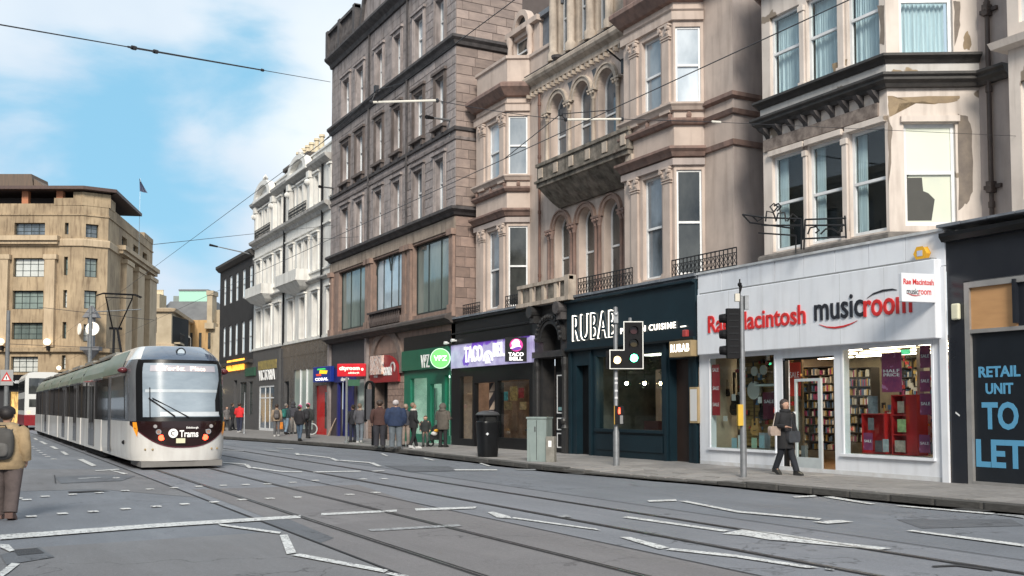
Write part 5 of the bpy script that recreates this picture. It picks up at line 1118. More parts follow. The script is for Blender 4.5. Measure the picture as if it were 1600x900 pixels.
# bracket sign frame (ironwork) on music shop roof
e = empty('iron_sign_bracket', S.P(S.sx(1250, 0, 380), -.3, 5.5), 'ornate scrolled iron bracket projecting above the white parapet', 'iron bracket')
Fi = Fr(S.P(S.sx(1322, 0, 340), -.45, 0)[:2], (-.55, .83)); b = MB()
def ip(x, y): a, z = Fi.pix(x, y, 0); return Fi.P(a, 0, z)
for ln in ([(1320, 337), (1322, 372)], [(1322, 341), (1258, 343)], [(1322, 352), (1258, 352)], [(1322, 370), (1258, 373)], [(1258, 343), (1256, 390)], [(1252, 342), (1252, 390)], [(1252, 342), (1195, 340), (1160, 335)], [(1160, 335), (1172, 348), (1240, 357)], [(1190, 352), (1252, 352)], [(1185, 364), (1244, 368), (1243, 396)], [(1196, 346), (1198, 330), (1208, 332), (1213, 345)], [(1228, 346), (1226, 332), (1216, 333), (1212, 346)], [(1209, 331), (1203, 323), (1209, 318), (1215, 323), (1209, 331)], [(1209, 322), (1216, 318), (1221, 323), (1214, 330)],
           [(1262, 366), (1266, 356), (1275, 354), (1280, 360), (1274, 364)], [(1282, 366), (1290, 358), (1300, 357), (1310, 364), (1318, 350)], [(1230, 346), (1238, 334), (1246, 340), (1240, 346)], [(1176, 338), (1184, 346), (1192, 340)]):
    b.tube([ip(*p) for p in ln], .022, 5)
b.build('scrollwork', iron, e)

# ================================================ B2 brown tenement
s2a, s2b = YB2, S.sx(517.5, 0, 330)
ten = empty('tenement_building', (XS, (s2a + s2b) / 2, GZ), 'tall brown sandstone tenement with balustrade and large first floor shop windows', 'building')
cols = [(535, 546), (556.5, 568), (587, 598), (615, 626.5), (647, 662), (681, 695)]
fl = [(10.42, 12.7), (14.25, 16.35), (17.85, 19.95)]
hol = []; wr = []
for a, c in cols:
    r = rng(S, a, c, 330)
    w_ = r[1] - r[0]; r = (r[0] + w_ * .08, r[1]); wr.append(r)
    for z0, z1 in fl: hol.append((r[0], r[1], z0, z1))
sides = FB((XS + 9, s2a), (XS, s2a))      # gable facing the camera
b = MB(); b.wall(S, s2a, s2b, 10.0, 21.7, hol, th=.3); b.build('front_wall', brownflat, ten)
MB().wall(sides, 0, 9, 5.3, 24.5).build('gable_wall', brownjoint, ten); MB().wall(FB((XS, s2b), (XS + 9, s2b)), 0, 9, 5.3, 22.5).build('party_wall', brownjoint, ten)
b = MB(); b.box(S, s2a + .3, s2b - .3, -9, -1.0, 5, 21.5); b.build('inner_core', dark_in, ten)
for i, r in enumerate(wr):
    for j, (z0, z1) in enumerate(fl):
        window(ten, S, r[0], r[1], z0, z1, -.2, sashw, pane_l if (i + j) % 4 else pane_b, bw=.09, rail=.55)
        b = MB(); b.box(S, r[0] - .22, r[0], 0, .07, z0 - .1, z1 + .2); b.box(S, r[1], r[1] + .22, 0, .07, z0 - .1, z1 + .2); b.box(S, r[0], r[1], 0, .07, z1, z1 + .2); b.box(S, r[0] - .3, r[1] + .3, 0, .16, z1 + .2, z1 + .32); b.box(S, r[0] - .14, r[0] - .09, .07, .10, z0 - .1, z1 + .2); b.box(S, r[1] + .09, r[1] + .14, .07, .10, z0 - .1, z1 + .2)
        if j == 1: b.box(S, r[0] - .28, r[1] + .28, 0, .22, z0 - .24, z0 - .1); b.box(S, r[0] - .2, r[0], 0, .15, z0 - .5, z0 - .24); b.box(S, r[1], r[1] + .2, 0, .15, z0 - .5, z0 - .24)
        b.build('window_surround', brownst if j != 1 else mat('dark_brown_surround', (.15, .12, .11), (.09, .075, .07), scale=3, rough=.88, streak=.6, bump=.4), ten)
def plan2(d=0): return [(XS + 3.2, s2a), (XS, s2a), (XS, s2b)]
for prof, m in (([(-.05, 17.3), (.14, 17.34), (.2, 17.48), (.32, 17.58), (.32, 17.7), (-.05, 17.74)], soot), ([(-.05, 13.2), (.07, 13.22), (.1, 13.34), (-.05, 13.36)], brownst), ([(-.05, 13.6), (.1, 13.62), (.12, 13.76), (-.05, 13.78)], soot), ([(-.05, 9.9), (.12, 9.94), (.2, 10.05), (.36, 10.14), (.36, 10.26), (-.05, 10.32)], soot)):
    b = MB(); b.mold(plan2(), prof); b.build('string_course', m, ten)
b = MB(); b.mold(plan2(), [(-.3, 21.2), (.12, 21.22), (.2, 21.42), (.4, 21.56), (.5, 21.66), (.5, 21.78), (-.3, 21.82)]); b.build('main_cornice', soot, ten)
# ashlar
aw = [(r[0] - .24, r[1] + .24, z0 - .12, z1 + .34) for r in wr for z0, z1 in fl]
gst = mat('gable_stone', (.33, .258, .225), (.23, .182, .165), scale=1.6, rough=.86, bump=.35, bscale=16, rnd=.22)
blocks(ten, sides, 9 - 3.25, 9, 10.35, 17.3, .0, .40, .78, gst, maxn=90); blocks(ten, sides, 9 - 3.25, 9, 17.75, 24.4, .0, .40, .78, gst, maxn=80)
blocks(ten, sides, 9 - 1.2, 9, 5.5, 9.9, .0, .42, .6, mat('gable_stone_chequer', (.30, .215, .18), (.21, .155, .135), scale=1.6, rough=.86, bump=.35, rnd=.42), maxn=40)
blocks(ten, S, s2a, s2b, 13.8, 17.3, .0, .40, .80, brownst, holes=aw, maxn=30); blocks(ten, S, s2a, s2b, 17.75, 21.2, .0, .40, .80, brownst, holes=aw, maxn=30); blocks(ten, S, s2a, s2b, 10.33, 13.2, .0, .40, .80, brownst, holes=aw, maxn=30)
# rainwater pipes
for x in (575.5, 635): 
    a = S.sx(x, .1, 200); b = MB(); b.tube([S.P(a, .1, 10.3), S.P(a, .1, 21.2)], .05, 6); b.build('drainpipe', soot, ten)
# parapet balustrade and pediment dormer
b = MB(); Z = 21.82
aP0, aP1 = S.sx(566, 0, 20), s2b
b.box(S, s2a, s2b, -.3, .12, Z, Z + .12); b.box(S, aP0, aP1, .10, .42, Z + 1.3, Z + 1.46)
for a in (s2b - .35, aP0, (aP0 + s2b) / 2): b.box(S, a, a + .35, .08, .44, Z + .0, Z + 1.52)
b.build('parapet', soot, ten); b = MB()
n = 22
for i in range(n):
    a = aP0 + .45 + (s2b - aP0 - .85) * i / (n - 1)
    b.lathe(S.P(a, .25, Z + .12), [(.05, 0), (.09, .3), (.05, .65), (.04, .9), (.07, 1.18)], 6)
b.build('baluster_row', soot, ten, kind='stuff')
a = aP0 - 1.5; b = MB(); b.prism(S, [(a - 4.5, Z), (a + 1.1, Z), (a + .7, Z + 1.2), (a - .6, Z + 3.2), (a - 4.5, Z + 3.2)], -1, .1); b.build('gable_dormer', brownflat, ten)
b = MB(); b.prism(S, [(a + 1.1, Z), (a + 1.45, Z), (a + .9, Z + 1.4), (a - .4, Z + 3.5), (a - .7, Z + 3.3), (a + .7, Z + 1.2)], -1.1, .25); b.build('dormer_coping', soot, ten)
b = MB(); b.loft([[(XS + .4, s2a, Z), (XS + .4, s2b, Z), (XS + 9, s2b, Z), (XS + 9, s2a, Z)], [(XS + 2.4, s2a, Z + 2.9), (XS + 2.4, s2b - 1.4, Z + 2.9), (XS + 8, s2b, Z + 2.9), (XS + 8, s2a, Z + 2.9)]]); b.build('slate_roof', slate, ten)
# first floor show windows between piers
P1 = [rng(S, 529, 573, 450), rng(S, 583, 630, 440), rng(S, 645, 704, 430)]
zf0, zf1 = 5.95, 9.25
b = MB(); b.wall(S, s2a, s2b, 5.3, 10.0, [(P1[0][0], P1[0][1], zf0, zf1), (P1[1][0], P1[1][1], 6.55, zf1), (P1[2][0], P1[2][1], zf0, zf1)], th=.35); b.build('first_floor_wall', ruddy, ten)
b = MB(); b.box(S, s2a, s2b, 0, .05, 9.35, 9.88); b.build('frieze', mat('frieze_stone', (.38, .31, .25), (.26, .21, .175), scale=2, rough=.9, streak=.6, bump=.3), ten)
edges = [s2a + .2, (P1[2][1] + P1[1][0]) / 2, (P1[1][1] + P1[0][0]) / 2, s2b - .3]
for a in [s2a + .25, P1[2][1] + .28, P1[1][0] - .28, P1[1][1] + .25, P1[0][0] - .25, s2b - .35]:
    b = MB(); b.box(S, a - .2, a + .2, .0, .12, 6.1, 9.1); b.box(S, a - .26, a + .26, 0, .18, 5.6, 6.1); b.box(S, a - .28, a + .28, 0, .22, 9.1, 9.35); b.build('pier', ruddy, ten)
dkf = plain('dark_green_frame', (.02, .03, .03), .4)
for i, r in enumerate(P1):
    window(ten, S, r[0], r[1], zf0 if i != 1 else 6.55, zf1, -.2, dkf, pane_s if i != 1 else mat('pane_bright', (.55, .66, .74), (.40, .50, .58), scale=1.2, rough=.05, spec=.9), bw=.10, rail=0, mull=(.34, .67) if i != 1 else (.27, .5, .76))
r = P1[1]; b = MB()
for k in range(4):
    x0 = r[0] + (r[1] - r[0]) * (0, .27, .5, .76)[k]; x1 = r[0] + (r[1] - r[0]) * (.27, .5, .76, 1)[k]
for c in ((r[0] + r[1]) / 2 - (r[1] - r[0]) * .25, (r[0] + r[1]) / 2 + (r[1] - r[0]) * .25): b.arcring(S, c, zf1 - .75, (r[1] - r[0]) * .23, (r[1] - r[0]) * .25, -.2, -.16)
b.build('tracery', dkf, ten)
b = MB(); b.box(S, r[0] - .1, r[1] + .1, 0, .3, 6.42, 6.52)
for i in range(18): b.lathe(S.P(r[0] + (r[1] - r[0]) * (i + .5) / 18, .18, 5.8), [(.05, 0), (.08, .2), (.04, .4), (.06, .6)], 6)
b.build('balustrade', mat('dark_balustrade', (.09, .07, .065), (.05, .04, .04), scale=4, rough=.8), ten, kind='stuff')
b = MB(); b.mold([(XS, s2a), (XS, s2b)], [(-.05, 5.28), (.2, 5.32), (.3, 5.42), (.5, 5.5), (.5, 5.62), (.3, 5.72), (-.05, 5.8)]); b.build('shop_cornice', mat('dark_sandstone', (.10, .08, .075), (.05, .045, .042), scale=3, rough=.85, bump=.4), ten)
# ground floor: piers and wall above fascias
gz = [(704, 632, 5.30), ]
v0, v1 = s3b + .03, S.sx(632)
r0, r1 = S.sx(632), S.sx(577)
k0_, k1_ = S.sx(577), s2b
b = MB(); b.wall(S, s2a, k0_, 4.35, 5.30); b.build('shop_frieze', ruddy, ten)
b = MB(); b.wall(S, k0_, k1_, 3.7, 5.30); b.build('shop_frieze', mat('dim_panel', (.055, .05, .055), (.04, .037, .04), rough=.7), ten)
# VPZ
vp = empty('green_shop', (XS, (v0 + v1) / 2, GZ), 'bright green vape shop front with round lit logo', 'shopfront')
grn = mat('green_fascia', (.012, .13, .075), (.010, .11, .062), rough=.35); grf = mat('green_frame', (.01, .15, .09), rough=.4)
MB().box(S, v0, v1, 0, .14, 3.42, 4.34).build('fascia_board', grn, vp); MB().box(S, v0, v1, 0, .03, 4.36, 5.0).build('upper_board', black, vp)
w1, w2, w3 = rng(S, 641, 667, 640), rng(S, 672, 690, 640), rng(S, 695, 703, 640)
b = MB(); b.wall(S, v0, v1, GZ - .02, 3.42, [(w1[0], w1[1], .5, 3.05), (w2[0], w2[1], GZ, 2.75), (w3[0], w3[1], .5, 3.1)], th=.2); b.build('shopfront_wall', grf, vp)
for s_, z0, z1 in ((w1, .5, 3.05), (w2, GZ, 2.75), (w3, .5, 3.1)): MB().box(S, s_[0], s_[1], -.1, -.09, z0, z1).build('shop_window_glass', glz, vp)
b = MB(); b.box(S, v0, v1, -3, -2.9, GZ, 3.3); b.box(S, v0, v1, -3, -.2, 3.2, 3.3); b.box(S, v0, v0 + .05, -3, -.2, GZ, 3.3); b.box(S, v1 - .05, v1, -3, -.2, GZ, 3.3); b.box(S, v0, v1, -3, -.2, GZ - .02, GZ + .01); b.build('interior_shell', mat('interior_mint', (.62, .72, .64), (.42, .52, .45), emit=.10), vp)
b = MB(); b.box(S, v0 + .4, v1 - .4, -1.6, -1.4, 3.1, 3.16); b.build('ceiling_lights', plain('lit_green_white', (.75, 1, .85), emit=5), vp)
for i, (x0, x1, z0, z1) in enumerate(((650, 655, .5, 2.6), (682, 688, .5, 2.2), (697, 702, 1.9, 2.8))):
    r_s = rng(S, x0, x1, 640); MB().box(S, r_s[0], r_s[1], -.9, -.8, z0, z1).build('display_strip', plain('strip%d' % i, [(.25, .35, .3), (.1, .25, .15), (.1, .9, .5)][i], emit=[0, 0, 1.2][i]), vp)
px_letter('VPZ', S, 658, 671, 555, 575, 553, 0, .14, .03, wht_l, vp, bold=.0)
Fz = Fr(S.P(S.sx(702, .2, 560), .2, 0)[:2], (-.86, .5)); Sx_ = S; cc_ = Fz.pix(688, 560); Rz = .40; MB().disc(Fz, cc_[0], cc_[1], Rz, -.1, .0, 24).build('logo_disc', plain('logo_lime', (.12, .62, .12), emit=.5), vp)
b = MB(); b.arcring(Fz, cc_[0], cc_[1], Rz, Rz + .03, -.11, .01, 28, 0, 2 * math.pi); b.build('logo_ring', plain('logo_mint', (.55, .9, .6), emit=.4), vp)
lettering('VPZ', Fz, cc_[0] + .28, cc_[0] - .28, cc_[1] - .10, cc_[1] + .12, 0, .012, wl, vp, bold=.01)
# red arched shop
ra = empty('red_arch_shop', (XS, (r0 + r1) / 2, GZ), 'stone arch shop with deep red domed sign board', 'shopfront')
rm = S.sx(604, 0, 570); b = MB(); Rr = (r1 - r0) * .5 - .05; do_ = rng(S, 586, 606, 650)
b.wall(S, r0, r1, GZ - .02, 4.36, [(do_[0], do_[1], GZ - .02, 3.0)], th=.5); b.build('stone_wall', mat('rough_brown_wall', (.20, .145, .12), (.10, .075, .065), scale=3, rough=.9, bump=.5), ra)
blocks(ra, S, r0, do_[0], GZ, 3.2, .0, .3, .5, ruddy, maxn=60); blocks(ra, S, do_[1] , r1, GZ, 3.2, .0, .3, .5, ruddy, maxn=40)
b = MB(); b.arcring(S, rm, 3.35, Rr * .82, Rr * .99, 0, .1, 16); b.build('arch_stones', mat('arch_voussoir', (.24, .18, .15), (.14, .11, .10), scale=5, rough=.9, bump=.5), ra)
K = 14; pts = [(rm - Rr * .80, 2.95), (rm + Rr * .80, 2.95)] + [(rm + Rr * .80 * math.cos(math.pi * k / K), 3.3 + 1.0 * math.sin(math.pi * k / K)) for k in range(K + 1)]
MB().prism(S, pts, .02, .16).build('red_domed_board', mat('deep_red', (.30, .018, .022), (.24, .015, .02), rough=.4), ra)
MB().box(S, do_[0], do_[1], -.6, -.5, GZ, 3.0).build('dark_entrance', dark_in, ra)
px_letter('com', S, 599, 612, 574, 587, 573, 0, .16, .03, wht_l, ra, bold=.04); px_letter('Ri', S, 585, 590, 585, 590, 584, 0, .16, .03, wht_l, ra, bold=.03)
ci = S.pix(614, 575, .16); b = MB(); b.arcring(S, ci[0], ci[1], .22, .3, .16, .2, 14, -.6, 4.2); b.build('sign_swirl', plain('grey_swirl', (.5, .48, .48)), ra)
sa, sz = S.pix(582, 571, .3); MB().box(S, S.sx(596, .3, 570), S.sx(578, .3, 570), .17, .3, S.pix(578, 586, .3)[1], S.pix(578, 557, .3)[1]).build('poster_board', mat('poster_mixed', (.75, .72, .70), (.60, .35, .25), scale=6, rough=.5, patch=((.15, .15, .18), .6, 8)), ra)
# cityroom
ct = empty('blue_entrance', (XS, (k0_ + k1_) / 2, GZ), 'dark shopfront with blue doorway and red projecting sign', 'shopfront')
bd, gp = rng(S, 527, 553, 640), rng(S, 556, 571, 640)
b = MB(); b.wall(S, k0_, k1_, GZ - .02, 3.7, [(bd[0], bd[1], GZ, 3.1), (gp[0], gp[1], .5, 3.2)], th=.3); b.build('shopfront_wall', mat('plum_grey', (.07, .055, .06), (.05, .04, .045), rough=.6), ct)
blup = mat('royal_blue', (.018, .022, .16), (.015, .018, .12), rough=.4); b = MB(); b.box(S, bd[0], bd[0] + .25, -.1, .03, GZ, 3.1); b.box(S, bd[1] - .25, bd[1], -.1, .03, GZ, 3.1); b.box(S, bd[0] + .25, bd[1] - .25, -.3, -.25, GZ, 3.1); b.box(S, bd[0] - .3, bd[1] + .3, .0, .08, 3.1, 3.85); b.build('blue_door_frame', blup, ct)
px_letter('cityroom', S, 533, 545, 590, 597, 590, 0, .08, .02, wht_l, ct, bold=.03)
MB().box(S, gp[0], gp[1], -.1, -.08, .5, 3.2).build('shop_window_glass', pane_s, ct)
MB().box(S, k0_ - .0, k0_ + .28, 0, .15, GZ, 5.28).build('corner_pier', brownst, ct); MB().box(S, k1_ - .3, k1_, 0, .15, GZ, 5.28).build('corner_pier', brownst, ct)
Fc = Fr((XS - .25, S.sx(571, .25, 580)), (-.72, .69)); Lc = Fc.sx(526.5, 0, 580); zt_c, zb_c = Fc.pix(560, 568)[1], Fc.pix(560, 588)[1]
sgn = MB().box(Fc, .0, Lc, -.12, 0, zb_c, zt_c).build('projecting_sign', mat('sign_red', (.55, .02, .03), rough=.35, emit=.25), ct, bevel=.03)
lettering('cityroom', Fc, Lc * .92, Lc * .2, zb_c + (zt_c - zb_c) * .40, zb_c + (zt_c - zb_c) * .80, 0, .01, plain('sign_cream', (.9, .85, .7), emit=.4), sgn, bold=.04); lettering('edinburgh', Fc, Lc * .60, Lc * .22, zb_c + (zt_c - zb_c) * .16, zb_c + (zt_c - zb_c) * .36, 0, .01, MATS['sign_cream'], sgn, bold=.02)
b = MB(); b.disc(Fc, Lc * .11, (zb_c + zt_c) / 2 + .03, .07, 0, .01, 12); b.build('sign_dot', MATS['sign_cream'], sgn)

# ================================================ B1 ivory classical building
XW = XS; W = S; wa, wb = s2b, S.sx(397, 0, 450); Wl = wb - wa
iv = empty('classical_building', (XS, (wa + wb) / 2, GZ), 'ivory stucco building with arched pediments and carved balconies', 'building')
def zat(px, py): return W.pix(px, py)[1]
zg = 5.75; zmid = zat(397, 383); ztop = zat(397, 325)
f1 = [rng(W, a, c, 500) for a, c in ((402, 409), (415, 424), (430, 437.5), (451, 459), (469, 477.5), (489, 497.5), (512, 516.8))]
f2 = [rng(W, a, c, 420) for a, c in ((402.5, 408), (413, 418), (421, 426), (433, 439), (453, 459), (466, 472), (476, 482), (490, 497))]
f3 = [rng(W, a, c, 320) for a, c in ((406.5, 410.5), (415, 419), (422, 426), (436, 441), (456, 461.5), (468, 473.5), (476, 482), (493, 499), (516, 517))]
z1 = (5.95, 8.55); z2 = (9.9, 12.0); z3 = (13.9, 15.6)
hs = [(r[0], r[1], *z1) for r in f1] + [(r[0], r[1], *z2) for r in f2] + [(r[0], r[1], *z3) for r in f3]
b = MB(); b.wall(W, wa, wb, zg, ztop, hs, th=.38); b.build('front_wall', ivory, iv)
b = MB(); b.wall(FB((XW, wb), (XW + 9, wb)), 0, 9, 5, ztop); b.build('side_wall', ivory, iv)
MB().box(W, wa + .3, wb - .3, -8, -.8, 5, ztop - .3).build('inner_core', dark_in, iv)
for rs, z in ((f1, z1), (f2, z2), (f3, z3)):
    for r in rs:
        window(iv, W, r[0], r[1], z[0], z[1], -.3, sashw, pane_b, bw=.08)
        b = MB(); b.box(W, r[0] - .16, r[0], 0, .09, z[0], z[1] + .14); b.box(W, r[1], r[1] + .16, 0, .09, z[0], z[1] + .14); b.box(W, r[0], r[1], 0, .09, z[1], z[1] + .14); b.box(W, r[0] - .22, r[1] + .22, 0, .2, z[1] + .14, z[1] + .24); b.build('window_surround', ivory, iv)
pw = [(XW, wa), (XW, wb)]
ivd = mat('ivory_grey_trim', (.50, .485, .46), (.33, .32, .31), scale=3, rough=.8, streak=.5)
for prof, m in (([(-.05, zmid - .45), (.12, zmid - .4), (.2, zmid - .2), (.42, zmid - .08), (.45, zmid + .08), (-.05, zmid + .14)], ivd), ([(-.05, 12.35), (.12, 12.4), (.12, 12.5), (-.05, 12.52)], ivory), ([(-.05, 9.15), (.14, 9.2), (.26, 9.3), (.26, 9.38), (-.05, 9.42)], ivd), ([(-.05, 9.75), (.1, 9.78), (.1, 9.86), (-.05, 9.88)], ivory), ([(-.05, ztop - .3), (.15, ztop - .25), (.4, ztop - .05), (.45, ztop + .1), (-.3, ztop + .16)], ivd), ([(-.05, 5.72), (.1, 5.76), (.1, 5.9), (-.05, 5.92)], ivory)):
    b = MB(); b.mold(pw, prof); b.build('string_course', m, iv)
b = MB(); b.box(W, wa, wb, -.4, -.1, ztop, ztop + .75); b.box(W, wa, wb, -.45, -.02, ztop + .75, ztop + .85); b.build('parapet', ivory, iv)
for xa, xb in ((406, 430), (459, 487)):
    r = rng(W, xa, xb, 330); m = (r[0] + r[1]) / 2; R0 = (r[1] - r[0]) / 2 + .1; b = MB(); zz = ztop + .12
    b.arcring(W, m, zz, R0 * .72, R0 * 1.0, .0, .45, 12, f=.5); b.box(W, m - R0 * 1.05, m + R0 * 1.05, 0, .5, zz - .18, zz); b.prism(W, [(m - R0 * .73 * math.cos(math.pi * k / 12), zz + .5 * R0 * .73 * math.sin(math.pi * k / 12)) for k in range(13)], -.3, .1)
    b.lathe(W.P(m, .15, zz + R0 * .5), [(.25, 0), (.12, .08), (.2, .22), (.12, .36), (.02, .5)], 8); b.build('arched_pediment', ivory, iv)
    for a in (r[0] - .25, r[1] + .25): b = MB(); b.box(W, a - .2, a + .2, 0, .28, 13.7, ztop - .5); b.box(W, a - .26, a + .26, 0, .38, ztop - .7, ztop - .3); b.ball(W.P(a, .36, ztop - .95), .2, 6); b.build('giant_bracket', ivory, iv)
    railing(iv, W, r[0], r[1], .35, zmid + .14, zmid + .75)
for xa, xb in ((402, 428), (451, 484)):
    r = rng(W, xa, xb, 460); b = MB(); m = (r[0] + r[1]) / 2
    b.box(W, r[0], r[1], 0, .9, 9.42, 9.56); b.box(W, r[0], r[1], .78, .88, 9.56, 10.1); b.box(W, r[0], r[0] + .1, 0, .78, 9.56, 10.1)
    b.loft([[W.P(m - .5, 0, 8.75), W.P(m + .5, 0, 8.75), W.P(m + .5, .1, 8.75), W.P(m - .5, .1, 8.75)], [W.P(r[0] + .3, 0, 9.1), W.P(r[1] - .3, 0, 9.1), W.P(r[1] - .3, .55, 9.1), W.P(r[0] + .3, .55, 9.1)], [W.P(r[0], 0, 9.42), W.P(r[1], 0, 9.42), W.P(r[1], .85, 9.42), W.P(r[0], .85, 9.42)]]); b.build('oriel_balcony', ivory, iv)
for x in (443.5, 502.5):
    a = W.sx(x, .1, 450); b = MB(); b.tube([W.P(a, .12, 5.8), W.P(a, .12, ztop - .3)], .07, 6); b.build('drainpipe', blackm, iv)
a0, a1 = W.sx(495, -2, 250), W.sx(458, -2, 250)
b = MB(); zk_ = W.pix(478, 251, -2)[1]; b.box(W, a0, a1, -2.6, -1.4, ztop, zk_ - .25); b.box(W, a0 - .15, a1 + .15, -2.7, -1.3, zk_ - .25, zk_); ch = b.build('chimney_stack', mat('sooty_brick', (.12, .10, .085), (.07, .06, .055), scale=4), iv)
for i, x in enumerate((467, 475, 481, 487, 495, 503)):
    a = W.sx(x, -2, 240); MB().lathe(W.P(a, -2, zk_), [(.2, 0), (.17, .25), (.15, .75), (.22, .8), (.2, .95)], 8).build('chimney_pot', mat('pot_cream', (.70, .60, .42), (.6, .5, .36)), iv)
# gull on pediment
a, z = W.pix(417.5, 282); b = MB(); b.ball(W.P(a, .2, z), .2, 8, (.6, 1.6, .6)); b.ball(W.P(a - .3, .2, z + .12), .09, 6); b.loft([[W.P(a + .2, .2, z + .05), W.P(a + .2, .1, z), W.P(a + .2, .3, z)], [W.P(a + .55, .2, z + .12), W.P(a + .55, .18, z + .1), W.P(a + .55, .22, z + .1)]]); tag(b.build('seagull', plain('gull_grey', (.25, .24, .23)), None, smooth=True), 'seagull standing on top of the far left arched pediment', 'bird')
# ground floor of ivory building
gshop = empty('glass_shop', (XS, W.sx(480), GZ), 'dark tiled shopfront with tall display glass beside a betting shop', 'shopfront')
gx0, gx1, gx2, gx3 = W.sx(516.8), W.sx(491), W.sx(440), wb
gt = mat('grey_granite', (.10, .098, .10), (.06, .058, .06), scale=2, rough=.25)
hg = rng(W, 459, 489, 620); hd = rng(W, 444, 451, 640)
b = MB(); b.wall(W, gx0, gx2, GZ - .02, zg, [(hg[0], hg[1], .4, 4.05), (W.sx(514), W.sx(494), GZ, 3.0), (hd[0], hd[1], GZ, 3.4)], th=.2); b.build('granite_wall', gt, gshop)
for k in range(7): 
    a0_ = gx0 + (gx2 - gx0) * k / 7; MB().box(W, a0_ + .01, a0_ + (gx2 - gx0) / 7 - .01, .0, .02 + .003 * (k % 2), 4.95, 5.68).build('granite_panel', gt, gshop)
MB().box(W, hg[0], hg[1], -.08, -.06, .4, 4.05).build('shop_window_glass', mat('pane_mint', (.42, .50, .46), (.25, .30, .28), scale=1.0, rough=.08, spec=.8, stretch=(1, 1, .4)), gshop)
b = MB()
for q in (.33, .66): a = hg[0] + (hg[1] - hg[0]) * q; b.box(W, a - .04, a + .04, -.06, .01, .4, 4.05)
b.build('mullion', sashw, gshop)
MB().box(W, hd[0], hd[1], -.5, -.4, GZ, 3.4).build('dark_door', dark_in, gshop)
cr0, cr1 = W.sx(514), W.sx(494); e = empty('betting_shop_entrance', (XS, (cr0 + cr1) / 2, GZ), 'tall glossy red door under a blue sign with coloured flag mark', 'shopfront')
MB().box(W, cr0, cr1, -.15, -.1, GZ, 3.0).build('red_door', mat('red_gloss', (.55, .015, .012), (.45, .01, .01), rough=.2), e); MB().box(W, cr0 + .5, cr0 + .9, -.1, -.09, .5, 2.6).build('door_glass', pane_d, e)
Fo = FB((XS - .3, W.sx(516, .3, 585)), (XS - .55, W.sx(489, .5, 585))); Lo = Fo.sx(489, 0, 585); z0_, z1_ = Fo.pix(500, 597)[1], Fo.pix(500, 573)[1]
s_ = MB().box(Fo, 0, Lo, -.25, 0, z0_, z1_).build('box_sign', mat('sign_blue', (.012, .03, .20), rough=.3, emit=.2), e, bevel=.02)
lettering('CORAL', Fo, Lo * .86, Lo * .12, z0_ + .08, z0_ + (z1_ - z0_) * .28, 0, .01, wl, s_, bold=.04)
for (m_, pts) in ((plain('flag_red', (.7, .05, .02), emit=.4), [(.78, .40), (.5, .40), (.55, .55), (.82, .52)]), (plain('flag_yellow', (.9, .6, .02), emit=.4), [(.62, .55), (.2, .5), (.15, .72), (.6, .78)]), (plain('flag_green', (.05, .6, .1), emit=.4), [(.75, .78), (.25, .80), (.3, .88), (.72, .88)])):
    MB().prism(Fo, [(Lo * x, z0_ + (z1_ - z0_) * y) for x, y in pts], 0, .012).build('flag_mark', m_, s_)
vs = empty('white_door_shop', (XS, W.sx(418), GZ), 'narrow shop with white framed glass doors and white lettering', 'shopfront')
vw = rng(W, 404, 428, 640)
b = MB(); b.wall(W, gx2, gx3, GZ - .02, zg, [(vw[0], vw[1], GZ, 3.25)], th=.3); b.box(W, gx2, gx2 + .5, 0, .15, GZ, 5.6); b.build('front_wall', mat('grey_shop_paint', (.085, .085, .088), rough=.5), vs)
window(vs, W, vw[0], vw[1], GZ, 3.25, -.05, sashw, pane_b, rail=0, mull=(.33, .62), trans=(.72,), bw=.14, step=False)
px_letter('VICTORIA', W, 405, 430, 579, 595, 577, 0, .05, .05, wht_l, vs, bold=.01)
MB().box(W, W.sx(433, 0, 565), W.sx(405, 0, 565), .02, .08, 4.35, 4.95).build('upper_sign', mat('dim_gold', (.30, .23, .06), (.14, .11, .05), scale=4, emit=.15), vs)
# ================================================ B0 dark building
da, db = wb, W.sx(344, 0, 450)
dk = empty('dark_building', (XS, (da + db) / 2, GZ), 'dark grey painted building with two rows of tall white windows', 'building')
zdt = zat(345, 418)
fx = [rng(W, a, c, 470) for a, c in ((349, 353), (358, 362.5), (367.5, 372), (378, 383), (388.8, 394))]
za = (8.95, 12.0); zb_ = (5.55, 8.2)
za = (zat(350, 478), zat(350, 436)); zb_ = (zat(351, 558), zat(351, 511))
MB().wall(W, da, db, 5.0, zdt, [(r[0], r[1], *z) for r in fx for z in (za, zb_)], th=.2).build('front_wall', greywall, dk); MB().wall(FB((XW, db), (XW + 8, db)), 0, 8, 0, zdt).build('side_wall', greywall, dk)
for r in fx:
    for z in (za, zb_): window(dk, W, r[0], r[1], *z, -.08, sashw, MATS['net'], bw=.1, step=False)
b = MB(); b.mold([(XW, da), (XW, db)], [(-.1, zdt - .5), (.15, zdt - .45), (.4, zdt - .2), (.4, zdt), (-.1, zdt + .05)]); b.build('cornice', blackband, dk); b = MB(); b.mold([(XW, da), (XW, db)], [(-.1, 4.9), (.3, 5.0), (.3, 5.2), (-.1, 5.25)]); b.build('cornice', blackband, dk)
b = MB(); b.loft([[(XW + .2, da, zdt), (XW + .2, db, zdt), (XW + 8, db, zdt), (XW + 8, da, zdt)], [(XW + 1.2, da, zdt + 1), (XW + 1.2, db, zdt + 1), (XW + 7, db, zdt + 1), (XW + 7, da, zdt + 1)]]); b.build('slate_roof', slate, dk)
ask = empty('italian_restaurant', (XS, W.sx(370), GZ), 'dark restaurant front with glowing orange lettering', 'shopfront')
aw_ = [rng(W, a, c, 620) for a, c in ((365, 370), (375, 385), (389, 400))]
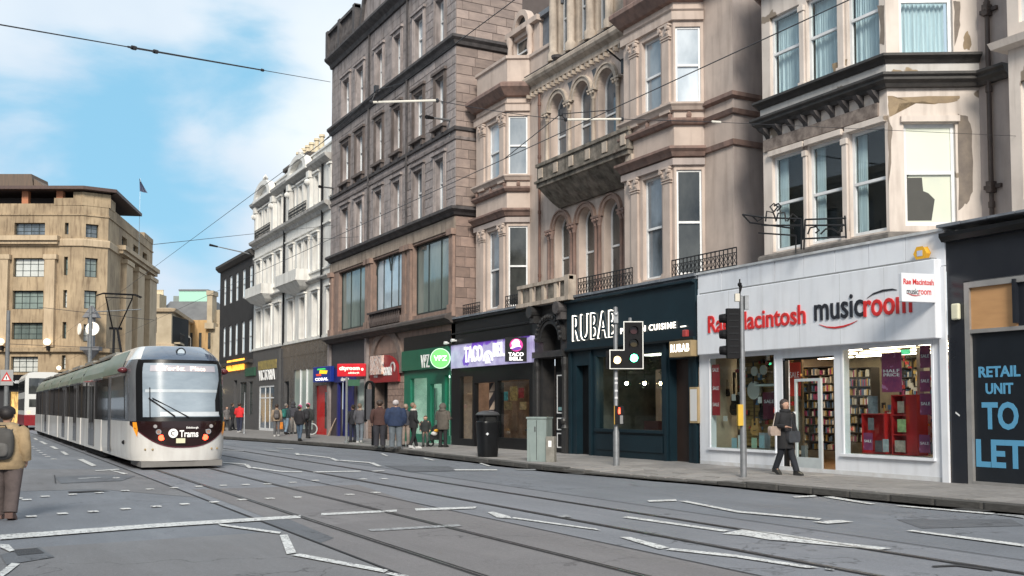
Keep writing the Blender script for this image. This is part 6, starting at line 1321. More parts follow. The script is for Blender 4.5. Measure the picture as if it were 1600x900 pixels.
b = MB(); b.wall(W, da, db, GZ - .02, 5.0, [(aw_[0][0], aw_[0][1], GZ, 3.8), (aw_[1][0], aw_[1][1], 1.2, 3.6), (aw_[2][0], aw_[2][1], 1.2, 3.6)], th=.3); b.build('front_wall', MATS['grey_shop_paint'], ask)
MB().box(W, aw_[0][0], aw_[0][1], -.5, -.4, GZ, 3.8).build('dark_door', dark_in, ask)
for r in aw_[1:]: window(ask, W, r[0], r[1], 1.2, 3.6, -.1, dkf, pane_d, rail=0, mull=(.5,), trans=(.3, .65), bw=.08, step=False)
px_letter('ASK ITALIAN', W, 355, 382, 564, 581, 562, 0, .06, .08, plain('orange_glow', (1, .42, .05), emit=1.1), ask, bold=.01)
MB().box(W, W.sx(398, .1, 575), W.sx(383, .1, 575), .02, .12, 4.0, 4.6).build('green_sign', plain('dark_green', (.02, .09, .05)), ask)
# far low shop beyond with warm lamps
MB()
fs = empty('far_shop', (XS, db + 6, GZ), 'pale shopfront with warm bulbs at the far end of the dark building', 'shopfront')
MB().box(W, db + .05, db + 9, -6, 0, 0, 4.9).build('front_wall', mat('pale_grey_paint', (.40, .42, .44)), fs); b = MB()
for i in range(9): b.ball(W.P(db + .3 + i * .5, .25, 3.1), .09, 5)
b.build('bulb_row', lampwarm, fs, kind='stuff'); MB().box(W, db + .4, db + 5, .01, .1, GZ, 2.9).build('window_glass', pane_d, fs)

# ================================================ corner department store at the end of the street
Fh = Vector((math.sin(YAW), math.cos(YAW))); Rh = Vector((math.cos(YAW), -math.sin(YAW)))
def cp(x, z): v = Rh * x + Fh * z; return (v.x, v.y)
q0, q1, q2, q3 = cp(-48.4, 137), cp(-44.3, 111.5), cp(-46.4, 110), cp(-66, 110)
FR_, FC_, FM_ = FB(q0, q1), FB(q1, q2), FB(q2, q3)
st = empty('department_store', (q2[0], q2[1], 0), 'tan stone corner department store with rooftop canopy at the street end', 'building')
def fz(fr, px, py): return fr.pix(px, py)[1]
zp = fz(FM_, 60, 318); zr = fz(FM_, 124, 300)
def fr_(fr, a, c): return tuple(sorted((fr.sx(a, 0, 450), fr.sx(c, 0, 450))))
def zr2(fr, px, y0, y1): return (fz(fr, px, y1), fz(fr, px, y0))
wins = []
for (y0, y1) in ((348, 367), (403, 432.5), (454, 483), (504, 530.5), (557, 582)): wins.append((FM_, *fr_(FM_, 20, 68 if y0 < 550 else 62), *zr2(FM_, 40, y0, y1), .55))
sl = [(FM_, *fr_(FM_, 99, 105), *zr2(FM_, 100, y0, y1), 0) for y0, y1 in ((348, 366), (401, 430), (453, 481), (503, 529), (555, 577))]
ch = [(FC_, *fr_(FC_, 132, 152), *zr2(FC_, 140, y0, y1), .5) for y0, y1 in ((350, 371), (403, 433), (454, 482.5), (507, 534))]
rg_ = []
for a, c, d_ in ((189, 197, 367), (207, 215, 380), (222, 229, 392)): rg_.append((FR_, *fr_(FR_, a, c), fz(FR_, a, d_ + 14), fz(FR_, a, d_), .5))
for a, c in ((201, 206), (221, 225)):
    for (k0, k1) in ((16.2, 19), (11.5, 15.5), (6.5, 10.5)): rg_.append((FR_, *fr_(FR_, a, c), k0, k1, 0))
b = MB()
for fr, LL in ((FR_, FR_.len), (FC_, FC_.len), (FM_, FM_.len)):
    b.wall(fr, 0, LL, 0 if fr is not FM_ else 5.2, zp, [(w_[1], w_[2], w_[3], w_[4]) for w_ in wins + sl + ch + rg_ if w_[0] is fr], th=.7)
b.build('stone_wall', tan, st)
b = MB(); b.box(FC_, -.2, FC_.len + .2, -.6, .05, zp - .2, zr); b.box(FM_, 0, FM_.sx(115, 0, 310), -.6, .06, zp - .2, zr); b.box(FM_, FM_.sx(115, 0, 310), FM_.sx(85, 0, 310), -.6, .05, zp - .2, zp + .6); b.box(FR_, FR_.len - 3, FR_.len, -.6, .05, zp - .2, zr - .3); b.build('stepped_parapet', tan, st); MB().box(FR_, 0, 6, -.6, .05, zp - .2, zp + .5).build('stepped_parapet', tan, st)
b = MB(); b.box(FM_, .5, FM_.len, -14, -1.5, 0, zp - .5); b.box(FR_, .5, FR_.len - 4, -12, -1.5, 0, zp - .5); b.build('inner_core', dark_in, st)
for i, w_ in enumerate(wins + sl + ch + rg_):
    wid = w_[2] - w_[1]
    pm = pane_b if w_[3] > 18 else (mat('pane_blind_white', (.62, .64, .62), (.5, .52, .5), scale=1, rough=.2) if (i % 3 == 1 or w_[3] < 8) else pane_s)
    window(st, w_[0], w_[1], w_[2], w_[3], w_[4], -.45, dkf, pm, rail=0, mull=(.25, .5, .75) if wid > 2 else ((.5,) if wid > .9 else ()), trans=(.35, .7), bw=.09, step=False)
for y0, y1 in ((432.5, 454), (483, 504)):
    r = fr_(FM_, 20, 68); MB().box(FM_, r[0], r[1], -.3, -.05, fz(FM_, 40, y1), fz(FM_, 40, y0)).build('spandrel_panel', greywall, st)
    r = fr_(FC_, 132, 152); MB().box(FC_, r[0], r[1], -.3, -.05, fz(FC_, 140, y1), fz(FC_, 140, y0)).build('spandrel_panel', greywall, st)
pls = [q0, q1, q2, q3]; zc1 = fz(FM_, 50, 372)
for prof, m in (([(-.1, zc1 - .9), (.2, zc1 - .85), (.25, zc1 - .2), (.2, zc1 - .1), (-.1, zc1)], tand), ([(-.1, zp - 1.3), (.12, zp - 1.3), (.12, zp - 1.15), (-.1, zp - 1.1)], tan), ([(-.1, 7.6), (.45, 7.7), (.5, 8.1), (-.1, 8.2)], tan)):
    b = MB(); b.mold(pls, prof); b.build('string_course', m, st)
b = MB(); b.box(FM_, FM_.sx(95, 0, 372), FM_.len, 0, .9, zc1 - .35, zc1 + .15); b.box(FM_, FM_.sx(93, 0, 372), FM_.len, 0, .6, zc1 - .7, zc1 - .35); b.build('cornice', tand, st); b = MB(); b.box(FR_, 0, FR_.len - 4.2, 0, 1.0, zc1 - .35, zc1 + .15); b.box(FR_, 0, FR_.len - 4.4, 0, .7, zc1 - .75, zc1 - .35); b.build('cornice', tand, st)
zq = fz(FM_, 40, 400)
for a, c in ((73, 88), (-6, 15)): r = fr_(FM_, a, c); b = MB(); b.box(FM_, r[0], r[1], 0, .55, 8.2, zq - .4); b.box(FM_, r[0] - .2, r[1] + .2, 0, .65, zq - .4, zq + .1); b.build('giant_pilaster', tand, st)
for a, c in ((189, 199), (208, 218), (227, 238)): r = fr_(FR_, a, c); b = MB(); b.box(FR_, r[0], r[1], 0, .6, 2, zc1 - 1.6); b.box(FR_, r[0] - .3, r[1] + .3, 0, .75, zc1 - 1.6, zc1 - 1.1); b.build('giant_pilaster', tand, st)
# rooftop canopy and penthouse
cz1 = fz(FM_, 60, 297) + .3; cz0 = fz(FM_, 60, 314) + .2
brn = mat('dark_canopy', (.06, .04, .035), (.04, .03, .028), rough=.5)
qc = FR_.P(FR_.sx(210, 0, 340), 0, 0)[:2]; b = MB(); b.mold([qc, q1, q2, q3], [(-9, cz1 - .35), (.9, cz1 - .35), (.9, cz1), (-9, cz1)]); b.build('canopy_roof', mat('canopy_brown', (.10, .06, .05), (.07, .045, .04), rough=.6), st)
b = MB(); b.mold([qc, q1, q2, q3], [(-4.2, zp), (-4, zp), (-4, cz1 - .35), (-4.2, cz1 - .35)]); b.build('canopy_glazing', brn, st)
rust = plain('rust_column', (.45, .17, .08)); 
for x in (37, 91): a = FM_.sx(x, 0, 310); b = MB(); b.box(FM_, a - .35, a + .35, -.9, -.3, zp, cz1 - .35); b.build('canopy_post', rust, st)
b = MB(); a = FM_.sx(46, 0, 290); b.prism(FM_, [(a, cz1), (FM_.len + 3, cz1), (FM_.len + 3, cz1 + 1.7), (a + .3, cz1 + 1.7)], -5, -1.0); b.prism(FM_, [(a - 1.6, cz1), (a, cz1), (a, cz1 + 1.2)], -5, -1.0); b.build('penthouse', mat('penthouse_wood', (.16, .11, .08), (.10, .08, .065), scale=2, stretch=(6, 6, .3)), st)
# shopfront canopy at street level
jf = MB(); jf.box(FM_, -.2, FM_.len, .0, 1.2, 4.2, 5.2); jf.build('street_canopy', black, st)
MB().wall(FM_, 0, FM_.len, 0, 4.2, [(fr_(FM_, 20, 45)[0], fr_(FM_, 20, 45)[1], 0, 3.4)]).build('street_wall', plain('street_dark', (.03, .03, .035)), st)
r = fr_(FM_, 17, 45); MB().box(FM_, r[0], r[1], -.5, -.4, 0, 3.4).build('lit_entrance', mat('entrance_gold', (.8, .5, .16), (.2, .12, .05), scale=2.2, emit=.6, stretch=(3, 3, .6)), st)
px_letter('ANIE', FM_, 14, 31, 594.5, 599, 594.5, 0, 1.2, .05, mat('canopy_letter', (.6, .6, .6), emit=.2), st, bold=.02)
# clock on bracket
c_ = FC_.pix(143, 514, 1.6); e = empty('street_clock', FC_.P(c_[0], 1.6, c_[1]), 'ornate two faced street clock with white dials on the store corner', 'clock')
Fcl = Fr(FC_.P(c_[0], 1.6, 0)[:2], tuple(-Rh)); zc_ = c_[1]
b = MB(); b.box(Fcl, -1.0, 1.0, -.5, .5, zc_ - 2.3, zc_ - 1.9); b.loft([[Fcl.P(x * .8, y * .6, zc_ + 1.2) for x, y in ((-1, -1), (1, -1), (1, 1), (-1, 1))], [Fcl.P(x * .1, y * .1, zc_ + 2.5) for x, y in ((-1, -1), (1, -1), (1, 1), (-1, 1))]]); b.box(Fcl, -.3, .3, -.3, .3, zc_ - 1.9, zc_ + 1.2); b.lathe(Fcl.P(0, 0, 0), [(.9, zc_ - 2.3), (.5, zc_ - 2.8), (.2, zc_ - 3.2)], 8); b.build('clock_case', plain('clock_grey', (.14, .14, .15)), e)
MB().disc(Fcl, -.25, zc_, .72, .3, .42, 18).build('clock_face', plain('clock_lit', (.85, .78, .68), emit=.25), e); MB().disc(Fr(Fcl.P(1.05, -.3, 0)[:2], tuple((-Rh * .6 + Fh * .8))), 0, zc_, .6, .3, .42, 18).build('clock_face', MATS['clock_lit'], e)
b = MB()
for a_ in (.6, 2.2): b.box(Fcl, -.25 - .04, -.25 + .04, .43, .46, zc_, zc_ + .6)
b.box(Fcl, -.25, .15, .43, .46, zc_ - .04, zc_ + .04); b.build('clock_hand', blackm, e)
# round globe lamps on the facade
for i, (x, y) in enumerate(((73.5, 534.5), (1, 534), (92, 575))):
    a, z = FM_.pix(x, y, 1.0); e = empty('globe_lamp', FM_.P(a, 1, z), ['lit white globe lamp on the store wall above the first bay', 'lit white globe lamp at the far left edge of the store', 'small lit globe lamp lowest on the store wall near the tram'][i], 'lamp')
    MB().ball(FM_.P(a, 1, z), .38 if i < 2 else .25, 10).build('lamp_globe', plain('globe_glow', (1, .82, .6), emit=.9), e, smooth=True); MB().box(FM_, a - .12, a + .12, .0, .9, z - .9, z - .4).build('lamp_bracket', blackm, e)
# flag
Ffl = Fr(cp(-45.4, 125), tuple(-Rh)); a, z = Ffl.pix(219, 291); fl = empty('roof_flag', Ffl.P(a, 0, zp), 'dark blue flag hanging limp above the department store roof', 'flag')
MB().tube([Ffl.P(a, 0, 20), Ffl.P(a, 0, z + 1)], .03, 4).build('flag_pole', plain('pale_pole', (.55, .65, .72)), fl)
p0 = Ffl.pix(218, 279); p1 = Ffl.pix(219, 299); p2 = Ffl.pix(231, 302); b = MB(); n = 8
b.grid(lambda u, v: (lambda l, r_: Ffl.P(l[0] + (r_[0] - l[0]) * v, .12 * math.sin(v * 7 + u * 2), l[1] + (r_[1] - l[1]) * v))((p0[0] + (p1[0] - p0[0]) * u, p0[1] + (p1[1] - p0[1]) * u), (p0[0] + (p2[0] - p0[0]) * u, p0[1] + (p2[1] - p0[1]) * u)), 6, 6); b.build('flag_cloth', plain('flag_navy', (.05, .06, .11)), fl)

# far buildings between store and dark building
Fq = Fr(cp(-60, 175), tuple(-Rh))
def qz(y, fr=Fq): return fr.pix(290, y)[1]
def qa(x, fr=Fq): return fr.sx(x, 0, 500)
fa = empty('far_building', (*cp(-60, 175), 0), 'pale stone building with iron balcony seen above the tram roof', 'building')
ls = mat('far_stone', (.46, .38, .27), (.36, .29, .20), scale=.6, rough=.9)
Fq2 = Fr(cp(-58.5, 185), tuple(-Rh)); e1, e0 = qa(240), qa(266)
# corner block: left face receding, front face
cA = Fq.P(qa(284), 0, 0); cB = cp(-54, 205)
b = MB(); zt = qz(488); b.wall(Fq, qa(268), qa(232), 0, zt, [(qa(245), qa(239), qz(520), qz(495))], th=.5); FS = FB(cp(-63, 200), Fq.P(qa(268), 0, 0)[:2]); b.wall(FS, 0, FS.len, 0, zt, [(FS.len - 7, FS.len - 5, zt - 9, zt - 6), (FS.len - 12, FS.len - 10, zt - 9, zt - 6)], th=.5); b.build('stone_wall', ls, fa)
b = MB(); b.mold([FS.P(0, 0, 0)[:2], FS.P(FS.len, 0, 0)[:2], Fq.P(qa(232), 0, 0)[:2]], [(-.2, zt), (.6, zt + .1), (.8, zt + .6), (-.2, zt + .8)]); b.mold([FS.P(0, 0, 0)[:2], FS.P(FS.len, 0, 0)[:2], Fq.P(qa(232), 0, 0)[:2]], [(-.2, zt - 6), (.6, zt - 5.9), (.6, zt - 5.5), (-.2, zt - 5.3)]); b.build('cornice', tand, fa)
b = MB(); b.box(FS, FS.len - 16, FS.len - 2, .0, 1.2, zt - 5.3, zt - 5.0); b.build('balcony_slab', ls, fa); railing(fa, FS, FS.len - 16, FS.len - 2, 1.2, zt - 5.0, zt - 3.4)
MB().box(Fq, qa(266), qa(236), -10, -.8, 0, zt - .5).build('inner_core', dark_in, fa)
sr = empty('slate_roofed_building', (*cp(-60, 200), 0), 'large slate roofed building with pale green rooftop box and stone chimneys', 'building')
F2 = Fr(cp(-60, 200), tuple(-Rh))
def sa(x, fr=F2): return fr.sx(x, 0, 470)
def sz(y, fr=F2): return fr.pix(300, y)[1]
b = MB(); b.loft([[F2.P(sa(330), 0, sz(501)), F2.P(sa(238), 0, sz(501)), F2.P(sa(238), -14, sz(501)), F2.P(sa(330), -14, sz(501))], [F2.P(sa(322), -6, sz(466)), F2.P(sa(250), -6, sz(466)), F2.P(sa(250), -9, sz(466)), F2.P(sa(322), -9, sz(466))]]); b.build('slate_roof', mat('far_slate', (.17, .17, .17), (.12, .12, .125), scale=.5, rough=.8), sr)
MB().box(F2, sa(309), sa(264), -9, -6, sz(466) - 1, sz(449)).build('green_rooftop_box', plain('verdigris', (.36, .62, .50), .6), sr); MB().box(F2, sa(311), sa(263.5), -9.5, -5.8, sz(449), sz(449) + .3).build('box_roof_edge', greyp, sr)
b = MB(); b.prism(F2, [(sa(309), sz(449)), (sa(306), sz(449) + .35), (sa(314), sz(455)), (sa(314), sz(456))], -9, -5.9); b.build('sloping_edge', greyp, sr)
b = MB(); b.box(F2, sa(334), sa(284), -.5, 0, 0, sz(500)); b.build('stone_wall', mat('orange_stone', (.52, .33, .15), (.42, .27, .13), scale=.5, rough=.9, streak=.5), sr)
b = MB(); b.box(F2, sa(334), sa(326), -2, 1, sz(505), sz(462)); b.box(F2, sa(336), sa(325), -2.2, 1.2, sz(462), sz(455)); b.box(F2, sa(337), sa(323), -2.2, 1.2, sz(514), sz(505)); b.build('chimney_stack', ls, sr)
b = MB(); b.box(F2, sa(252), sa(240), -3, 1, sz(486), sz(460)); b.build('chimney_stack', ls, sr); b = MB()
for k in range(4): b.lathe(F2.P(sa(242 + k * 3), -1, sz(460)), [(.25, 0), (.2, .8), (.28, 1)], 6)
b.build('chimney_pot_row', MATS['pot_cream'], sr, kind='stuff')
MB().box(F2, sa(270), sa(239), -16, -12, sz(470), sz(452)).build('rear_roof', mat('far_slate_green', (.25, .28, .26), rough=.8), sr)
b = MB()
for k in range(3): b.box(F2, sa(330 - 14 * k) , sa(326 - 14 * k), .0, .1, sz(545), sz(520))
b.build('window', pane_d, sr); F3 = Fr(cp(-57, 202), tuple(-Rh))
b = MB(); b.box(F3, F3.sx(360, 0, 500), F3.sx(332, 0, 500), -4, 2, 0, F3.pix(340, 512)[1]); b.box(F3, F3.sx(360, 0, 500), F3.sx(334, 0, 500), -4, 0, 0, F3.pix(340, 484)[1]); b.build('corner_tower', ls, sr)
gb_ = MB(); zt_g = sz(521); gb_.prism(F2, [(sa(307), sz(545)), (sa(294), sz(545)), (sa(294), sz(530)), (sa(300), sz(521)), (sa(307), sz(530))], 3, 5); tag(gb_.build('white_gable', plain('gable_white', (.62, .58, .52)), None), 'small white gable peeping over the tram roof before the orange stone wall', 'gable')

# ================================================ TRAM
TX, TW = 5.34, 1.325; TY0, TYc, TYE = 29.2, 36.4, 73.0
tr = empty('tram', (TX, 51, 0), 'long white and grey city tram with curved nose coming down the street', 'tram')
def tyf(z):
    if z < 1.25: return TY0 + .10 * ((1.25 - z) / 1.0) ** 2
    if z < 3.0: return TY0 + (z - 1.25) * .20
    t = (z - 3.0) / .48; return TY0 + .35 + .95 * t ** 1.6
def tw(z):
    if z < .5: return TW - .05 * (.5 - z) / .3
    if z < 2.6: return TW
    t = (z - 2.6) / .9; return TW - .42 * t ** 2.2
def cab(u, z, off=0.):
    def raw(u, z):
        W_ = tw(z); s = 1 if u >= 0 else -1; a = abs(u); yf = tyf(z); Ln = 1.7
        if a <= 1:
            th = a * math.pi / 2; e = 2 / 3.0
            return Vector((TX + s * W_ * math.sin(th) ** e if a > 0 else TX, yf + Ln * (1 - math.cos(th) ** e if a < 1 else 1), z))
        y1 = yf + Ln; return Vector((TX + s * W_, y1 + (a - 1) * (TYc - y1), z))
    p = raw(u, z)
    if off:
        e = 1e-3; du = raw(u + e, z) - raw(u - e, z); dz = raw(u, z + e) - raw(u, z - e); n_ = du.cross(dz)
        if n_.length > 0: p = p + n_.normalized() * off
    return p
def patch(name, m, u0, u1, zlo, zhi, off, nu=24, nv=8, parent=None):
    lo = zlo if callable(zlo) else (lambda u: zlo); hi = zhi if callable(zhi) else (lambda u: zhi)
    b = MB(); b.grid(lambda i, j: cab(u0 + (u1 - u0) * i, lo(u0 + (u1 - u0) * i) + (hi(u0 + (u1 - u0) * i) - lo(u0 + (u1 - u0) * i)) * j, off), nu, nv)
    return b.build(name, m, parent or tr, smooth=True)
tw_ = mat('tram_white', (.76, .75, .72), (.68, .66, .63), scale=.8, rough=.25, coat=.4, streak=.25); tg = mat('tram_grey', (.15, .16, .175), (.12, .125, .14), rough=.25, coat=.5)
tmask = plain('tram_mask_black', (.02, .008, .008), .15); tgl = mat('tram_glass', (.03, .03, .028), (.07, .055, .045), scale=1.2, rough=.05, spec=.9, stretch=(1, 1, .25))
patch('nose_lower_shell', tw_, -2, 2, .24, 1.32, 0, 60, 10); patch('nose_upper_shell', tg, -2, 2, 1.32, 3.06, 0, 60, 14)
patch('roof_cap', tw_, -2, 2, 3.06, 3.46, 0, 60, 8)
b = MB(); vv = [cab(-2 + 4 * i / 60, 3.46) for i in range(61)]; b.add(vv, [tuple(range(61))]); b.build('roof_top', tg, tr)
patch('visor', mat('visor_blue_grey', (.06, .09, .14), (.05, .07, .11), rough=.12, spec=.8, coat=1), -.56, .56, 3.03, 3.44, .012, 24, 8)
patch('screen_surround', black, -.62, .62, 1.30, 3.035, .010, 24, 12)
wsm = mat('windscreen', (.36, .42, .48), (.22, .27, .32), scale=1.1, rough=.22, spec=.35, stretch=(.6, 1, 1.6))  # pale blue colour stands in for the sky mirrored by the screen
ws_ = patch('windscreen', wsm, -.47, .47, 1.44, 2.93, .022, 24, 12)
patch('destination_display', mat('display_glow', (.42, .40, .44), rough=.3, emit=.12), -.34, .38, 2.70, 2.87, .032, 12, 2)
b_ = 0
vs_, fs_ = textmesh('York Place', .01, 1.1, 0); x0_ = min(v.x for v in vs_); x1_ = max(v.x for v in vs_); yy1 = max(v.y for v in vs_)
MB().add([cab(-.16 + .36 * (v.x - x0_) / (x1_ - x0_), 2.725 + .12 * v.y / yy1, .036) for v in vs_], fs_).build('destination_lettering', plain('display_letter', (1, .75, .55), emit=1.2), tr)
patch('screen_reflection_band', mat('screen_reflection_pale', (.55, .60, .64), rough=.15), -.42, .42, 2.12, 2.2, .028, 12, 1); patch('screen_label', mat('screen_label_white', (.62, .66, .70), rough=.3), -.2, .44, 1.46, 1.58, .032, 10, 1)  # the pale band is a sky reflection painted across the screen
patch('driver_side_dark_patch', blackm, .36, .468, 1.5, lambda u: 1.9 + 5.5 * (u - .36), .028, 6, 4)  # black patch standing in for the dark silhouette on the driver's side
smile = lambda u: .63 + .69 * math.sin(min(1, abs(u)) * math.pi / 2) ** 1.75
patch('front_mask', tmask, -.80, .80, smile, 1.325, .014, 40, 6)
patch('mask_trim', plain('trim_maroon', (.10, .02, .03), .3), -.80, .80, lambda u: smile(u) - .03, smile, .016, 40, 1)
for s in (-1, 1):
    amb = plain('amber_reflector', (.75, .28, .02), .25, emit=.25); b = MB()
    pp = [cab(s * u, z, .024) for u, z in ((.60, 1.30), (.70, 1.30), (.68, 1.12), (.585, .90), (.57, 1.1))]; b.add(pp, [tuple(range(5))]); b.build('amber_corner_light', amb, tr)
    fr = Fr((TX, cab(s * .36, .82).y - .03), (-1, 0)); x_ = cab(s * .34, .8).x - TX
    FL = Fr((TX, cab(.22, .9).y + .0), (-1, 0)); x_ = s * .44 * TW
    MB().disc(FL, -x_, .88, .08, -.06, .045, 14).build('red_running_light', plain('red_glow', (1, .05, .02), emit=5), tr); b = MB(); b.arcring(FL, -x_ * 1.14, 1.04, .05, .072, -.06, .07, 14, 0, 2 * math.pi); b.build('headlight_ring', plain('chrome', (.7, .7, .7), .15, metal=.9), tr)
    MB().disc(FL, -x_ * 1.14, 1.04, .05, -.06, .06, 12).build('headlight', plain('lens_dim', (.35, .2, .15), .1), tr); MB().disc(FL, -x_ * 1.28, 1.19, .05, -.06, .03, 12).build('upper_light', plain('lens_grey', (.35, .33, .33), .1), tr)
    for du, z in ((.3, .58), (.42, .58)): p = cab(s * du, .56, .01); MB().ball(p, .03, 6).build('bolt_cover', plain('sensor_tan', (.35, .25, .12)), tr)
    p = cab(s * 1.0, .72, .01); MB().ball(p, .06, 8).build('side_marker', blackm, tr)
    # mirror camera pods
    p = cab(s * .95, 2.76, 0); b = MB(); b.ball(p + Vector((s * .10, -.05, 0)), .12, 8, (1.2, 1.5, .8)); b.tube([p + Vector((-s * .1, 0, 0)), p + Vector((s * .1, 0, 0))], .04, 6); b.build('mirror_pod', mat('pod_maroon', (.12, .02, .025), rough=.25), tr, smooth=True)
FT = Fr((TX, TY0 - .035), (-1, 0)); lw_ = plain('tram_white_letter', (.9, .88, .86), .4, emit=.15)
lettering('Trams', FT, .12, -.38, .89, 1.08, 0, .01, lw_, tr, bold=.02); lettering('Edinburgh', FT, -.06, -.38, 1.11, 1.18, 0, .01, lw_, tr, bold=0.01)
b = MB(); b.disc(FT, .29, 1.0, .125, -.0, .01, 20); b.build('logo_roundel', lw_, tr); b = MB(); b.arcring(FT, .29, 1.0, .04, .062, .01, .015, 12, .8, 5.2); b.build('logo_mark', tmask, tr)
MB().box(FT, -.03, .21, 0, .02, .73, .86).build('number_plate', plain('plate_cream', (.6, .58, .4), emit=.15), tr)
cv = cab(0, 3.25, .02); b = MB(); Fv = Fr((TX, cv.y), (-1, 0)); b.lathe(Vector((0, 0, 0)), [(0, 0)], 3) if 0 else None
MB().disc(Fv, 0, 3.26, .10, -.12, .05, 16).build('top_light', plain('top_lens', (.5, .58, .65), .1), tr); b = MB(); b.arcring(Fv, 0, 3.26, .10, .13, -.12, .06, 16, 0, 2 * math.pi); b.build('top_light_ring', black, tr)
b = MB(); p0, p1 = cab(-.32, 2.05, .05), cab(-.34, 1.75, .06); b.tube([cab(-.34, 1.42, .06), cab(-.34, 2.25, .05)], .012, 5); b.tube([cab(-.35, 1.95, .08), cab(-.05, 1.45, .07)], .022, 5); b.tube([cab(-.30, 1.95, .08), cab(.02, 1.42, .07)], .016, 5); b.build('wiper', blackm, tr)
b = MB(); b.box(Fr((TX, TY0 + .1), (-1, 0)), -1.08, 1.08, -2, -.04, .08, .235); b.build('bumper_skirt', mat('skirt_grey', (.20, .19, .18), rough=.5), tr)
tband = mat('tram_roof_band', (.13, .19, .15), (.22, .24, .20), scale=.8, rough=.35, coat=.0, stretch=(1, .4, 2))
for s in (-1, 1):
    patch('cab_side_window', tgl, s * 1.0, s * 1.55, lambda u: 1.38 + .0, 2.62, .012, 6, 4); patch('cab_roof_band', tband, s * 1.08, s * 2, 2.72, 3.40, .012, 8, 6)
    patch('cab_window', tgl, s * 1.70, s * 1.985, 1.30, 2.68, .012, 4, 4)
    y0 = cab(1.57, 1).y; y1 = cab(1.68, 1).y; b = MB(); SX = Fr((TX + s * TW, 0), (0, 1)) if s < 0 else Fr((TX + s * TW, 0), (0, -1)); 
    aa, bb_ = (y0, y1) if s < 0 else (-y1, -y0); b.box(SX, aa, bb_, 0, .02, .34, 2.66); b.build('door_leaf', mat('door_grey', (.10, .10, .105), (.07, .07, .075), rough=.2), tr)
# body modules
joints = [36.4, 43.4, 48.8, 54.6, 60.5, 66.4, TYE]
prof = [(TW, .26), (TW, 1.3), (TW, 2.68), (TW - .05, 2.9), (TW - .17, 3.15), (TW - .35, 3.34), (TW - .6, 3.42)]
for i in range(6):
    y0, y1 = joints[i] + .22, joints[i + 1] - .22
    for s in (-1, 1):
        SX = Fr((TX + s * TW, 0), (0, 1)) if s < 0 else Fr((TX + s * TW, 0), (0, -1))
        def yy(a, b_): return (a, b_) if s < 0 else (-b_, -a)
        MB().box(SX, *yy(y0, y1), -.1, 0, .26, 1.30).build('lower_panel', tw_, tr); MB().box(SX, *yy(y0, y1), -.1, -.02, 1.30, 2.68).build('window_band', tgl, tr)
        b = MB(); b.loft([[Vector((TX + s * x, y, z)) for x, z in prof[2:]] + [Vector((TX + s * .3, y, 3.42)), Vector((TX + s * .3, y, 2.68))] for y in (y0, y1)]); b.build('roof_band', tband, tr)
        L_ = y1 - y0; long_ = L_ > 5.6
        cuts = (.24, .5, .76) if long_ else (.5,)
        for c in cuts: b = MB(); b.box(SX, *yy(y0 + L_ * c - .03, y0 + L_ * c + .03), -.02, .004, 1.3, 2.68); b.build('window_pillar', blackm, tr)
        if s < 0:
            dy0, dy1 = (y0 + L_ * .30, y0 + L_ * .58); 
            if i % 2 == 0 or i == 1:
                for (p, q) in ((dy0, (dy0 + dy1) / 2), ((dy0 + dy1) / 2, dy1)):
                    d_ = MB().box(SX, p + .02, q - .02, -.01, .015, .36, 2.62).build('door_leaf', MATS['door_grey'], tr); MB().box(SX, p + .1, q - .1, .015, .02, .95, 2.5).build('door_glass', tgl, d_)
        MB().box(SX, *yy(y0 + .1, y1 - .1), -.12, .006, 2.64, 2.70).build('band_trim', tg, tr)
    MB().box(Fr((TX, 0), (0, 1)), y0, y1, -.95, .95, 3.40, 3.46).build('roof_panel', tg, tr)
    MB().box(Fr((TX, 0), (0, 1)), y0 + .8, y1 - .8, -.8, .8, 3.46, 3.60).build('roof_equipment', plain('equip_grey', (.30, .29, .26)), tr)
    MB().box(Fr((TX, 0), (0, 1)), y0 + .2, y1 - .2, -1.2, 1.2, .06, .26).build('bogie_skirt', blackm, tr)
for y in joints[:-1]:
    b = MB()
    for k in range(5): b.loft([[Vector((TX + x, y - .22 + .11 * k - dy, z)) for x, z in ((-1.24 + i_, .3), (1.24 - i_, .3), (1.24 - i_, 3.0), (.9, 3.3), (-.9, 3.3), (-1.24 + i_, 3.0))] for i_, dy in ((.06, 0), (0, -.05), (.06, -.1))])
    b.build('gangway_bellows', blackm, tr)
MB().box(Fr((TX, 0), (0, 1)), TYE - .3, TYE, -1.2, 1.2, .3, 3.3).build('rear_end', tg, tr)
# pantograph
py_ = 43.6; b = MB(); kn = Vector((TX + .05, py_ + 1.1, 4.95)); b.tube([(TX - .2, py_ - .4, 3.6), kn + Vector((-.06, 0, 0))], .05, 6); b.tube([(TX + .15, py_ - .4, 3.6), kn + Vector((.06, 0, 0))], .05, 6); b.cbox((TX, py_ - .4, 3.55), 1.1, .9, .12); b.tube([kn + Vector((-.25, 0, 0)), kn + Vector((.25, 0, 0))], .05, 6)
zP = 6.24
for s in (-1, 1): b.tube([kn + Vector((s * .12, 0, 0)), (TX + s * .5, py_ - .2, zP - .15)], .028, 5); b.tube([(TX + s * .5, py_ - .2, zP - .15), (TX + s * .5, py_ - .2, zP)], .02, 5)
b.tube([(TX - .5, py_ - .2, zP - .15), (TX + .5, py_ - .2, zP - .15)], .02, 5)
for d in (-.15, .15): b.tube([(TX - .85, py_ - .2 + d, zP - .10), (TX - .6, py_ - .2 + d, zP), (TX + .6, py_ - .2 + d, zP), (TX + .85, py_ - .2 + d, zP - .10)], .022, 5)
b.build('pantograph', blackm, tr)

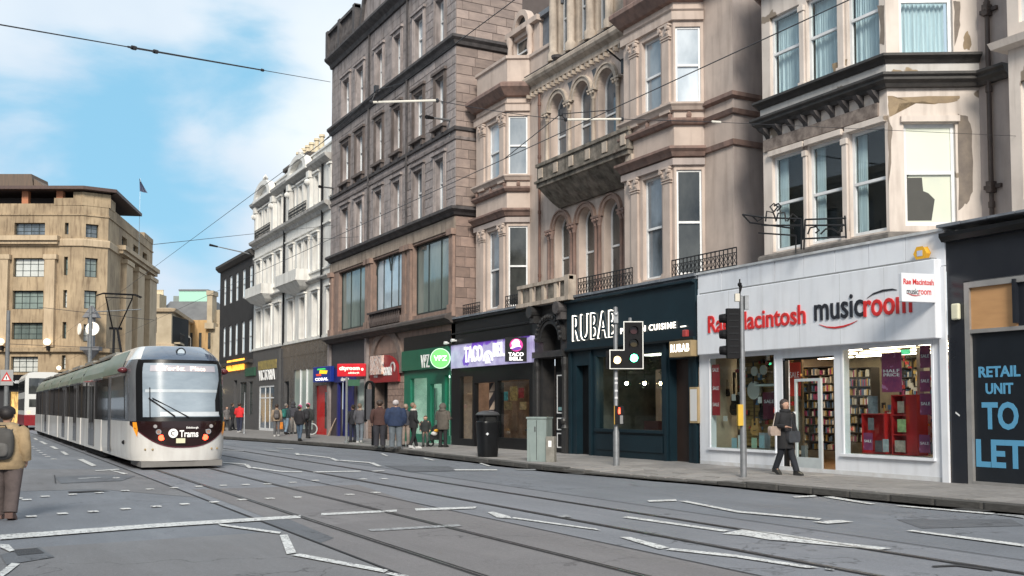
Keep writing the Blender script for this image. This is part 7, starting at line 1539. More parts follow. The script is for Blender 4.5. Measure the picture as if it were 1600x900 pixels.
# ================================================ BUS behind the tram
bu = empty('bus', (5.45, 92, 0), 'white and dark red double decker bus mostly hidden behind the tram', 'bus')
bw_, bx0, bx1, by0, by1 = plain('bus_white', (.68, .68, .66), .3), 4.0, 6.55, 86, 97
prf = [(0, .45), (0, 4.0), (.12, 4.3), (.5, 4.42)]
b = MB(); b.loft([[(bx0 + .0, y, .9), (bx0, y, 4.0), (bx0 + .2, y, 4.35), (bx0 + .6, y, 4.42), (bx1 - .6, y, 4.42), (bx1 - .2, y, 4.35), (bx1, y, 4.0), (bx1, y, .9)] for y in (by0, by0 + .15, by1)]); b.build('bus_body', bw_, bu)
b = MB(); b.loft([[(bx0 - .02, y, .35), (bx0 - .02, y, 1.15), (bx1 + .02, y, 1.15), (bx1 + .02, y, .35)] for y in (by0 - .12, by1)]); b.build('red_skirt', mat('bus_red', (.28, .02, .025), (.2, .015, .02), rough=.3), bu)
FBs = Fr(((bx0 + bx1) / 2, by0), (-1, 0)); MB().box(FBs, -1.0, 1.02, 0, .02, 2.75, 3.95).build('upper_window', pane_d, bu); MB().box(FBs, -1.0, .98, 0, .02, 1.75, 2.35).build('lower_window', pane_d, bu)
for s in (-1, 1): MB().disc(FBs, s * 1.0, 1.35, .11, 0, .03, 10).build('tail_light', plain('bus_lamp', (1, .35, .15), emit=2), bu)
SB = Fr((bx0, 0), (0, 1)); MB().box(SB, by0 + .5, by1 - .3, 0, .01, 2.9, 3.8).build('side_window', pane_d, bu); MB().box(SB, by0 + .5, by1 - .3, 0, .01, 1.5, 2.4).build('side_window', pane_d, bu)
for y in (by0 + 2, by1 - 2.2):
    for x in (bx0 + .05, bx1 - .35):
        f_ = Fr((x, y), (0, 1)); MB().disc(f_, 0, .5, .5, -.3, .0, 16).build('wheel', blackm, bu)

# terrace on the other side of the street (behind the photographer's left): what the shop glass and the tram side mirror
op = empty('opposite_terrace', (-14, 45, 0), 'stone terrace across the street, present only in the reflections on the tram side', 'building')
FO = Fr((-14, 0), (0, -1)); opw = mat('opposite_stone', (.34, .27, .20), (.24, .19, .14), scale=.5, rough=.9)
hs = [(-(6 + 3.2 * i) - 1.2, -(6 + 3.2 * i), 5.6 + 3.7 * j, 8.0 + 3.7 * j) for i in range(-8, 90) for j in range(3)]
MB().wall(FO, -300, 24, 4.6, 17, hs, th=.3).build('front_wall', opw, op); MB().box(FO, -300, 24, -6, -.35, 0, 16.8).build('dark_rooms', pane_b, op); MB().box(FO, -300, 24, -.3, .3, 17, 17.5).build('cornice', opw, op)
for i in range(44): a = -299 + i * 7.2; MB().box(FO, a, a + 6.2, -.34, .1, 3.4, 4.6).build('shop_fascia', [navy, white, greywall, redpaint, MATS['grey_painted_pole'], pale_][i % 6] if 0 else [navy, white, greywall, grn, black, tan][i % 6], op)

# ================================================ overhead line
cable = plain('cable_black', (.025, .025, .03), .5); cream_rod = plain('insulator_rod', (.72, .68, .60), .5)
def W3(px, py, **k):
    """photo point on a vertical plane X=const or at a given distance Y"""
    v = ray(px, py)
    if 'X' in k: t = (k['X'] - CAM.x) / v.x
    elif 'Y' in k: t = (k['Y'] - CAM.y) / v.y
    return CAM + v * t
def wire(pts, r, label, sag=0., m=cable):
    P = []; 
    for p, q in zip(pts, pts[1:]):
        for k in range(8): u = k / 8; P.append(Vector(p).lerp(Vector(q), u) - Vector((0, 0, sag * 4 * u * (1 - u))))
    P.append(Vector(pts[-1])); o = MB().tube(P, r, 5).build('overhead_wire', m); return tag(o, label, 'cable', 'tram overhead wires')
wire([(5.34, -6, 6.28), (5.34, 140, 6.28)], .006, 'contact wire directly above the tram track')
wire([(8.85, -6, 6.38), (8.85, 140, 6.38)], .008, 'contact wire above the track nearer the shops')
def spanwire(a, b_, label, r=.012, sag=.0): return wire([a, b_], r, label, sag)
p = W3(516, 128, X=XS - .0); q = W3(-60, 26, X=-3.0)
spanwire(W3(-60, 28, Y=22), W3(516, 128, X=XS), 'long span wire with insulators crossing the open sky at left', .016)
P0, P1_ = W3(-60, 28, Y=22), W3(516, 128, X=XS)
def on(P, Q, px):
    lo, hi = 0., 1.
    for _ in range(40):
        m = (lo + hi) / 2; d = P.lerp(Q, m) - CAM; x = 800 + FP * d.dot(RT) / d.dot(FW)
        if x < px: lo = m
        else: hi = m
    return P.lerp(Q, lo)
a_, b_ = on(P0, P1_, 200), on(P0, P1_, 412); o = MB().tube([a_, b_], .03, 6).build('insulated_section', cable); tag(o, 'thicker insulated section of the left sky span wire', 'insulator')
for px in (209, 243, 410): c = on(P0, P1_, px); d = (b_ - a_).normalized() * .12; MB().tube([c - d, c + d], .065, 6).build('clamp', cable, o)
# one cross span over both tracks: rods, stays and pull-offs all hang in the same street cross-section
YS = 14.3
def C3(px, py): return W3(px, py, Y=YS)
rods = ((580, 160, 683, 157), (884, 187, 972, 186))
for i, (x0, y0, x1, y1) in enumerate(rods):
    A_, B_ = C3(x0, y0), C3(x1, y1); o = MB().tube([A_, B_], .018, 6).build('insulator_rod', cream_rod)
    tag(o, ['cream insulator rod crossing in front of the brown tenement', 'cream insulator rod crossing in front of the arched windows'][i], 'insulator')
    for e_ in (A_, B_): MB().ball(e_, .035, 6).build('rod_end', cable, o)
    Xc, Zc = ((5.34, 6.28), (8.85, 6.38))[i]; f0 = C3(*((588, 141), (876, 178))[i]); MB().cbox((f0.x, f0.y, f0.z - .03), .06, .06, .1).build('clamp', cable, o)
    spanwire(f0, Vector((Xc, YS - 1.0, Zc)), ['pull off wire from the upper rod clamp toward the camera', 'pull off wire from the lower rod clamp toward the camera'][i], .008)
    spanwire(f0, Vector((Xc, YS + 2.6, Zc)), ['pull off wire from the upper rod clamp down to the left', 'pull off wire from the lower rod clamp down to the left'][i], .008)
    spanwire(f0, A_, ['short link between clamp and left end of the upper rod', 'short link between clamp and left end of the lower rod'][i], .008)
spanwire(C3(683, 157), C3(884, 187), 'thin span wire between the two cream insulator rods', .006, .03)
spanwire(C3(972, 186), C3(1122, 191), 'thin span wire right of the lower cream rod', .007)
spanwire(C3(1122, 191), Vector((20.1, YS, C3(1600, 215).z)), 'thin wire running right across the cream bay windows', .005)
o = MB().tube([C3(1112, 190), C3(1126, 191)], .02, 6).build('insulator_bead', cream_rod); tag(o, 'small pale insulator bead on the span wire near the pink wall', 'insulator')
spanwire(W3(240, 382, X=5.34), W3(520, 352, X=XS), 'stay wire from the far store corner to the ivory building', .010)
spanwire(W3(450, 376, X=XS), W3(560, 370, X=XS - .3), 'thin stay in front of the ivory building windows', .012)
spanwire(W3(-20, 536, Y=95), W3(190, 545, Y=80), 'distant cross wire in front of the store first floor', .02)
spanwire(W3(60, 480, Y=90), W3(240, 500, Y=95), 'distant sloping wire in front of the store windows', .02)
# wall brackets sticking out from facades
for i, (x0, y0, x1, y1) in enumerate(((338, 385, 396, 398), (503, 292, 520, 294), (675, 184, 703, 188))):
    A = W3(x1, y1, X=XS - .02); Bq = W3(x0, y0, X=XS - (2.5 if i == 0 else 1.3)); o = MB().tube([A, Bq], [.05, .035], 6).build('lighting_bracket', greyp); tag(o, ['long grey street light bracket reaching off the dark building corner', 'short street light bracket at the ivory building top', 'grey street light bracket on the brown tenement corner'][i], 'street lamp')
    d = (Bq - A).normalized(); MB().tube([Bq - d * .1, Bq + d * .5], [.06, .09], 6).build('lamp_head', blackm, o); MB().tube([A, A + Vector((0, 0, -.7))], .03, 5).build('wall_plate', greyp, o)

# ================================================ poles at the far left
def pole(px, py0, py1, Y, r, label, cat='pole', name='line_pole', m=greyp):
    a = W3(px, py1, Y=Y); t_ = W3(px, py0, Y=Y); o = MB().lathe((a.x, a.y, 0), [(r * 1.1, 0), (r, t_.z * .5), (r * .8, t_.z)], 8).build(name, m, None, smooth=True); return tag(o, label, cat), a, t_.z
o, a, zt = pole(138, 478, 660, 92, .16, 'grey overhead line mast rising behind the tram roof')
MB().tube([(a.x, a.y, zt - .5), (a.x + 4, a.y, zt - .1)], .05, 5).build('mast_arm', greyp, o)
o, a, zt = pole(8.5, 485, 672, 62, .12, 'grey pole carrying a warning triangle at the left edge')
Fw = Fr((a.x, a.y - .15), tuple(-Rh)); z = W3(8, 590, Y=62).z; sgp = MB().box(Fw, -.35, .35, 0, .03, z - .42, z + .42).build('sign_plate', plain('sign_grey', (.34, .34, .34)), o)
b = MB(); b.prism(Fw, [(-.3, z - .2), (.3, z - .2), (0, z + .32)], .03, .04); b.build('warning_triangle', plain('sign_red_plain', (.55, .04, .04)), sgp); b = MB(); b.prism(Fw, [(-.17, z - .13), (.17, z - .13), (0, z + .17)], .04, .05); b.build('triangle_centre', wht_l, sgp); MB().box(Fw, -.02, .03, .05, .055, z - .1, z + .06).build('triangle_symbol', blackm, sgp)

# ================================================ pavement furniture
def at(px, py): g_ = ground(px, py, HP); return g_
N_ = -Fh
def face_cam(p): return Fr((p.x, p.y), tuple(-Rh))
# front traffic signal
p = at(963, 728); tl = empty('traffic_light', p, 'traffic light showing green on a slim pole with white bordered backing board', 'traffic light')
Fp = face_cam(p); zt = Fp.pix(963, 480)[1]
MB().lathe((p.x, p.y, 0), [(.085, HP - .02), (.085, HP + .9), (.06, HP + 1.0), (.06, zt), (.0, zt + .02)], 12).build('pole', grey, tl, smooth=True)
def PZ(y): return Fp.pix(963, y)[1]
def PA(x): return Fp.sx(x, .15, 550)
b = MB(); D0, D1 = .08, .20
out_ = [(PA(974), PZ(503)), (PA(1005), PZ(503)), (PA(1005), PZ(577)), (PA(952), PZ(577)), (PA(952), PZ(547)), (PA(974), PZ(547))]
MB().prism(Fp, out_, D1 - .03, D1).build('white_border_board', plain('board_white', (.8, .8, .77), .5), tl)
k = .026; inn = [(out_[0][0] - k, out_[0][1] - k), (out_[1][0] + k, out_[1][1] - k), (out_[2][0] + k, out_[2][1] + k), (out_[3][0] - k, out_[3][1] + k), (out_[4][0] - k, out_[4][1] - k), (out_[5][0] - k, out_[5][1] - k)]
MB().prism(Fp, inn, D1, D1 + .012).build('backing_board', blackm, tl)
MB().box(Fp, PA(1001), PA(978), -.1, D1 - .03, PZ(575), PZ(505)).build('signal_box', blackm, tl); MB().box(Fp, PA(974), PA(955), -.1, D1 - .03, PZ(575), PZ(549)).build('signal_box', blackm, tl)
def lens(x, y, m, r=.105, name='signal_lens'):
    a, z = PA(x), PZ(y); MB().disc(Fp, a, z, r, D1 + .012, D1 + .03, 18).build(name, m, tl); b = MB(); b.arcring(Fp, a, z, r + .005, r + .022, D1 + .012, D1 + .17, 12, -.25, math.pi + .25); b.build('visor', blackm, tl)
lens(990, 517, plain('lens_off', (.05, .015, .015), .2)); lens(990, 537, plain('lens_off2', (.05, .035, .01), .2)); lens(990, 560, plain('lens_green', (.10, 1, .50), emit=9), name='green_lens'); lens(964, 563, plain('lens_cream', (1, .72, .38), emit=1.6), name='cream_lens')
MB().box(Fp, .02, .25, -.25, -.02, PZ(576), PZ(548)).build('rear_signal_box', blackm, tl)
b = MB(); b.box(Fp, -.06, .06, -.05, .12, PZ(505), PZ(488)); b.ball(Fp.P(0, .08, PZ(492)), .07, 8); b.build('detector', grey, tl); b = MB(); b.tube([Fp.P(PA(985), .1, PZ(503)), Fp.P(PA(985), .1, PZ(497))], .05, 6); b.build('detector', grey, tl)
a0, a1 = Fp.sx(974, .1, 650), Fp.sx(960.5, .1, 650); bx = MB().box(Fp, a0, a1, .05, .17, PZ(663), PZ(634)).build('pedestrian_box', blackm, tl)
am = (a0 + a1) / 2; b = MB(); b.ball(Fp.P(am, .19, PZ(638)), .022, 6); b.box(Fp, am - .028, am + .028, .175, .195, PZ(646.5), PZ(639.5)); b.build('red_man', plain('red_glow', (1, .05, .02)), bx)
MB().box(Fp, a0 + .02, a0 + .10, .17, .18, PZ(662), PZ(649)).build('button_plate', plain('wait_grey', (.2, .2, .2)), bx); MB().box(Fp, a1, a1 + .015, .02, .14, PZ(663), PZ(634)).build('yellow_side', plain('ped_yellow', (.6, .35, .05)), bx)
for k_, y in enumerate((590, 597, 609, 620)): MB().box(Fp, -.04, .04, .055, .068, PZ(y + 3), PZ(y)).build('pole_sticker', plain('sticker_pale', (.6, .6, .62)), tl)
# rear view signal pole
p = at(1162, 745); tl2 = empty('traffic_light', p, 'tall grey signal pole with back of black three lamp head and yellow push button', 'traffic light'); Fp = face_cam(p)
zt = Fp.pix(1161, 463)[1]; MB().lathe((p.x, p.y, 0), [(.075, HP - .02), (.075, HP + 1.0), (.07, HP + 1.1), (.055, zt), (0, zt + .02)], 12).build('pole', grey, tl2, smooth=True)
def QZ(y): return Fp.pix(1162, y)[1]
def QA(x): return Fp.sx(x, 0, 550)
MB().box(Fp, QA(1157), QA(1136), -.12, .04, QZ(560), QZ(482)).build('signal_box', blackm, tl2)
for y in (497, 522, 547):
    b = MB(); b.ball(Fp.P(QA(1133), -.08, QZ(y)), .1, 10, (1, 1, .95)); b.tube([Fp.P(QA(1138), -.08, QZ(y)), Fp.P(QA(1127.5), -.16, QZ(y))], [.12, .10], 10); b.build('lamp_visor', blackm, tl2)
b = MB()
for i in range(7): b.box(Fp, QA(1154), QA(1139), .04, .05, QZ(490 + i * 10 + 2), QZ(490 + i * 10))
b.build('heat_fin', black, tl2)
b = MB(); b.tube([Fp.P(0, 0, QZ(555)), Fp.P(QA(1148), -.05, QZ(555))], .03, 6); b.tube([Fp.P(0, 0, QZ(486)), Fp.P(QA(1148), -.05, QZ(486))], .03, 6); b.tube([Fp.P(QA(1157), 0, QZ(482)), Fp.P(QA(1157), 0, QZ(436))], .018, 5); b.lathe((Fp.P(QA(1157), 0, 0).x, Fp.P(QA(1157), 0, 0).y, 0), [(.0, QZ(440)), (.05, QZ(443)), (.05, QZ(446)), (.0, QZ(450))], 6); b.tube([Fp.P(QA(1157), 0, QZ(458)), Fp.P(QA(1160), .02, QZ(446))], .02, 5); b.build('bracket', blackm, tl2)
MB().box(Fp, QA(1156), QA(1149), -.05, .06, QZ(471), QZ(459)).build('junction_box', plain('cream_box', (.6, .56, .48)), tl2)
f_ = MB().box(Fp, QA(1170), QA(1164), -.04, .06, QZ(484), QZ(462)).build('detector', grey, tl2)
MB().box(Fp, QA(1158.5), QA(1150.5), -.02, .12, QZ(665), QZ(632)).build('push_button_unit', mat('push_yellow', (.68, .42, .04), rough=.4), tl2)
# litter bin
p = at(762, 714); bn = empty('litter_bin', p, 'large black street litter bin with domed lid on the pavement', 'litter bin')
Fb = face_cam(p); hw = abs(Fb.sx(742, 0, 680) - Fb.sx(781, 0, 680)) / 2; zl = Fb.pix(762, 658)[1]; zt = Fb.pix(762, 643)[1]
def rr(r, z, n=16): return [Vector((p.x + r * math.copysign(abs(math.cos(t)) ** .55, math.cos(t)), p.y + r * math.copysign(abs(math.sin(t)) ** .55, math.sin(t)), z)) for t in (2 * math.pi * (k + .5) / n for k in range(n))]
s_ = .86; MB().loft([rr(hw * .80 * s_, HP), rr(hw * .84 * s_, HP + .1), rr(hw * .98 * s_, zl - .1), rr(hw * s_, zl - .04), rr(hw * .95 * s_, zl)]).build('bin_body', black, bn, smooth=True)
MB().loft([rr(hw * .98 * s_, zt - .12), rr(hw * s_, zt - .09), rr(hw * .8 * s_, zt - .02), rr(hw * .3 * s_, zt + .03)]).build('bin_lid', mat('bin_lid', (.06, .062, .066), rough=.4), bn, smooth=True)
b = MB()
for t in range(4): q = rr(hw * .88 * s_, zl, 4)[t]; b.tube([q, q + Vector((0, 0, zt - .12 - zl))], .035, 5)
b.build('lid_post', black, bn); MB().loft([rr(hw * .75 * s_, zl), rr(hw * .75 * s_, zt - .12)]).build('bin_opening', dark_in, bn)
b = MB(); b.disc(Fr((p.x + Fb.n.x * hw * .93, p.y + Fb.n.y * hw * .93), tuple(-Rh)), -.0, HP + (zl - HP) * .65, .05, -.06, .02, 4); b.build('bin_emblem', plain('emblem', (.6, .62, .65)), bn)
# cabinet
p = at(842, 721); cb = empty('utility_cabinet', p, 'pale grey metal utility cabinet standing at the kerb side', 'cabinet'); cf = Fr((p.x, p.y), (-.995, .10)); hw = abs(Fp.sx(822, 0, 690) - Fp.sx(860, 0, 690)) * .0
fcb = face_cam(p); w_ = abs(fcb.sx(822, 0, 690) - fcb.sx(862, 0, 690)); zc_ = fcb.pix(842, 653)[1]; cf = Fr((p.x, p.y), tuple(-Rh * .93 + Fh * .36))
cm = mat('cabinet_grey', (.25, .30, .29), (.20, .25, .245), scale=2, rough=.6, streak=.6); MB().box(cf, -w_ * .40, w_ * .40, -.35, .2, HP, zc_ - .02).build('cabinet_body', cm, cb, bevel=.01)
MB().box(cf, -w_ * .42, w_ * .42, -.38, .23, zc_ - .02, zc_ + .03).build('cabinet_top', cm, cb); b = MB(); b.box(cf, -.006, .006, .2, .206, HP + .05, zc_ - .06); b.build('door_seam', blackm, cb); MB().box(cf, .03, .06, .2, .22, 1.0, 1.15).build('cabinet_handle', steel, cb)
p = at(861, 722); fcb = face_cam(p); w_ = abs(fcb.sx(854, 0, 690) - fcb.sx(868, 0, 690)); z1_ = fcb.pix(861, 682)[1]
o = MB().box(Fr((p.x, p.y), tuple(-Rh * .93 + Fh * .36)), -w_ / 2, w_ / 2, -.12, .1, HP, z1_).build('marker_post', mat('weathered_post', (.26, .25, .225), (.17, .16, .14), scale=6, rough=.8), None, bevel=.012); tag(o, 'short weathered grey post box standing beside the utility cabinet', 'post'); MB().box(Fr((p.x, p.y), tuple(-Rh * .93 + Fh * .36)), -.05, .05, .1, .105, z1_ - .3, z1_ - .12).build('post_label', wht_l, o)
# bus stop pole, pylon, thin pole, barrier board
def simple_pole(px, fy, ty, r, label, cat, name, m=greyp):
    p = at(px, fy); f = face_cam(p); z = f.pix(px, ty)[1]; e = MB().lathe((p.x, p.y, 0), [(r * 2, HP), (r * 2, HP + .06), (r, HP + .1), (r, z)], 8).build(name, m, None, smooth=True); tag(e, label, cat); return e, p, f
e, p, f = simple_pole(541, 693, 589, .06, 'dark grey signpost with small green plate in front of the blue doorway', 'signpost', 'signpost')
z0, z1 = f.pix(541, 603)[1], f.pix(541, 593)[1]; MB().box(f, f.sx(562, 0, 600), f.sx(544, 0, 600), -.02, .02, z0, z1).build('green_plate', mat('plate_green', (.03, .11, .06), rough=.4), e)
e, p, f = simple_pole(381.5, 678, 613, .04, 'thin grey pole by the kerb beside the red jacket pedestrian', 'pole', 'thin_pole', grey)
p = at(577, 696); f = face_cam(p); py1 = empty('information_pylon', p, 'black arched information pylon standing on the pavement in the crowd', 'pylon'); zt = f.pix(577, 595)[1]; hw = abs(f.sx(569, 0, 640) - f.sx(586, 0, 640)) / 2
fp_ = Fr((p.x, p.y), tuple(-Rh * .8 + Fh * .6)); hw *= 1.1; b = MB(); b.box(fp_, -hw, -hw + .07, -.06, .06, HP, zt - hw); b.box(fp_, hw - .07, hw, -.06, .06, HP + 1.0, zt - hw); b.arcring(fp_, 0, zt - hw, hw - .07, hw, -.06, .06, 12); b.build('pylon_frame', black, py1); b = MB(); b.box(fp_, -hw + .07, hw - .07, -.02, .02, 1.2, zt - hw - .1); b.build('pylon_panel', mat('pylon_grey', (.10, .10, .11), rough=.35), py1)
# a leaning board and water container near the red and blue doors
p = at(512, 681); o = MB(); o.tube([(p.x, p.y, HP), (p.x + .3, p.y - .5, 1.1)], .03, 5); o.tube([(p.x + .2, p.y + .4, HP), (p.x + .3, p.y - .5, 1.1)], .03, 5); tag(o.build('barrier_leg', plain('leg_tan', (.45, .35, .28))), 'leaning pale trestle legs beside the glossy red door', 'trestle')
p = at(487, 680); o = MB(); o.arcring(face_cam(p), 0, HP + .36, .28, .34, -.03, .03, 20, 0, 2 * math.pi); o = o.build('bicycle_wheel', plain('tyre_pale', (.40, .42, .42))); tag(o, 'parked bicycle wheel beside the glossy red betting shop door', 'bicycle wheel')

# ================================================ PEOPLE
skinm = mat('skin', (.50, .30, .22), (.44, .26, .19), scale=8, rough=.55)
CM = {}
def cloth(c, r=.85):
    k = tuple(round(x, 3) for x in c)
    if k not in CM: CM[k] = mat('cloth_%d' % len(CM), c, tuple(x * .62 for x in c), scale=7, rough=r, bump=.35, bscale=9)
    return CM[k]
def skin_body(name, chains, m, parent, M):
    """one continuous body surface: nodes with radii grown by a Skin modifier, applied"""
    bm = bmesh.new(); lay = bm.verts.layers.skin.verify(); key = {}
    for ci, ch in enumerate(chains):
        prev = None
        for (pt, r) in ch:
            k = tuple(round(c, 4) for c in pt)
            v = key.get(k)
            if v is None:
                v = bm.verts.new(M @ Vector(pt)); key[k] = v; v[lay].radius = (r[0], r[1]) if isinstance(r, tuple) else (r, r)
                if ci == 0 and prev is None: v[lay].use_root = True
                if ci > 0 and prev is None: v[lay].use_root = True
            if prev is not None: bm.edges.new((prev, v))
            prev = v
    me = bpy.data.meshes.new(name); bm.to_mesh(me); bm.free(); o = bpy.data.objects.new(name, me); COL.objects.link(o)
    o.modifiers.new('skin', 'SKIN').use_smooth_shade = True; sb_ = o.modifiers.new('sub', 'SUBSURF'); sb_.levels = sb_.render_levels = 1
    dg = bpy.context.evaluated_depsgraph_get(); me2 = bpy.data.meshes.new_from_object(o.evaluated_get(dg)); o.modifiers.clear(); o.data = me2; me2.materials.clear(); me2.materials.append(m)
    o.parent = parent; return o
def person(px, fy, hpx, rz, label, coat=(.03, .03, .035), legs=(.04, .045, .06), shoes=(.03, .03, .03), hair=(.05, .03, .02), hat=None, pom=None, step=.0, hem=.80, arms=(0, 0), hood=False, bag=None, wide=1.0, handbag=None, face=False, pos=None, H=None, legw=1., onroad=False, bagcol=(.05, .05, .06), puff=0., scarf=None, skinny=1.):
    p = (ground(px, fy, 0) if onroad else at(px, fy)) if pos is None else Vector(pos)
    if H is None:
        f = face_cam(p); H = f.pix(px, fy - hpx)[1] - p.z
    k = H / 1.75; e = empty('person', p, label, 'person'); e.rotation_euler = (0, 0, rz)
    M = Matrix.Diagonal((k * wide, k, k, 1)); ORG[e.name] = Vector((0, 0, 0))
    def build(b, n, m, sm=True, par=None): b.v = [M @ v for v in b.v]; return b.build(n, m, par or e, smooth=sm)
    st_ = step; lk, rk = Vector((-.10, .10 * st_, .50)), Vector((.10, .12 * -st_ + .06 * abs(st_), .51)); la_, ra_ = Vector((-.105, .34 * st_, .09)), Vector((.105, -.30 * st_, .10 + .07 * abs(st_)))
    a1, a2 = arms
    sl, sr_ = Vector((-.185, 0, 1.42)), Vector((.185, 0, 1.42))
    def arm(s, a):
        sh = Vector((s * .185, 0, 1.42)); el = Vector((s * .25, -.05 + .10 * max(a, 0) * .6, 1.15)); wr_ = Vector((s * (.24 - .10 * max(0, a)), .06 + .26 * a, .93 + .26 * max(0, a)))
        return sh, el, wr_
    AL, AR = arm(-1, a1), arm(1, a2)
    def hand(wr_, el, s):
        d = (wr_ - el).normalized(); ch = [[(tuple(el), .036), (tuple(wr_), .028), (tuple(wr_ + d * .06), .033)]]; c = wr_ + d * .06; side = Vector((0, 1, 0)) - d * d.y; side.normalize()
        for q, Lf in ((-.026, .062), (-.009, .075), (.009, .070), (.026, .055)):
            b0 = c + side * q; ch.append([(tuple(b0), .010), (tuple(b0 + d * Lf * .55 + side * q * .3), .0085), (tuple(b0 + d * Lf * .9 + Vector((-s * .018, 0, 0))), .007)])
        ch.append([(tuple(wr_ + d * .025), .011), (tuple(wr_ + d * .05 + side * .04), .0095), (tuple(wr_ + d * .085 + side * .05), .008)]); return ch
    chains = [[((0, 0, .95), .11), ((0, 0, 1.12), .10), ((0, 0, 1.32), .115), ((0, 0, 1.45), .07), ((0, .005, 1.53), .05), ((0, .016, 1.575), .078), ((0, .014, 1.645), .102), ((0, .008, 1.71), .080)],
              [((0, 0, .95), .11), ((-.09, 0, .90), .08), (tuple(lk), .055), (tuple(la_), .038), (tuple(la_ + Vector((0, .09, -.045))), .022)], [((0, 0, .95), .11), ((.09, 0, .90), .08), (tuple(rk), .055), (tuple(ra_), .038), (tuple(ra_ + Vector((0, .08, -.05))), .022)],
              [((0, 0, 1.32), .115), (tuple(AL[0]), .05), (tuple(AL[1]), .036)], [((0, 0, 1.32), .115), (tuple(AR[0]), .05), (tuple(AR[1]), .036)]]
    hl, hr_ = hand(AL[2], AL[1], -1), hand(AR[2], AR[1], 1); chains.append(hl[0]); chains.append(hr_[0]); chains += hl[1:] + hr_[1:]
    body = skin_body('body', chains, skinm, e, M)
    # trousers
    lm = cloth(legs); b = MB(); lw = legw
    for s, kn, an in ((-1, lk, la_), (1, rk, ra_)): b.tube([(s * .075, 0, 1.0), (s * .095, 0, .84), kn, (kn + an) / 2, an + Vector((0, -.01, 0))], [.11, .098 * lw, .074 * lw, .068 * lw, .066 * lw], 10)
    build(b, 'trousers', lm)
    sm_ = cloth(shoes, .5)
    for s, an in ((-1, la_), (1, ra_)):
        b = MB(); z0 = min(an.z - .085, .03) if an.z < .12 else an.z - .09; tilt = -.06 if an.z > .12 else 0
        b.loft([[an + Vector((x * .05, -.07, z + z0 - an.z)) for x, z in ((-1, 0), (1, 0), (1, .09), (-1, .09))], [an + Vector((x * .055, .02, z + z0 - an.z)) for x, z in ((-1, -.01), (1, -.01), (.9, .11), (-.9, .11))], [an + Vector((x * .052, .14, z + z0 - an.z + tilt)) for x, z in ((-1, -.01), (1, -.01), (.9, .06), (-.9, .06))], [an + Vector((x * .03, .20, z + z0 - an.z + tilt * 1.5)) for x, z in ((-1, 0), (1, 0), (.9, .035), (-.9, .035))]])
        build(b, 'shoe', sm_)
    # coat: lofted torso with sleeves
    b = MB(); n = 18
    rings = [(hem, .205, .165), (hem + .08, .205, .16), (.98, .20, .15), (1.12, .185, .14), (1.28, .205, .145), (1.38, .205, .135), (1.45, .15, .11), (1.50, .085, .085), (1.54, .075, .078)]
    if puff: rings = [(z, rx * (1 + .045 * (i % 2)) + puff, ry * (1 + .06 * (i % 2)) + puff) for i, (z, rx, ry) in enumerate([(hem, .20, .16), (hem + .06, .215, .17), (hem + .13, .205, .16), (hem + .2, .215, .165), (hem + .27, .20, .155), (1.14, .21, .16), (1.22, .20, .15), (1.30, .215, .155), (1.38, .205, .14), (1.45, .15, .115), (1.52, .09, .09)])]
    rg = []
    for z, rx, ry in rings:
        sway = .02 * st_ * (1.2 - z)
        rg.append([Vector((rx * math.cos(2 * math.pi * i / n) * (1 + (.02 * math.sin(5 * i + z * 9))), ry * math.sin(2 * math.pi * i / n) + sway, z)) for i in range(n)])
    b.loft(rg, cap=True); build(b, 'coat', cloth(coat))
    for A in (AL, AR):
        b = MB(); d = (A[2] - A[1]) * .93; b.tube([A[0] + Vector((-.03 if A[0].x > 0 else .03, 0, .0)), A[0].lerp(A[1], .12), A[0].lerp(A[1], .5), A[1], A[1] + d * .5, A[1] + d], [.075 + puff, .082 + puff, .072 + puff, .062 + puff, .056 + puff, .05 + puff], 10); build(b, 'sleeve', cloth(coat))
    hc = cloth(hair, .6)
    if hood: b = MB(); b.ball((0, -.02, 1.64), .135, 12, (.95, 1.05, 1.15), 8); b.ball((0, -.06, 1.50), .13, 10, (1.1, .9, .7), 6); build(b, 'hood', cloth(hood if isinstance(hood, tuple) else coat))
    else:
        b = MB(); b.ball((0, -.036, 1.678), .104, 12, (.93, .98, 1.0), 8)
        if face: b.ball((-.082, -.02, 1.60), .05, 8, (.6, 1, 1.5)); b.ball((.082, -.02, 1.60), .05, 8, (.6, 1, 1.5)); b.ball((0, -.05, 1.60), .085, 8, (1, .8, 1.3))
        build(b, 'hair', hc)
    if hat: b = MB(); b.loft([[Vector((r * math.cos(2 * math.pi * i / 12), r * 1.05 * math.sin(2 * math.pi * i / 12) + .0, z)) for i in range(12)] for r, z in ((.104, 1.66), (.108, 1.70), (.098, 1.75), (.06, 1.79), (.01, 1.80))]); build(b, 'hat', cloth(hat))
    if pom: b = MB(); b.ball((0, 0, 1.82), .045, 8); build(b, 'pompom', cloth(pom))
    if scarf: b = MB(); b.lathe((0, 0, 0), [(.10, 1.44), (.13, 1.48), (.12, 1.52), (.085, 1.54)], 12); build(b, 'scarf', cloth(scarf))
    # simple face: nose, ears, eyes, mouth
    b = MB(); b.loft([[Vector((x, .085, z)) for x, z in ((-.012, 1.655), (.012, 1.655), (.016, 1.615), (-.016, 1.615))], [Vector((x, .118, z)) for x, z in ((-.004, 1.64), (.004, 1.64), (.008, 1.618), (-.008, 1.618))]]); b.ball((-.088, 0, 1.63), .02, 6, (.5, 1, 1.4)); b.ball((.088, 0, 1.63), .02, 6, (.5, 1, 1.4)); build(b, 'nose_and_ears', skinm)
    b = MB(); b.ball((-.032, .082, 1.655), .011, 6); b.ball((.032, .082, 1.655), .011, 6); build(b, 'eyes', plain('eye_dark', (.03, .02, .02), .2))
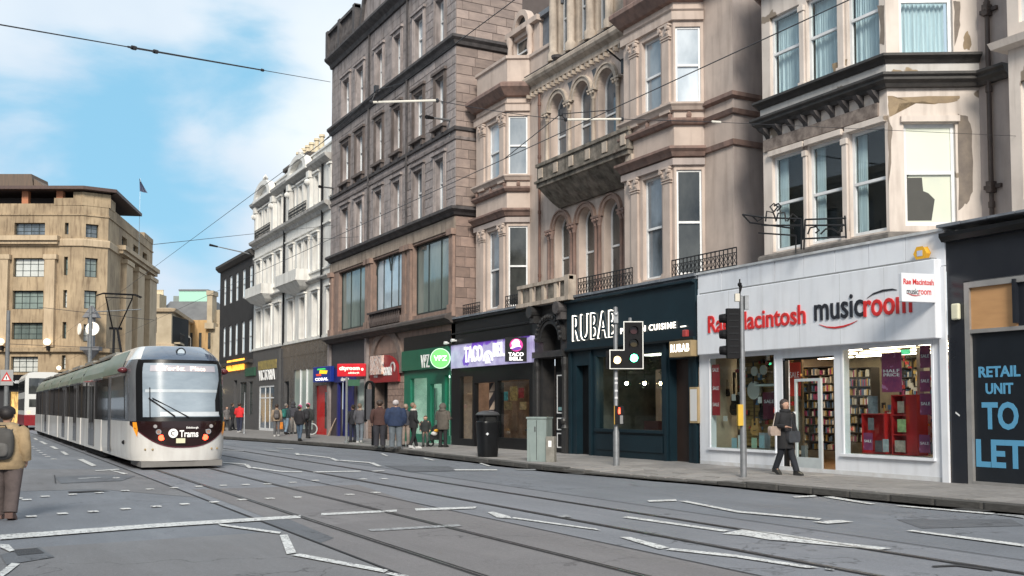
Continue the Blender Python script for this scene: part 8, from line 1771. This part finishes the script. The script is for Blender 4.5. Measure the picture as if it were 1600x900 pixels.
    b = MB(); b.ball((0, .085, 1.59), .02, 6, (1.2, .4, .3)); build(b, 'mouth', plain('lip', (.35, .12, .10)))
    if bag == 'pack':
        def sup(cx, cy, cz, rx, ry, rz_, n1=14):
            rg = []
            for i in range(9):
                v = -math.pi / 2 + math.pi * (i + .15) / 8.3; cv_, sv_ = abs(math.cos(v)) ** .5, math.copysign(abs(math.sin(v)) ** .7, math.sin(v))
                rg.append([Vector((cx + rx * cv_ * math.copysign(abs(math.cos(t)) ** .6, math.cos(t)), cy + ry * cv_ * math.copysign(abs(math.sin(t)) ** .7, math.sin(t)), cz + rz_ * sv_)) for t in (2 * math.pi * k_ / n1 for k_ in range(n1))])
            return rg
        b = MB(); b.loft(sup(0, -.20, 1.20, .155, .10, .25)); bk = build(b, 'backpack', cloth(bagcol))
        b = MB(); b.loft(sup(0, -.285, 1.11, .115, .05, .11)); b.v = [M @ v for v in b.v]; b.build('front_pocket', cloth(tuple(x * 1.5 for x in bagcol)), bk, smooth=True)
        b = MB(); b.tube([(-.05, -.17, 1.43), (-.04, -.19, 1.49), (.04, -.19, 1.49), (.05, -.17, 1.43)], .01, 5); b.tube([(-.11, -.27, 1.08), (-.12, -.26, 1.25), (0, -.27, 1.36), (.12, -.26, 1.25), (.11, -.27, 1.08)], .006, 4); build(b, 'pack_handle', cloth((.03, .03, .03)))
        for s in (-1, 1): b = MB(); b.tube([(s * .10, -.14, 1.40), (s * .11, -.05, 1.47), (s * .12, .10, 1.42), (s * .13, .15, 1.25), (s * .15, .05, 1.08)], .018, 5); build(b, 'strap', cloth(bagcol))
    if handbag:
        for (x, y, z, c, sx_, sz_) in handbag:
            b = MB(); b.loft([[Vector((x + i * sx_ * w_, y + j * .05, zz)) for i, j in ((-1, -1), (1, -1), (1, 1), (-1, 1))] for zz, w_ in ((z, .8), (z + sz_ * .3, 1), (z + sz_ * .85, .95), (z + sz_, .8))]); build(b, 'handbag', cloth(c, .4)); b = MB(); b.tube([(x - sx_ * .7, y, z + sz_), (x + .04 * (1 if x < 0 else -1), y - .02, z + sz_ + .3), (x + sx_ * .3, y, z + sz_)], .012, 5); build(b, 'bag_strap', cloth(c, .4))
    ORG[e.name] = Vector(e.location); return e
AW = -YAW            # facing away from the camera; +pi faces it
FC = math.pi - YAW
# foreground woman: faces right-ish toward the viewer
person(1228, 742, 117, FC + .42, 'woman in long black coat striding past the music shop with bags', coat=(.014, .014, .017), legs=(.014, .017, .026), hair=(.045, .03, .028), step=.75, hem=.62, arms=(.15, .75), handbag=[(.30, .02, .92, (.42, .33, .28), .15, .22), (-.06, .20, .76, (.05, .055, .065), .16, .27)], face=True, scarf=(.015, .015, .018), wide=1.08, legw=1.05)
person(7, 812, 173, AW + .1, 'man in tan coat with grey backpack walking at the left road edge', coat=(.42, .30, .17), legs=(.13, .10, .095), shoes=(.20, .12, .10), hair=(.02, .015, .015), hat=(.02, .018, .02), bag='pack', bagcol=(.10, .095, .09), step=.35, hem=.80, wide=1.2, legw=1.35, onroad=True, arms=(.15, -.05), puff=.02, scarf=(.36, .27, .17))
person(354, 673, 38, FC + .9, 'pedestrian in pale grey coat leftmost on the far pavement', coat=(.16, .15, .15), legs=(.03, .03, .035), step=.6)
person(363, 672, 42, AW - .9, 'pedestrian in all black left of the red jacket', step=.5, coat=(.02, .02, .022), legs=(.02, .02, .025))
person(374, 676, 46, AW - .3, 'pedestrian in bright red jacket walking by the thin pole', coat=(.75, .03, .035), legs=(.025, .03, .06), shoes=(.5, .5, .5), step=.3, hem=.92, wide=1.15, arms=(.3, .5))
person(432, 682, 50, AW + .2, 'pedestrian in tan coat with dark grey backpack', coat=(.36, .27, .19), legs=(.14, .14, .15), shoes=(.5, .5, .5), bag='pack', bagcol=(.10, .09, .09), hem=.85, step=.15)
person(447, 679, 48, AW - .5, 'pedestrian with green backpack and blue jeans', coat=(.03, .05, .06), legs=(.20, .28, .36), bag='pack', bagcol=(.02, .15, .13), hem=.95, step=.6, hair=(.25, .22, .20))
person(458, 678, 50, AW, 'tall pedestrian in dark jacket and beige trousers', coat=(.06, .06, .075), legs=(.42, .39, .36), hood=(.05, .05, .06), hem=.95)
person(468, 689, 55, AW - .4, 'pedestrian in black coat with pink bobble hat and jeans', coat=(.02, .018, .022), legs=(.07, .11, .17), hat=(.65, .10, .28), pom=(.85, .7, .75), hem=.82, step=.4, puff=.02)
person(481, 685, 54, AW - .2, 'pedestrian in dark clothes with pink and white hat and backpack', coat=(.035, .04, .04), legs=(.02, .02, .025), hat=(.8, .2, .35), bag='pack', bagcol=(.025, .025, .03), hem=.9, step=.5, puff=.015)
person(551, 691, 58, AW + .6, 'dark dressed pedestrian standing behind the signpost', coat=(.03, .03, .04), legs=(.03, .035, .06), hem=.85)
person(562, 692, 61, AW - .2, 'pedestrian in grey jacket and light jeans with fair collar', coat=(.09, .09, .105), legs=(.17, .20, .24), shoes=(.5, .5, .5), hair=(.2, .14, .1), hem=.88, scarf=(.35, .27, .22), step=.2)
person(593, 700, 73, AW, 'broad man in dark brown jacket and cap with back turned', coat=(.075, .035, .03), legs=(.035, .035, .045), hat=(.05, .045, .045), hem=.86, wide=1.2, legw=1.25)
person(618, 702, 76, AW + .1, 'man in navy quilted jacket with white hair seen from behind', coat=(.022, .04, .095), legs=(.14, .165, .19), hair=(.55, .50, .50), hem=.84, wide=1.22, puff=.03, legw=1.2)
person(634, 698, 66, AW - .2, 'pedestrian in beige trousers half hidden behind the navy jacket', coat=(.05, .05, .06), legs=(.34, .27, .23), hair=(.35, .26, .2), hem=.9)
person(646, 701, 71, AW - 1.1, 'adult in black coat and white trainers holding the child by the hand', coat=(.02, .02, .023), legs=(.015, .015, .018), shoes=(.7, .7, .7), hair=(.30, .2, .14), hem=.80, step=.55, arms=(0, .2), wide=1.1, scarf=(.6, .55, .5))
person(664.5, 698, 48, FC - .1, 'small child in dark jacket facing the camera', coat=(.025, .03, .03), legs=(.07, .085, .08), hair=(.12, .07, .05), hem=.86, wide=1.15)
person(692, 699, 68, AW - .5, 'adult in long olive hooded parka pushing a buggy', coat=(.115, .10, .085), legs=(.02, .02, .022), hood=(.125, .11, .095), hem=.72, arms=(.9, .9), wide=1.15, puff=.015)
# pushchair
p = at(681, 698); bgy = empty('pushchair', p, 'black pushchair with orange and white blanket before the green shop', 'pushchair'); f = face_cam(p)
b = MB(); b.tube([f.P(-.3, .1, 1.05), f.P(-.05, .1, .6), f.P(.2, .1, .28)], .015, 5); b.tube([f.P(-.3, -.3, 1.05), f.P(-.05, -.3, .6), f.P(.2, -.3, .28)], .015, 5); b.tube([f.P(.1, .1, .65), f.P(-.25, .1, .28)], .015, 5); b.tube([f.P(-.3, .1, 1.05), f.P(-.3, -.3, 1.05)], .018, 5); b.build('pushchair_frame', blackm, bgy)
for a in (-.25, .22):
    for d in (.12, -.32): b = MB(); b.arcring(f, a, HP + .13, .09, .13, d - .02, d + .02, 12, 0, 2 * math.pi); b.build('wheel', blackm, bgy)
b = MB(); b.loft([[f.P(a, d, z) for a, d in ((-.2, -.3), (.25, -.3), (.25, .1), (-.2, .1))] for z in (.4, .62)]); b.ball(f.P(-.05, -.1, .78), .27, 10, (1, .8, .9)); b.build('seat_and_hood', cloth((.015, .015, .018)), bgy, smooth=True)
MB().ball(f.P(.05, .12, .66), .13, 8, (1.2, .6, .7)).build('white_blanket', cloth((.7, .7, .7)), bgy, smooth=True); MB().ball(f.P(-.04, .17, .78), .1, 8, (1.2, .5, .6)).build('orange_toy', cloth((.8, .40, .03)), bgy, smooth=True)
p = at(437, 680); tag(MB().loft([[p + Vector((x * .16, y * .06, z)) for x, y in ((-1, -1), (1, -1), (1, 1), (-1, 1))] for z in (.35, .75)]).build('shopping_bag', cloth((.75, .25, .03))), 'orange carrier bag beside the tan coated pedestrian', 'bag')

# ------------------------------------------------ repeats share a group
GR = {'building': 'buildings along the street', 'shopfront': 'shopfronts on the ground floor', 'guitar': 'guitars hanging in the music shop window', 'cymbal': 'round discs in the music shop window', 'poster': 'posters in the shop windows', 'price card': 'price cards in the music shop window',
      'book': 'music books on display', 'display cabinet': 'red display cabinets', 'shelving': 'stock shelving inside the music shop', 'alarm box': 'alarm boxes on the shopfronts', 'table': 'tables behind shop windows', 'lamp': 'wall and pendant lamps', 'plant': 'hanging plants in the restaurant window',
      'insulator': 'overhead line insulators', 'street lamp': 'lighting brackets on the facades', 'pole': 'grey street poles', 'traffic light': 'traffic lights on the pavement', 'person': 'pedestrians on the street'}
for o in list(sc.objects):
    if o.parent is None and o.get('category') in GR and not o.get('group'): o['group'] = GR[o['category']]
